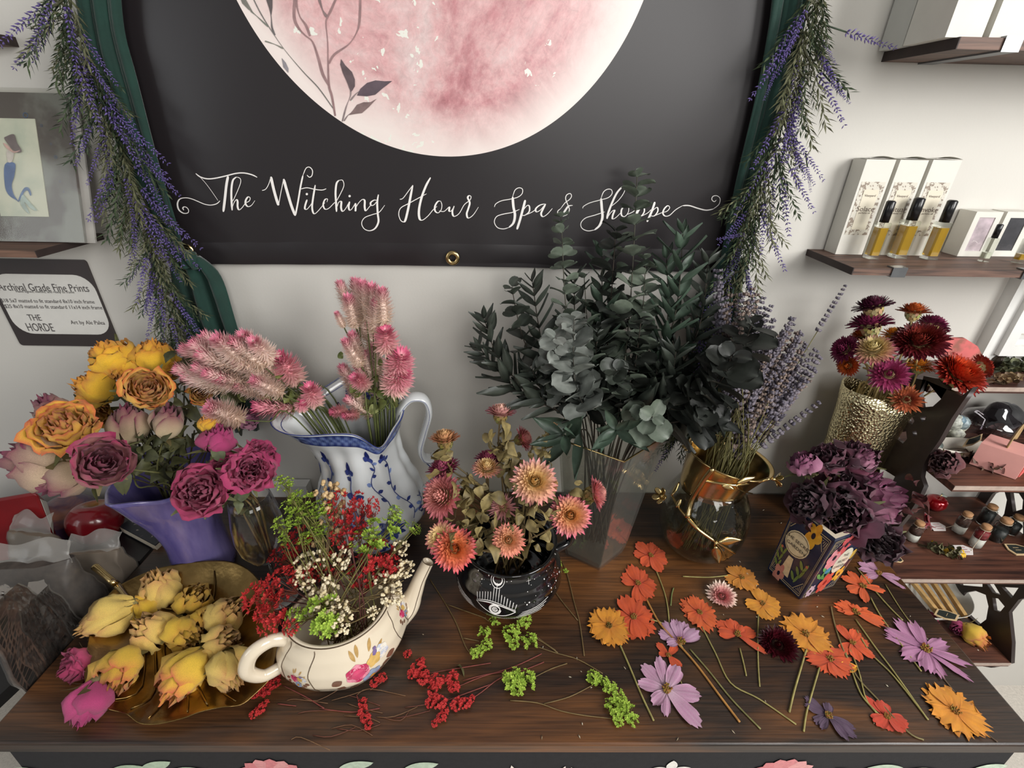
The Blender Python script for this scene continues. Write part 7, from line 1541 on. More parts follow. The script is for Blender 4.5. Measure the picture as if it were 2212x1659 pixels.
cosmos(1592, 1372, 42, [(140, 1, .34), (95, .8, .34), (50, .6, .25), (10, .95, .3), (-45, 1.35, .18), (175, .9, .3)], OR1, OR2, 'orange cosmos with a long drooping petal left of the crimson strawflower', [(1598, 1400), (1606, 1432), (1612, 1460)], .4)
cosmos(1740, 1372, 46, A6(0, 1, .55, (), 9), YE1, YE2, 'broad amber cosmos right of the crimson strawflower', [(1742, 1402), (1728, 1450), (1715, 1495), (1705, 1538)], 1.2, (1.0, 1.0), 0, .0016)
cosmos(1792, 1426, 44, A6(20, 1, .40, (1,), 7), OR1, OR2, 'orange cosmos touching the lower edge of the broad amber one', [(1770, 1442), (1756, 1490), (1742, 1540), (1736, 1580)], .9, (1.1, .9), 0, .0014)
cosmos(1840, 1390, 36, A6(0, 1, .30, (3,), 7), L(226, 88, 24), OR2, 'bright orange cosmos with narrow petals, mid right', [(1826, 1408), (1842, 1455), (1862, 1503), (1900, 1545)], .4, (1, 1), 0, .0012)
cosmos(1848, 1325, 44, [(150, .9, .34), (120, .8, .34), (60, .5, .3), (-10, .8, .4), (-35, 1.25, .34), (180, .6, .2)], L(224, 96, 28), OR1, 'orange cosmos folded sideways like a fan', [(1848, 1338), (1892, 1400), (1930, 1450), (2003, 1553)], .8, (1, .9), 0, .0012)
cosmos(1862, 1268, 38, A6(40, 1, .26, (5,), 7), L(220, 92, 26), OR1, 'orange cosmos beside the foot of the book vase', [(1880, 1290), (1905, 1335), (1960, 1410), (1990, 1450)], .3, (1, 1), 0, .0012)
cosmos(1897, 1240, 36, [(130, 1, .22), (95, 1, .24), (165, 1, .18), (200, .9, .22), (-20, 1.0, .22), (-55, 1.25, .14)], L(206, 156, 182), LI2, 'small pink cosmos next to the shelf unit edge', [(1912, 1262), (1945, 1315), (1978, 1360)], .3, (1, 1), 0, .0008)
cosmos(1998, 1405, 62, [(100, 1.1, .25), (72, 1.05, .22), (140, 1.15, .18), (155, 1.15, .16), (195, 1, .24), (232, .9, .22), (258, .95, .18), (15, .95, .22), (-25, 1.15, .16), (-55, 1.2, .12)], LI1, LI2, 'large pink cosmos spreading near the right table edge', [(2022, 1445), (2050, 1480), (2090, 1530)], .7, (1, 1.05), 0, .0009, L(110, 90, 70))
cosmos(1788, 1548, 46, [(125, 1, .22), (150, .9, .2), (60, .6, .2), (-30, 1, .22), (-50, 1.1, .2), (-75, 1.0, .18), (200, .8, .2), (220, .8, .16)], L(96, 72, 96), L(70, 48, 72), 'dusky violet cosmos near the front edge', None, .4)
cosmos(1915, 1550, 40, [(115, 1.1, .22), (75, .8, .36), (200, .9, .34), (235, .7, .34), (-20, .9, .36), (-60, .8, .34)], L(206, 62, 34), OR2, 'red-orange cosmos near the front right edge', [(1893, 1540), (1870, 1508), (1855, 1450), (1835, 1400)], .4)
cosmos(2062, 1538, 54, A6(0, 1, .52, (), 9), YE1, L(206, 122, 30), 'amber cosmos closest to the front right table corner', [(2100, 1560), (2128, 1582), (2155, 1603)], 1.3, (1, 1), 0, .0009, L(96, 76, 58))
for pts, lb, c in (([(1850, 1225), (1885, 1270), (1920, 1310), (1950, 1340)], 'thick pale stem lying between the pink and orange cosmos', CS_), ([(1795, 1310), (1802, 1345), (1820, 1400), (1850, 1460), (1895, 1510), (1960, 1580), (1995, 1598)], 'long thin stem running from the fan-shaped cosmos to the front edge', L(120, 108, 70)), ([(1850, 1360), (1880, 1410), (1930, 1460), (2005, 1555)], 'straight pale stem with small seeds beside the large pink cosmos', CS_), ([(1455, 1270), (1451, 1285), (1449, 1308)], 'short curved green stem scrap beside the topmost orange cosmos', L(110, 120, 70))):
    P = atz(*pts[0]); o = thing('bare_stalk', (P.x, P.y, T), lb, 'stalk'); lay_stem(pts, .0012, c, o)
# strawflower heads on the table
for (u, v, R, me, lb, tl) in ((1560, 1287, 34, straw_mesh('bracts', 61, L(226, 160, 156), L(226, 150, 150), L(244, 226, 206), 7, 0.8, 16), 'pink and white strawflower head lying on the table', .5), (1682, 1392, 42, straw_mesh('bracts', 62, L(90, 14, 26), L(84, 14, 28), L(58, 8, 20), 10, 0.5, 18), 'dark crimson strawflower head lying on the table', .6)):
    P = atz(u, v, T + 0.012); R_ = R * pxm(u, v, P); d = Vector(face(u, v, 0.15, .1, .95)); hp0, s = head_xf(me, P, d, R_); o = thing('dried_strawflower', (P.x, P.y, T), lb, 'flower'); obj('bracts', me, o, hp0 - o.location, quat_to(d, 0.4), s)
# green and red sprigs on the table
def lay_sprig(nm, lb, stems, blobs, me, sc, R0=1.0):
    P = atz(*stems[0][0]); o = thing(nm, (P.x, P.y, T), lb, 'flower sprig')
    g = G()
    for st in stems: g.tube([atz(u, v, T + 0.0016) for u, v in st], [0.0009] * (len(st) - 1) + [0.0006], 4, sc, smooth=4)
    g.build('stem', m_stem, o)
    for i, (u, v, R) in enumerate(blobs): 
        B = atz(u, v, T); R_ = R * pxm(u, v, B) * R0; obj('blossoms', me[i % len(me)], o, B - o.location + Vector((0, 0, R_ * 0.30)), Quaternion((0, 0, 1), r6.random() * 6), (R_, R_, R_ * 0.55))
gm, rm = GRc, [RDb]
GS, RS_ = L(112, 92, 56), L(120, 58, 50)
lay_sprig('lime_sprig', 'lime sprig with branching stem left of the cauldron', [[(928, 1250), (960, 1300), (985, 1345), (1005, 1395), (1020, 1415)], [(965, 1305), (1020, 1325), (1050, 1335)], [(1000, 1378), (1035, 1385)]], [(1030, 1415, 15), (1046, 1372, 14), (1052, 1398, 13)], gm, GS)
lay_sprig('lime_sprig', 'tiny lime sprig at the cauldron base', [[(1000, 1318), (1040, 1332), (1056, 1342)]], [(1058, 1326, 9), (1070, 1346, 12)], gm, GS)
lay_sprig('lime_sprig', 'lime sprig with three tufts in front of the cauldron', [[(1302, 1455), (1250, 1425), (1200, 1410), (1155, 1395)], [(1205, 1410), (1160, 1380), (1120, 1370)], [(1200, 1405), (1140, 1362)]], [(1105, 1376, 20), (1143, 1392, 18), (1132, 1348, 17), (1110, 1396, 12)], gm, GS)
lay_sprig('lime_sprig', 'single lime tuft on a short stem in front of the table middle', [[(1225, 1433), (1190, 1445), (1150, 1465)]], [(1108, 1476, 24), (1135, 1478, 22), (1118, 1492, 18)], gm, GS)
lay_sprig('lime_sprig', 'long forked lime sprig nearest the front edge', [[(1102, 1513), (1160, 1518), (1210, 1535), (1260, 1545), (1320, 1552)], [(1175, 1520), (1230, 1505), (1280, 1480)]], [(1282, 1470, 16), (1300, 1480, 15), (1318, 1492, 15), (1336, 1510, 15), (1345, 1528, 15), (1357, 1545, 18), (1330, 1545, 15), (1318, 1528, 14), (1335, 1562, 12), (1365, 1562, 12)], gm, GS)
lay_sprig('lime_sprig', 'thin lime sprig bent beside the cauldron handle', [[(1262, 1417), (1252, 1345), (1240, 1300), (1225, 1240), (1215, 1215)], [(1248, 1340), (1215, 1300), (1190, 1265)]], [(1193, 1246, 9), (1203, 1222, 10), (1222, 1236, 6)], gm, GS)
lay_sprig('red_sprig', 'spreading red sprig on the table before the cauldron', [[(1175, 1430), (1130, 1448), (1080, 1465), (1040, 1495), (1010, 1515)], [(1130, 1448), (1060, 1455), (1000, 1470)], [(1170, 1412), (1110, 1440), (1040, 1462), (985, 1485)], [(1060, 1478), (1000, 1500), (960, 1515)]], [(945, 1478, 16), (938, 1498, 14), (975, 1470, 15), (982, 1490, 13), (930, 1520, 12), (950, 1520, 16), (985, 1525, 14), (1005, 1522, 13), (1018, 1512, 8), (955, 1555, 11), (940, 1565, 8), (962, 1540, 9)], rm, RS_)
lay_sprig('red_sprig', 'small red sprig right of the teapot belly', [[(1060, 1432), (980, 1445), (920, 1455)]], [(905, 1448, 16), (892, 1458, 12), (915, 1470, 14), (922, 1460, 10), (912, 1432, 9), (880, 1415, 9)], rm, RS_)
lay_sprig('red_sprig', 'upright red spike on table directly under the teapot', [[(770, 1500), (780, 1530), (788, 1550)]], [(786, 1522, 11), (783, 1540, 12), (792, 1555, 11), (798, 1570, 9)], rm, RS_)
lay_sprig('red_sprig', 'dark red sprig under the teapot handle beside the dish', [[(700, 1530), (660, 1505), (610, 1480)], [(820, 1530), (760, 1538), (690, 1530)]], [(598, 1458, 12), (595, 1480, 14), (575, 1495, 16), (555, 1500, 12)], [RDc[0]], RS_)
lay_sprig('red_sprig', 'little red sprig front left between dish and table edge', [[(600, 1520), (640, 1525)]], [(565, 1535, 11), (550, 1545, 10), (575, 1522, 8)], rm, RS_)
lay_sprig('red_sprig', 'red scrap peeking out below the teapot bottom', [[(800, 1490), (830, 1470)]], [(812, 1478, 11), (826, 1468, 10)], rm, RS_)
o = thing('dry_twigs', atz(700, 1540), 'tangle of thin reddish dry twigs on the table front left', 'twigs'); g = G()
for k in range(16):
    u, v = r6.uniform(600, 880), r6.uniform(1500, 1600); g.tube([atz(u, v, T + .001), atz(u + r6.uniform(20, 50), v + r6.uniform(-14, 14), T + .002), atz(u + r6.uniform(60, 110), v + r6.uniform(-25, 25), T + .001)], 0.0005, 4, mixc(L(104, 54, 44), L(120, 90, 60), r6.random()), smooth=3)
g.build('twigs', m_stem, o)
g = G()
for k in range(46):
    u, v = r6.choice([(r6.uniform(1380, 2140), r6.uniform(1280, 1600)), (r6.uniform(900, 1400), r6.uniform(1330, 1600)), (r6.uniform(1560, 1780), r6.uniform(1100, 1340))]); p = atz(u, v, T + .0010); a = r6.random() * 6; s_ = Vector((math.cos(a), math.sin(a), 0)); octa(g, p, s_, r6.uniform(.003, .008), .0009, mixc(L(206, 198, 176), L(140, 120, 90), r6.random() ** 2))
o = g.build('fallen_petal_crumbs', m_bud); tag(o, 'pale seeds and petal crumbs scattered over the table top', 'debris', None, 'stuff')
P = atz(1000, 1440); o = thing('dry_leaf', (P.x, P.y, T), 'curled olive dry leaf beside the small red sprig', 'leaf'); g = G(); leafy(g, P + Vector((-.01, 0, .002)), Vector((1, -.1, .15)).normalized(), 0.03, L(96, 94, 60), r6, 0); g.build('blade', m_leaf, o)
P = atz(1832, 1443); o = thing('loose_petal', (P.x, P.y, T), 'single amber petal beside the orange cosmos', 'petal'); g = G(); g.grid(lambda a, b: (P.x + .014 * (a - .5) * 2, P.y + .009 * math.sin(PI * (.1 + .85 * a)) * (2 * b - 1), T + .001 + .002 * (2 * b - 1) ** 2), 6, 4, L(222, 154, 34)); g.build('blade', m_petal, o)

# ================================================================== lavender garlands
GV = (L(86, 72, 132), L(116, 100, 162), L(60, 66, 50)); GN = (L(44, 60, 42), L(78, 92, 62)); GN2 = (L(94, 98, 68), L(118, 118, 90))
gsp = [lavhead_mesh('lavender_spike', 500 + i, 1.0, 15, GV, 0.125, 0.018, 5, 1.2) for i in range(3)]
gnd = [needles_mesh('leaf_spray', 510 + i, 1.0, 50, 0.17, 0.014, c) for i, c in enumerate((GN, GN, GN2))]
def garland(spine, label, n, seed, wid):
    r = random.Random(seed); o = thing('lavender_garland', aty(spine[0][0], spine[0][1], WY - .05), label, 'garland'); ol = o.location
    q, _ = cat([aty(u, v, WY - .052) for u, v in spine], None, 8); g = G()
    for k in range(3): g.tube([p + Vector((.012 * math.sin(i * .7 + k * 2), .006 * math.cos(i * .5 + k), .006 * math.sin(i + k))) for i, p in enumerate(q)], 0.0016, 5, mixc(GN[0], L(96, 84, 60), .4)); 
    g.build('twisted_stem', m_stem, o)
    K = len(q)
    for i in range(n):
        f = (i + r.random()) / n; k = min(K - 2, int(f * (K - 1))); p = q[k]; dn = (q[k + 1] - q[k]).normalized(); sd = r.choice((-1, 1)) * r.uniform(0.1, 1.15) * wid
        d = (dn + Vector((sd, -r.uniform(0, .35), r.uniform(-.15, .2)))).normalized(); sk = i % 5 in (1, 3) and r.random() < .85; ln = r.uniform(.05, .085) if sk else r.uniform(.06, .11)
        me = gsp[r.randrange(3)] if sk else gnd[r.randrange(3)]; st = p + d * (.035 if sk else 0); st.y = min(st.y, WY - .03)
        if (st + d * ln).y > WY - .028: d.y = -abs(d.y); d.normalize()
        c = obj('lavender_spike' if sk else 'leaf_spray', me, o, st - ol, quat_to(d, r.random() * 6), (ln * (.85 if sk else 1),) * 2 + (ln,))
        if sk: g = G(); g.tube([p, st], .0009, 4, GN[0]); g.build('side_stem', m_stem, o)
garland([(135, -60), (140, 40), (180, 130), (215, 220), (255, 300), (275, 380), (300, 440), (330, 520), (345, 600), (372, 680), (385, 735)], 'artificial lavender garland hanging left of the banner', 160, 3, .7)
garland([(1775, -60), (1745, 40), (1740, 130), (1700, 240), (1680, 330), (1640, 420), (1620, 500), (1590, 590), (1560, 680), (1530, 770), (1500, 860), (1470, 930)], 'artificial lavender garland hanging right of the banner', 160, 8, .6)
o = thing('lavender_spray', aty(1800, 60, WY - .06), 'purple lavender spray sticking out sideways from the right garland top', 'flower')
for (a, b) in (((1770, 50), (1915, 98)), ((1760, 60), (1800, 130)), ((1770, 150), (1828, 215)), ((1740, 330), (1750, 405)), ((1690, 120), (1655, 205)), ((1640, 500), (1560, 515))):
    A, B = aty(*a, WY - .055), aty(*b, WY - .07); d = (B - A); L_ = d.length; st = A.lerp(B, .4); obj('lavender_spike', gsp[0], o, st - o.location, quat_to(d, 0), (L_ * .7,) * 3); g = G(); g.tube([A, st], .001, 4, GN[0]); g.build('side_stem', m_stem, o)
# ================================================================== things on the carved shelf unit
m_clr2 = glass('jar_glass', (240, 242, 240)); m_cork = mat('cork', (176, 132, 92), rough=0.8, nscale=200, nstr=0.2); m_salt = mat('white_salt', (226, 222, 214), rough=0.8, nscale=300, nstr=0.1); m_red = mat('red_petals', (130, 30, 36), rough=0.6, nscale=200, nstr=0.4); m_bsalt = mat('black_salt', (26, 30, 30), rough=0.5, nscale=300, nstr=0.4); m_herb = mat('dried_herbs', (74, 48, 40), rough=0.8, nscale=200, nstr=0.5)
m_tagp = mat('paper_tag', (224, 216, 212), rough=0.7, nscale=60, nstr=0.03); m_str = mat('string', (200, 184, 160), rough=0.8); m_rink = mat('red_ink', (150, 60, 70), rough=0.7); m_chalk = mat('chalkboard', (40, 44, 40), rough=0.6, nscale=90, nstr=0.2); m_wood2 = mat('pale_wood_edge', (206, 178, 136), rough=0.6, nscale=60, nstr=0.1)
def jar(u, v, R, Hh_, lb, fills, z=zS1, tagp=None):
    c = atz(u, v, z); t = thing('corked_jar', c, lb, 'jar'); r = R
    g = G(); g.lathe(c, [(r * .9, .0004), (r, .002), (r, Hh_ * .72), (r * .7, Hh_ * .82), (r * .82, Hh_ * .88), (r * .82, Hh_ * .92)], 20); g.build('glass_body', m_clr2, t)
    z0 = .002
    for m, f, nm in fills: g = G(); g.lathe(c, [(r * .93, z0), (r * .93, z0 + Hh_ * f)], 18, cap1=True); g.build(nm, m, t); z0 += Hh_ * f + .0003
    g = G(); g.lathe(c, [(r * .66, Hh_ * .80), (r * .7, Hh_ * .98), (r * .6, Hh_)], 16, cap1=True); g.build('cork', m_cork, t)
    g = G(); g.tube([c + Vector((r * .74 * math.cos(a * .4), r * .74 * math.sin(a * .4), Hh_ * .83)) for a in range(17)], .0006, 4)
    if tagp: q = atz(tagp[0], tagp[1], z + .002); g.tube([c + Vector((-r * .6, -r * .6, Hh_ * .82)), c.lerp(q, .5) + Vector((0, 0, .012)), q], .0005, 4, smooth=3)
    g.build('string', m_str, t); return t
W_, Rr = m_salt, m_red
jar(1968, 1165, .0115, .048, 'corked salt jar nearest the dark hanging rose', [(W_, .34, 'salt'), (m_herb, .28, 'petals')], tagp=(1938, 1152)); jar(2068, 1148, .0115, .052, 'corked salt jar with dark petals behind the paper tag', [(W_, .34, 'salt'), (m_herb, .30, 'petals')], tagp=(2042, 1140)); jar(2105, 1178, .0115, .055, 'corked salt jar with red petals, closest to the camera', [(W_, .38, 'salt'), (Rr, .30, 'petals')], tagp=(2098, 1190))
jar(2122, 1130, .012, .050, 'corked jar of black salt farthest back', [(m_bsalt, .62, 'black_salt')]); jar(2148, 1165, .013, .056, 'corked jar of black salt right of the red petal one', [(m_bsalt, .45, 'black_salt')]); jar(2180, 1150, .012, .046, 'half hidden corked jar of black salt at the back right', [(m_bsalt, .5, 'black_salt')])
def ptag(pts, lb, z=zS1 + .0012, cb=None, th=.0008, lines=3):
    q = [atz(u, v, z) for u, v in pts]; c = sum(q, Vector()) / len(q); t = thing('chalkboard_tag' if cb else 'paper_tag', (c.x, c.y, z - .0012), lb, 'tag')
    if cb:
        g = G(); g.poly([c + (p - c) * 1.0 for p in q], .002, (0, 0, 1)); g.build('wooden_frame', m_wood2, t, smooth=False)
        g = G(); g.poly([c + (p - c) * .80 + Vector((0, 0, .0021)) for p in q], .0003, (0, 0, 1)); g.build('black_face', m_chalk, t, smooth=False); zz = .0026
    else: g = G(); g.poly(q, th, (0, 0, 1)); g.build('card', m_tagp, t, smooth=False); zz = th + .0002
    g = G(); ax = (q[1] - q[0]).normalized(); w_ = (q[1] - q[0]).length
    for i in range(lines): a = c - ax * w_ * .26 + Vector((0, (lines / 2 - i - .5) * .006, zz)); g.tube([a + ax * w_ * .52 * k / 8 + Vector((0, .0007 * (-1) ** k, 0)) for k in range(9)], .0004, 3)
    g.build('handwriting', m_wood2 if cb else m_rink, t); return t
ptag([(2003, 1129), (2028, 1129), (2042, 1137), (2043, 1147), (2017, 1147)], 'white paper tag of the dark-petalled salt jar'); ptag([(2052, 1178), (2080, 1178), (2101, 1186), (2102, 1199), (2074, 1199)], 'white paper tag lying in front of the red petal jar')
DI = lambda x0, y0, x1, y1: [(x0, y0), (x0 + (x1 - x0) * .45, y0 + (y1 - y0) * .02), (x1, y0 + (y1 - y0) * .35), (x1 - 2, y1), (x0 + (x1 - x0) * .5, y1), (x0 + 8, y0 + (y1 - y0) * .5)]
ptag(DI(2168, 1176, 2222, 1200), 'chalkboard tag at the right of the shelf level with table', cb=1, lines=2); ptag([(1918, 1212), (1936, 1196), (1951, 1213), (1946, 1216)], 'chalkboard tag corner beneath the dark hanging rose', cb=1, lines=1)
# red glass apple and ribbon
c = atz(2015, 1098, zS1); t = thing('red_glass_apple', c, 'shiny red glass apple ornament on the shelf level with the table', 'ornament'); g = G(); g.lathe(c, [(.006, 0), (.014, .003), (.0195, .014), (.0185, .026), (.011, .031), (.003, .028)], 28, cap1=True); g.build('apple', mat('red_lustre', (170, 16, 28), rough=.12, metal=.5, nscale=40, nstr=.2, coat=.8), t); g = G(); g.tube([c + Vector((0, 0, .028)), c + Vector((.003, 0, .04))], .001, 6); g.build('stalk', m_gold, t)
g = G(); leafy(g, c + Vector((.002, 0, .038)), Vector((1, 0, .4)).normalized(), .02, L(180, 190, 180), r6, 0); g.build('metal_leaf', m_leaf, t)
P = atz(1985, 1140, zS1); t = thing('red_ribbon', P, 'crumpled dark red ribbon between the glass apple and nearest salt jar', 'ribbon'); g = G()
for k in range(5): q = [P + Vector((r6.uniform(-.02, .02), r6.uniform(-.012, .012), r6.uniform(.002, .03))) for _ in range(4)]; g.tube(q, .005, 6, smooth=4, flat=.18)
g.build('loops', mat('red_satin', (124, 18, 30), rough=.35, sheen=.4, nscale=60, nstr=.2), t)
def herb_bundle(u, v, z, ang, ln, lb, cols, tip=None, nm='herb_bundle', n=46, fat=.014):
    c = atz(u, v, z); t = thing(nm, c, lb, 'dried bundle'); g = G(); d = Vector((math.cos(ang), math.sin(ang), .05)); s = Vector((-d.y, d.x, 0)); r = random.Random(int(u))
    for k in range(n): p = c + d * r.uniform(-.5, .5) * ln + s * r.uniform(-1, 1) * fat * .7 + Vector((0, 0, r.uniform(.003, fat * 1.2))); leafy(g, p, (d + Vector((r.uniform(-.6, .6), r.uniform(-.6, .6), r.uniform(-.2, .5)))).normalized(), r.uniform(.010, .02), mixc(cols[0], cols[1], r.random()), r, .1)
    g.build('leaves', m_leaf, t); g = G()
    for k in range(5): g.tube([c - d * ln * .7 + s * r.uniform(-.004, .004) + Vector((0, 0, .003)), c + Vector((0, 0, .006))], .0009, 4, cols[0])
    g.build('stems', m_stem, t)
    if tip:
        g = G()
        for k in range(7): p = c + d * ln * r.uniform(-.3, .7) + s * r.uniform(-.01, .016) + Vector((0, 0, .010)); leafy(g, p, Vector((r.uniform(-1, 1), -.8, .3)).normalized(), r.uniform(.010, .017), tip, r, .1)
        g.build('yellow_petals', m_leaf, t)
    return t
herb_bundle(2030, 1192, zS1, -.5, .05, 'small dried bouquet of olive leaves and yellow petals in front of the salt jars', (L(74, 68, 44), L(120, 116, 80)), L(222, 176, 40)); herb_bundle(2108, 1003, zS2, -.9, .06, 'brown dried herb bundle between the dark rose and the pink basket', (L(70, 50, 44), L(120, 96, 76)))
# second level
def rose_on(u, v, R, z, f, me, lb, dz=.014): P = atz(u, v, z + dz); d = Vector(face(u, v, *f)); hp0, s = head_xf(me, P, d, R * pxm(u, v, P)); o = thing('dried_rosebud', (P.x, P.y, z), lb, 'rose'); obj('petals', me, o, hp0 - o.location, quat_to(d, 1.0), s); obj('calyx', cal_o, o, hp0 - o.location, quat_to(d, 0), s)
rBr = rose_mesh('petals', 701, L(112, 52, 54), L(78, 30, 38), 14, .3, 2, .1); rose_on(2038, 1000, 32, zS2, (-.2, .2, .8), rBr, 'dried brown-red rose head on the middle shelf beside side panel', .02)
c = atz(2165, 1030, zS2); bd = thing('pink_basket', c + Vector((.01, .03, 0)), 'small pink ribbed box basket with a tan strap handle on middle shelf', 'basket'); m_pk = mat('pink_plastic', (222, 160, 152), rough=.4, nscale=40, nstr=.04)
bx, by, bz = c.x - .006, c.y + .004, zS2; g = G(); Q = [(bx - .022, by + .030), (bx + .02, by - .012), (bx + .062, by + .014), (bx + .02, by + .058)]; g.hexa([(x, y, bz + .001) for x, y in Q] + [(x, y, bz + .045) for x, y in Q]); g.build('box', m_pk, bd, smooth=False)
for k in range(9): f0 = lambda s, zz: (lerp(Q[1][0], Q[2][0], s) + .0008, lerp(Q[1][1], Q[2][1], s) - .001, zz); g = G() if k == 0 else g; g.tube([f0(.08, bz + .006 + k * .0042), f0(.92, bz + .006 + k * .0042)], .0009, 4)
g.build('ribs', mat('coral_ribs', (206, 90, 84), rough=.5), bd); g = G(); m0 = Vector(((Q[0][0] + Q[1][0]) / 2, (Q[0][1] + Q[1][1]) / 2, bz + .045)) + Vector((.014, .01, 0)); m1 = m0 + Vector((.036, .024, 0)); g.tube([m0 + Vector((0, 0, -.004)), m0 + Vector((0, 0, .018)), m0.lerp(m1, .5) + Vector((0, 0, .034)), m1 + Vector((0, 0, .018)), m1], .005, 10, smooth=5, flat=.3); g.build('strap_handle', mat('tan_leather', (168, 140, 98), rough=.5, nscale=60, nstr=.1), bd)
c = atz(2080, 985, zS2); t = thing('white_shell_dish', c, 'long white dish behind the dried rose on the middle shelf', 'dish'); g = G(); g.lathe(c + Vector((0, .012, 0)), shell([(.012, .001), (.022, .005), (.030, .016)], .002), 30, sx=1.9, sy=.8); g.build('dish', mat('pearl_glaze', (210, 204, 192), rough=.25, nscale=50, nstr=.12), t)
q = [atz(u, v, zS2 + .022) for u, v in ((2078, 966), (2088, 950), (2108, 944), (2121, 938), (2118, 952), (2100, 962))]; c = sum(q, Vector()) / 6; t = thing('chalkboard_tag', (c.x, c.y, zS2 + .016), 'chalkboard tag tilted on the edge of the white dish', 'tag'); g = G(); g.poly(q, .002, (0, -.3, .95)); g.build('wooden_frame', m_wood2, t, smooth=False); g = G(); g.poly([c + (p - c) * .76 + Vector((0, -.0008, .0022)) for p in q], .0004, (0, -.3, .95)); g.build('black_face', m_chalk, t, smooth=False)
c = atz(2062, 950, zS2 + .01); t = thing('painted_figurine', (c.x, c.y + .02, zS2), 'small blue and cream painted figurine behind the white dish', 'figurine'); g = G(); rr_ = random.Random(2); cc_ = Vector((c.x, c.y + .02, zS2))
for k in range(9): g.ball(cc_ + Vector((rr_.uniform(-.022, .022), rr_.uniform(-.01, .01), .012 + k * .0042)), rr_.uniform(.009, .015), 10, 7, mixc(L(206, 204, 186), L(104, 128, 140), rr_.random()), .1, rr_)
g.build('figure', mat('painted_resin', vcol=True, rough=.4, nscale=180, nstr=.5), t)
c = atz(2140, 945, zS2); cc_ = Vector((c.x, c.y + .012, zS2)); t = thing('glass_dome', cc_, 'rippled clear glass mushroom-shaped dome on the middle shelf', 'ornament'); g = G(); g.lathe(cc_, [(.016, .0), (.018, .022), (.045, .024), (.043, .034), (.028, .044), (.018, .052), (.016, .060), (.009, .067), (.001, .069)], 48, rib=.03, ribn=22); g.build('dome', glass('rippled_glass', (226, 222, 226), ior=1.7), t); herb_bundle(2135, 935, zS2 + .003, .3, .03, 'dark petals gathered under the glass mushroom dome', (L(80, 44, 44), L(120, 84, 70)), nm='petal_pile', n=24, fat=.008)
g = G(); c = atz(2195, 960, zS2); g.ball((c.x + .02, WY - .05, zS2 + .026), .03, 20, 10, None, .06, rr_, .85); o = g.build('black_pouch', mat('black_cloth', (24, 23, 26), rough=.7, sheen=.3, nscale=30, nstr=.3)); tag(o, 'soft black pouch at the back of the middle shelf', 'pouch')
for (u, v, z, s, lb) in ((1992, 862, zS2, .013, 'small turquoise-grey glazed bauble seen through the side panel opening'), (2150, 790, zS3, .013, 'small dark metal pot below the window corner')):
    c = atz(u + (20 if z == zS2 else 0), v + (110 if z == zS2 else 0), z); t = thing('small_pot', c, lb, 'pot'); g = G(); g.lathe(c, [(s * .5, 0), (s, s * .6), (s * .95, s * 1.2), (s * .6, s * 1.6), (s * .7, s * 1.8)], 20); g.build('pot', mat('aged_glaze_%d' % u, (110, 120, 116) if z == zS2 else (70, 62, 52), rough=.3, metal=.4, nscale=60, nstr=.4), t)
# top level
P0 = aty(2085, 775, WY - .085); t = thing('pink_fan_tile', (P0.x, P0.y, zS3), 'salmon pink many-sided plate standing behind the fiery orange strawflower', 'plate'); q = [aty(u, v, WY - .085) for u, v in ((2036, 732), (2085, 731), (2112, 748), (2126, 775), (2128, 800), (2090, 835), (2060, 830), (2045, 790))]; g = G(); g.poly(q, .006, (0, 1, .0)); g.build('plate', mat('salmon_glaze', (206, 106, 104), rough=.5, nscale=14, col2=(150, 96, 84), mixlo=.5, mixhi=.56), t, smooth=False)
herb_bundle(2185, 800, zS3, .2, .07, 'dark green dried moss bundle on the top shelf of carved unit', (L(54, 62, 44), L(108, 112, 78)), n=70, fat=.02); herb_bundle(2165, 826, zS3, .1, .05, 'knotted pale driftwood twigs before the moss bundle', (L(96, 74, 54), L(176, 150, 112)), nm='driftwood', n=30, fat=.01)
# bottom level: oval bowl with sticks
c0 = atz(2025, 1300, zS0 + .02); t = thing('oval_bowl', (c0.x, c0.y, zS0), 'white oval bowl of wooden sticks on the lowest shelf', 'bowl'); ringp = [atz(u, v, zS0 + .045) for u, v in ((1952, 1262), (1958, 1290), (1985, 1322), (2020, 1335), (2060, 1335), (2095, 1330), (2106, 1312), (2098, 1285), (2075, 1262), (2040, 1245), (1995, 1240))]; ringp, _ = cat(ringp, None, 4, True); cb = sum(ringp, Vector()) / len(ringp)
def bwl(k, s, o): p = ringp[k]; z_ = zS0 + .002 + .043 * ((s - .45) / .55 if s > .45 else 0) ** 1.3 + o; return (lerp(cb.x, p.x, s), lerp(cb.y, p.y, s), z_)
g = G(); K = range(len(ringp)); g.rings([[bwl(k, s / 8, -.0015) for k in K] for s in range(1, 9)] + [[bwl(k, .985, .0005) for k in K]] + [[bwl(k, s / 8 * .97, .0015) for k in K] for s in range(8, 0, -1)], True, True, True); g.build('bowl', mat('white_enamel', (206, 204, 196), rough=.3, nscale=40, nstr=.05), t)
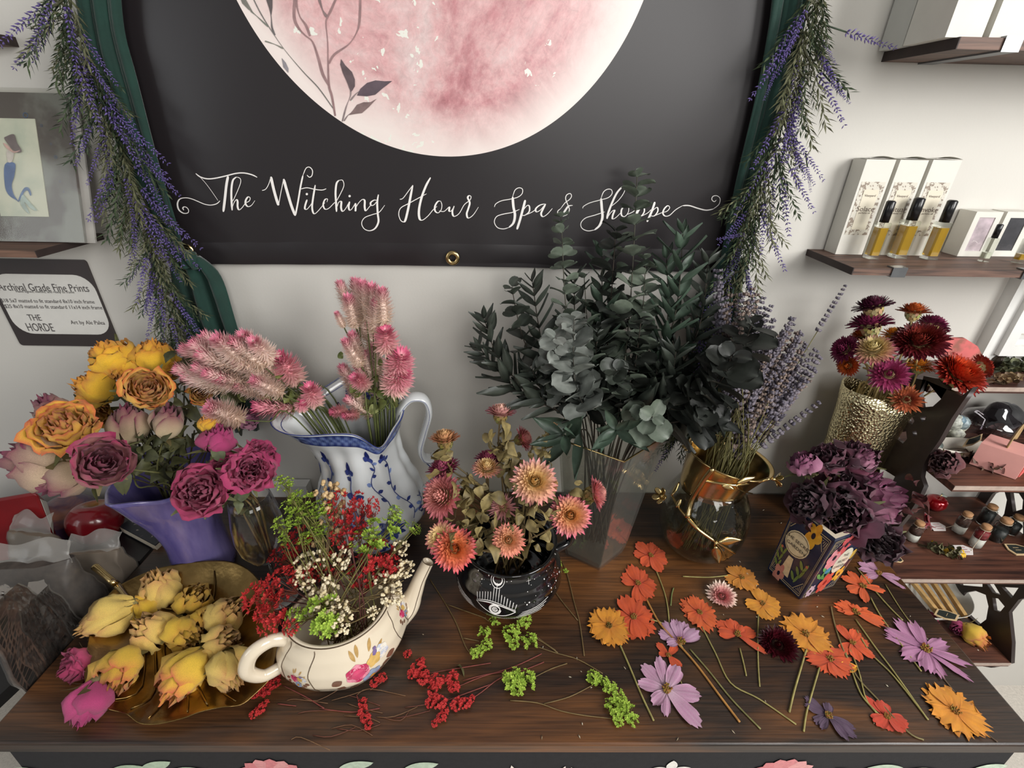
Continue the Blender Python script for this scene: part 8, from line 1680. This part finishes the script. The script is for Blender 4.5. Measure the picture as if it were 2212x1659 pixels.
for i, (a, b, lb) in enumerate((((1965, 1248), (2030, 1328), 'pale wooden stick nearest the bowl front'), ((1985, 1246), (2045, 1328), 'pale wooden stick second from the bowl front'), ((2008, 1246), (2062, 1328), 'pale wooden stick third from the bowl front'), ((2028, 1244), (2085, 1332), 'palest wooden stick, farthest from the bowl front'))):
    A, B = atz(*a, zS0 + .05), atz(*b, zS0 + .036); o = thing('wood_stick', (A + B) / 2 - Vector((0, 0, .004)), lb + ' on the lowest shelf', 'stick'); d = (B - A).normalized(); s = Vector((-d.y, d.x, 0)).normalized(); w_ = .006; g = G(); g.hexa([A - s * w_ - Vector((0, 0, .004)), A + s * w_ - Vector((0, 0, .004)), B + s * w_ - Vector((0, 0, .004)), B - s * w_ - Vector((0, 0, .004)), A - s * w_ * .8 + Vector((0, 0, .004)), A + s * w_ * .6 + Vector((0, 0, .004)), B + s * w_ * .8 + Vector((0, 0, .004)), B - s * w_ * .6 + Vector((0, 0, .004))]); g.build('stick', mat('split_wood', (190, 152, 96), rough=.7, nscale=8, nstr=.3, stretch=(1, 8, 8)), o, smooth=False)
ptag([(2017, 1328), (2024, 1316), (2048, 1321), (2072, 1330), (2066, 1342), (2040, 1338)], 'chalkboard tag clipped to the front of the oval bowl', z=zS0 + .044, cb=1, lines=1)
rose_on(2108, 1376, 30, zS0, (.5, -.45, .6), rDY[2], 'bright yellow rosebud lying on the lowest shelf'); rose_on(2070, 1358, 18, zS0, (-.5, -.2, .5), rP[1], 'purple rosebud beside the bright yellow one on the lowest shelf'); rose_on(2005, 1335, 18, zS0, (-.5, -.4, .5), rP[0], 'faded pink petals between the oval bowl and the table edge')

# ================================================================== clutter left of the table
CZ = T - .05; m_bk = mat('black_lacquer', (22, 21, 23), rough=.35, nscale=30, nstr=.1)
CXr = FL.x - .012
sdt = thing('black_side_table', (-1.0, .62, 0), 'low black side table left of the display table, crowded with bags', 'table'); g = G()
TP_ = [(-1.75, .20), (-.80, .20), (-.695, WY - .1), (-.695, WY - .004), (-1.75, WY - .004)]
g.poly([(x, y, CZ - .02) for x, y in TP_], .02, (0, 0, 1)); g.build('table_top', m_bk, sdt, smooth=False)
for x, y in ((-1.7, .25), (-.84, .24), (-1.7, WY - .04), (-.75, WY - .04)): g = G(); g.box((x - .015, y - .015, 0), (x + .015, y + .015, CZ - .02)); g.build('leg', m_bk, sdt, smooth=False)
EX = lambda y: lerp(FL.x, BL.x, (y - FL.y) / (BL.y - FL.y))
def edge_clamp(p):
    m = EX(p.y) - .007; p.x = min(p.x, m - .10 * max(0, m - p.x) ** .5) if p.x > m - .01 else p.x; return p
def pouch(cx, cy, z0, w_, d_, h_, ang, lb, tilt=0.0, m=None, seed=1, fold=.03):
    t = thing('filled_bag', (cx, cy, z0), lb, 'bag'); r = random.Random(seed); ca, sa = math.cos(ang), math.sin(ang); Mx = lambda x, y, z: edge_clamp(Vector((cx + x * ca - (y + tilt * z) * sa, cy + x * sa + (y + tilt * z) * ca, z0 + z)))
    def surf(a, b):
        th = 2 * PI * a; c, s = math.cos(th), math.sin(th); k = (1 - b ** 3 * .75); x = w_ / 2 * (abs(c) ** .45) * (1 if c > 0 else -1) * (1 - .06 * b); y = d_ / 2 * (abs(s) ** .8) * (1 if s > 0 else -1) * k
        n_ = NV(Vector((x * 22, y * 22, b * 3 + seed))) * .010 + NV(Vector((x * 60, y * 50, b * 9 + seed))) * .003
        return Mx(x + n_ * .4, y + n_, h_ * b)
    g = G(); g.grid(surf, 48, 22); g.add([surf(i / 48, 0) for i in range(48)], [tuple(range(48))]); g.add([surf(i / 48, 1) for i in range(48)], [tuple(range(47, -1, -1))]); g.build('contents', m or m_kraft, t)
    def film(a, b): x = (a - .5) * w_ * (.98 - .1 * b); n_ = NV(Vector((x * 30, b * 3, seed + 9))) * .008; return Mx(x, n_ + .02 * b * b * (1 if seed % 2 else -1), h_ * .97 + b * fold + .006 * math.sin(a * 9 + seed))
    g = G(); g.grid(film, 24, 6); g.build('clear_top', m_film, t)
    def fil2(a, b): p = surf(a, b); q = Mx(0, 0, h_ * b); d = (p - q); d.z = 0; return p + d.normalized() * .002
    g = G(); g.grid(fil2, 48, 22); g.build('clear_film', m_film2, t); return t
m_kraft = mat('dried_tea_leaves', (74, 64, 58), rough=.75, nscale=60, col2=(48, 40, 36), mixlo=.4, mixhi=.65, bump=.5, bscale=90); m_film = glass('crinkled_film', (226, 224, 220), ior=1.4, rough=.22, bump=.5, bscale=25, body=(200, 196, 190), bodyw=.28); m_film2 = glass('tight_film', (240, 240, 238), ior=1.35, rough=.25, bump=.5, bscale=22, body=(190, 186, 180), bodyw=.08)
def bagpx(uL, uR, vT, y, h, ang, lb, seed, tilt=0, d_=.07, m=None, z0=None):
    A, B = aty(uL, vT, y), aty(uR, vT, y); w_ = (B.x - A.x); z0 = CZ if z0 is None else z0; h = min(A.z, B.z) - z0 if h is None else h
    return pouch((A.x + B.x) / 2, y, z0, w_, d_, h, ang, lb, tilt, m, seed)
m_kr2 = mat('brown_herb_blend', (86, 66, 54), rough=.75, nscale=70, col2=(58, 44, 38), mixlo=.4, mixhi=.65, bump=.5, bscale=90)
bagpx(-60, 150, 1215, .53, None, .10, 'tall clear bag of grey-brown tea standing at the far left behind others', 1); bagpx(-40, 160, 1290, .44, None, .34, 'clear bag of brown herbs with shiny crinkled top near the table corner', 2, d_=.065, m=m_kr2); bagpx(70, 185, 1290, .47, None, .62, 'clear bag of dark herbs pressed against the table edge beside the gold dish', 4, d_=.05)
bagpx(150, 275, 1190, .60, None, .15, 'flat brown paper bag standing behind the gold dish stem', 3, d_=.04, m=mat('brown_paper', (112, 98, 84), rough=.8, nscale=20, nstr=.1, bump=.3, bscale=30)); bagpx(10, 120, 1150, .64, None, -.1, 'brown paper bag under the red package', 5, d_=.05, m=MATS['brown_paper'])
# red package
A = aty(52, 1120, .70); t = thing('red_package', (A.x, .70, CZ + .10), 'shiny red wrapped package at the left edge under the purple and cream roses', 'package'); m_redp = mat('red_foil_paper', (118, 15, 20), rough=.4, nscale=12, nstr=.25, bump=.4, bscale=20)
qq = [aty(u, v, y) for u, v, y in ((-60, 1160, .66), (98, 1150, .66), (105, 1115, .74), (-60, 1130, .76), (-60, 1085, .67), (80, 1060, .67), (95, 1075, .74), (-60, 1090, .77))]
lo = min(p.z for p in qq); qq[:4] = [Vector((p.x, p.y, max(CZ, lo - .02))) for p in qq[:4]]
g = G(); g.hexa(qq); o_ = g.build('wrapping', m_redp, t, smooth=False); bm_ = o_.modifiers.new('b', 'BEVEL'); bm_.width = .008; bm_.segments = 3
L1 = aty(90, 1088, .655); L2 = aty(112, 1125, .70); g = G(); g.poly([qq[1].lerp(qq[5], .45) + Vector((.001, -.001, 0)), qq[2].lerp(qq[6], .45) + Vector((.001, 0, 0)), qq[2].lerp(qq[6], .9) + Vector((.001, 0, 0)), qq[1].lerp(qq[5], .9) + Vector((.001, -.001, 0))], .0006, (1, 0, 0)); g.build('white_label', m_card, t, smooth=False)
# swirled ball, apple
def px_ball(u, v, R, y, z0): P = aty(u, v, y); return P, R * pxm(u, v, P)
P, R_ = px_ball(152, 1122, 56, .755, 0); t = thing('swirled_globe', (P.x, P.y, CZ), 'purple and orange marbled globe behind the red apple', 'ornament'); m_sw = mat('marbled_swirl', (84, 62, 92), rough=.3, nscale=9, col2=(178, 116, 88), mixlo=.45, mixhi=.62, stretch=(1, 1, 4), coat=.3); R_ = min(R_, WY - .006 - P.y); g = G(); g.ball(P, R_, 32, 20); g.build('globe', m_sw, t); g = G(); g.lathe((P.x, P.y, CZ), [(R_ * .5, 0), (R_ * .42, P.z - CZ - R_ * .93)], 20, cap1=True); g.build('stand', m_bk, t)
P, R_ = px_ball(207, 1130, 50, .70, 0); t = thing('red_apple', (P.x, P.y, P.z - R_ * .85), 'dark red apple with yellow hollow left of the purple vase', 'apple'); cc_ = P; prf = [(.02, -.80), (.35, -.86), (.62, -.70), (.90, -.28), (1.0, .12), (.94, .50), (.70, .80), (.42, .88), (.20, .76), (.05, .58)]; q, _ = cat([Vector((a, b, 0)) for a, b in prf], None, 4)
m_ap = mat('apple_skin', vcol=True, rough=.22, nscale=26, nstr=.3, coat=.4); g = G(); n = 40; tl_ = Quaternion((1, 0, 0), -.35)
g.rings([[cc_ + tl_ @ Vector((p.x * R_ * math.cos(2 * PI * j / n), p.x * R_ * math.sin(2 * PI * j / n), p.y * R_)) for j in range(n)] for p in q], True, True, True); g.c = [(mixc(L(176, 130, 60), L(116, 16, 26), min(1, max(0, (q[i // n].x - .12) / .34))) if q[i // n].y > .3 else L(116, 16, 26)) for i in range(len(q) * n)] + []; g.c += [L(116, 16, 26)] * (len(g.v) - len(g.c)); g.hc = True; g.build('flesh', m_ap, t)
g = G(); r_b = cc_.z - R_ * .84; g.box((cc_.x - .05, cc_.y - .05, CZ), (cc_.x + .045, min(cc_.y + .05, .74), r_b)); o = g.build('gift_box', mat('dark_card', (44, 36, 38), rough=.6, nscale=30, nstr=.1), None, smooth=False); tag(o, 'dark card box the red apple sits on', 'box')
# book and black tray next to the purple vase
q = [atz(u, v, CZ + .062) for u, v in ((258, 1137), (335, 1178), (368, 1148), (300, 1108))]; t = thing('hardback_book', sum(q, Vector()) / 4 - Vector((0, 0, .018)), 'dark book with pale page edges peeking out beside the purple vase', 'book'); g = G(); g.poly([p - Vector((0, 0, .014)) for p in q], .012, (0, 0, 1)); g.build('pages', mat('page_edges', (206, 196, 176), rough=.8, nscale=200, nstr=.1), t, smooth=False)
g = G(); g.poly([p + Vector((0, 0, -.002)) for p in q], .002, (0, 0, 1)); g.poly([p - Vector((0, 0, .0165)) for p in q], .0022, (0, 0, 1)); g.build('cover', mat('midnight_cover', (34, 38, 46), rough=.4, nscale=70, col2=(150, 140, 130), mixlo=.62, mixhi=.66), t, smooth=False)
g = G(); Q = [atz(u, v, CZ + .04) for u, v in ((245, 1205), (335, 1215), (400, 1150), (262, 1105))]; g.poly([Vector((min(p.x, EX(p.y) - .012), p.y, CZ + .001)) for p in Q], .042, (0, 0, 1)); o = g.build('black_tray', m_bk, None, smooth=False); tag(o, 'flat black box under the book beside the purple vase', 'box')
c = aty(255, 1092, WY - .03); g = G(); g.box((c.x - .02, WY - .03, CZ), (c.x + .12, WY - .006, c.z + .02)); o = g.build('leaning_panel', m_bk, None, smooth=False); tag(o, 'black panel leaning on the wall behind the purple vase and apple', 'panel')
# objects behind the vases
P = atz(640, 1068); g = G(); g.box((P.x - .09, WY - .03, T), (P.x + .03, WY - .006, T + .03)); o = g.build('white_outlet_box', m_trim, None, smooth=False); tag(o, 'low white box at the wall behind the wine glass', 'box')
P = atz(1918, 1050, T + .02); g = G(); a_ = [aty(1902, 1010, WY - .14), aty(1950, 1040, WY - .14), aty(1945, 1078, WY - .14), aty(1895, 1070, WY - .14)]; g.poly(a_, .0008, (0, 1, 0)); o = g.build('white_card', m_card, None, smooth=False); tag(o, 'white card tucked between the dark roses and the side panel', 'card')
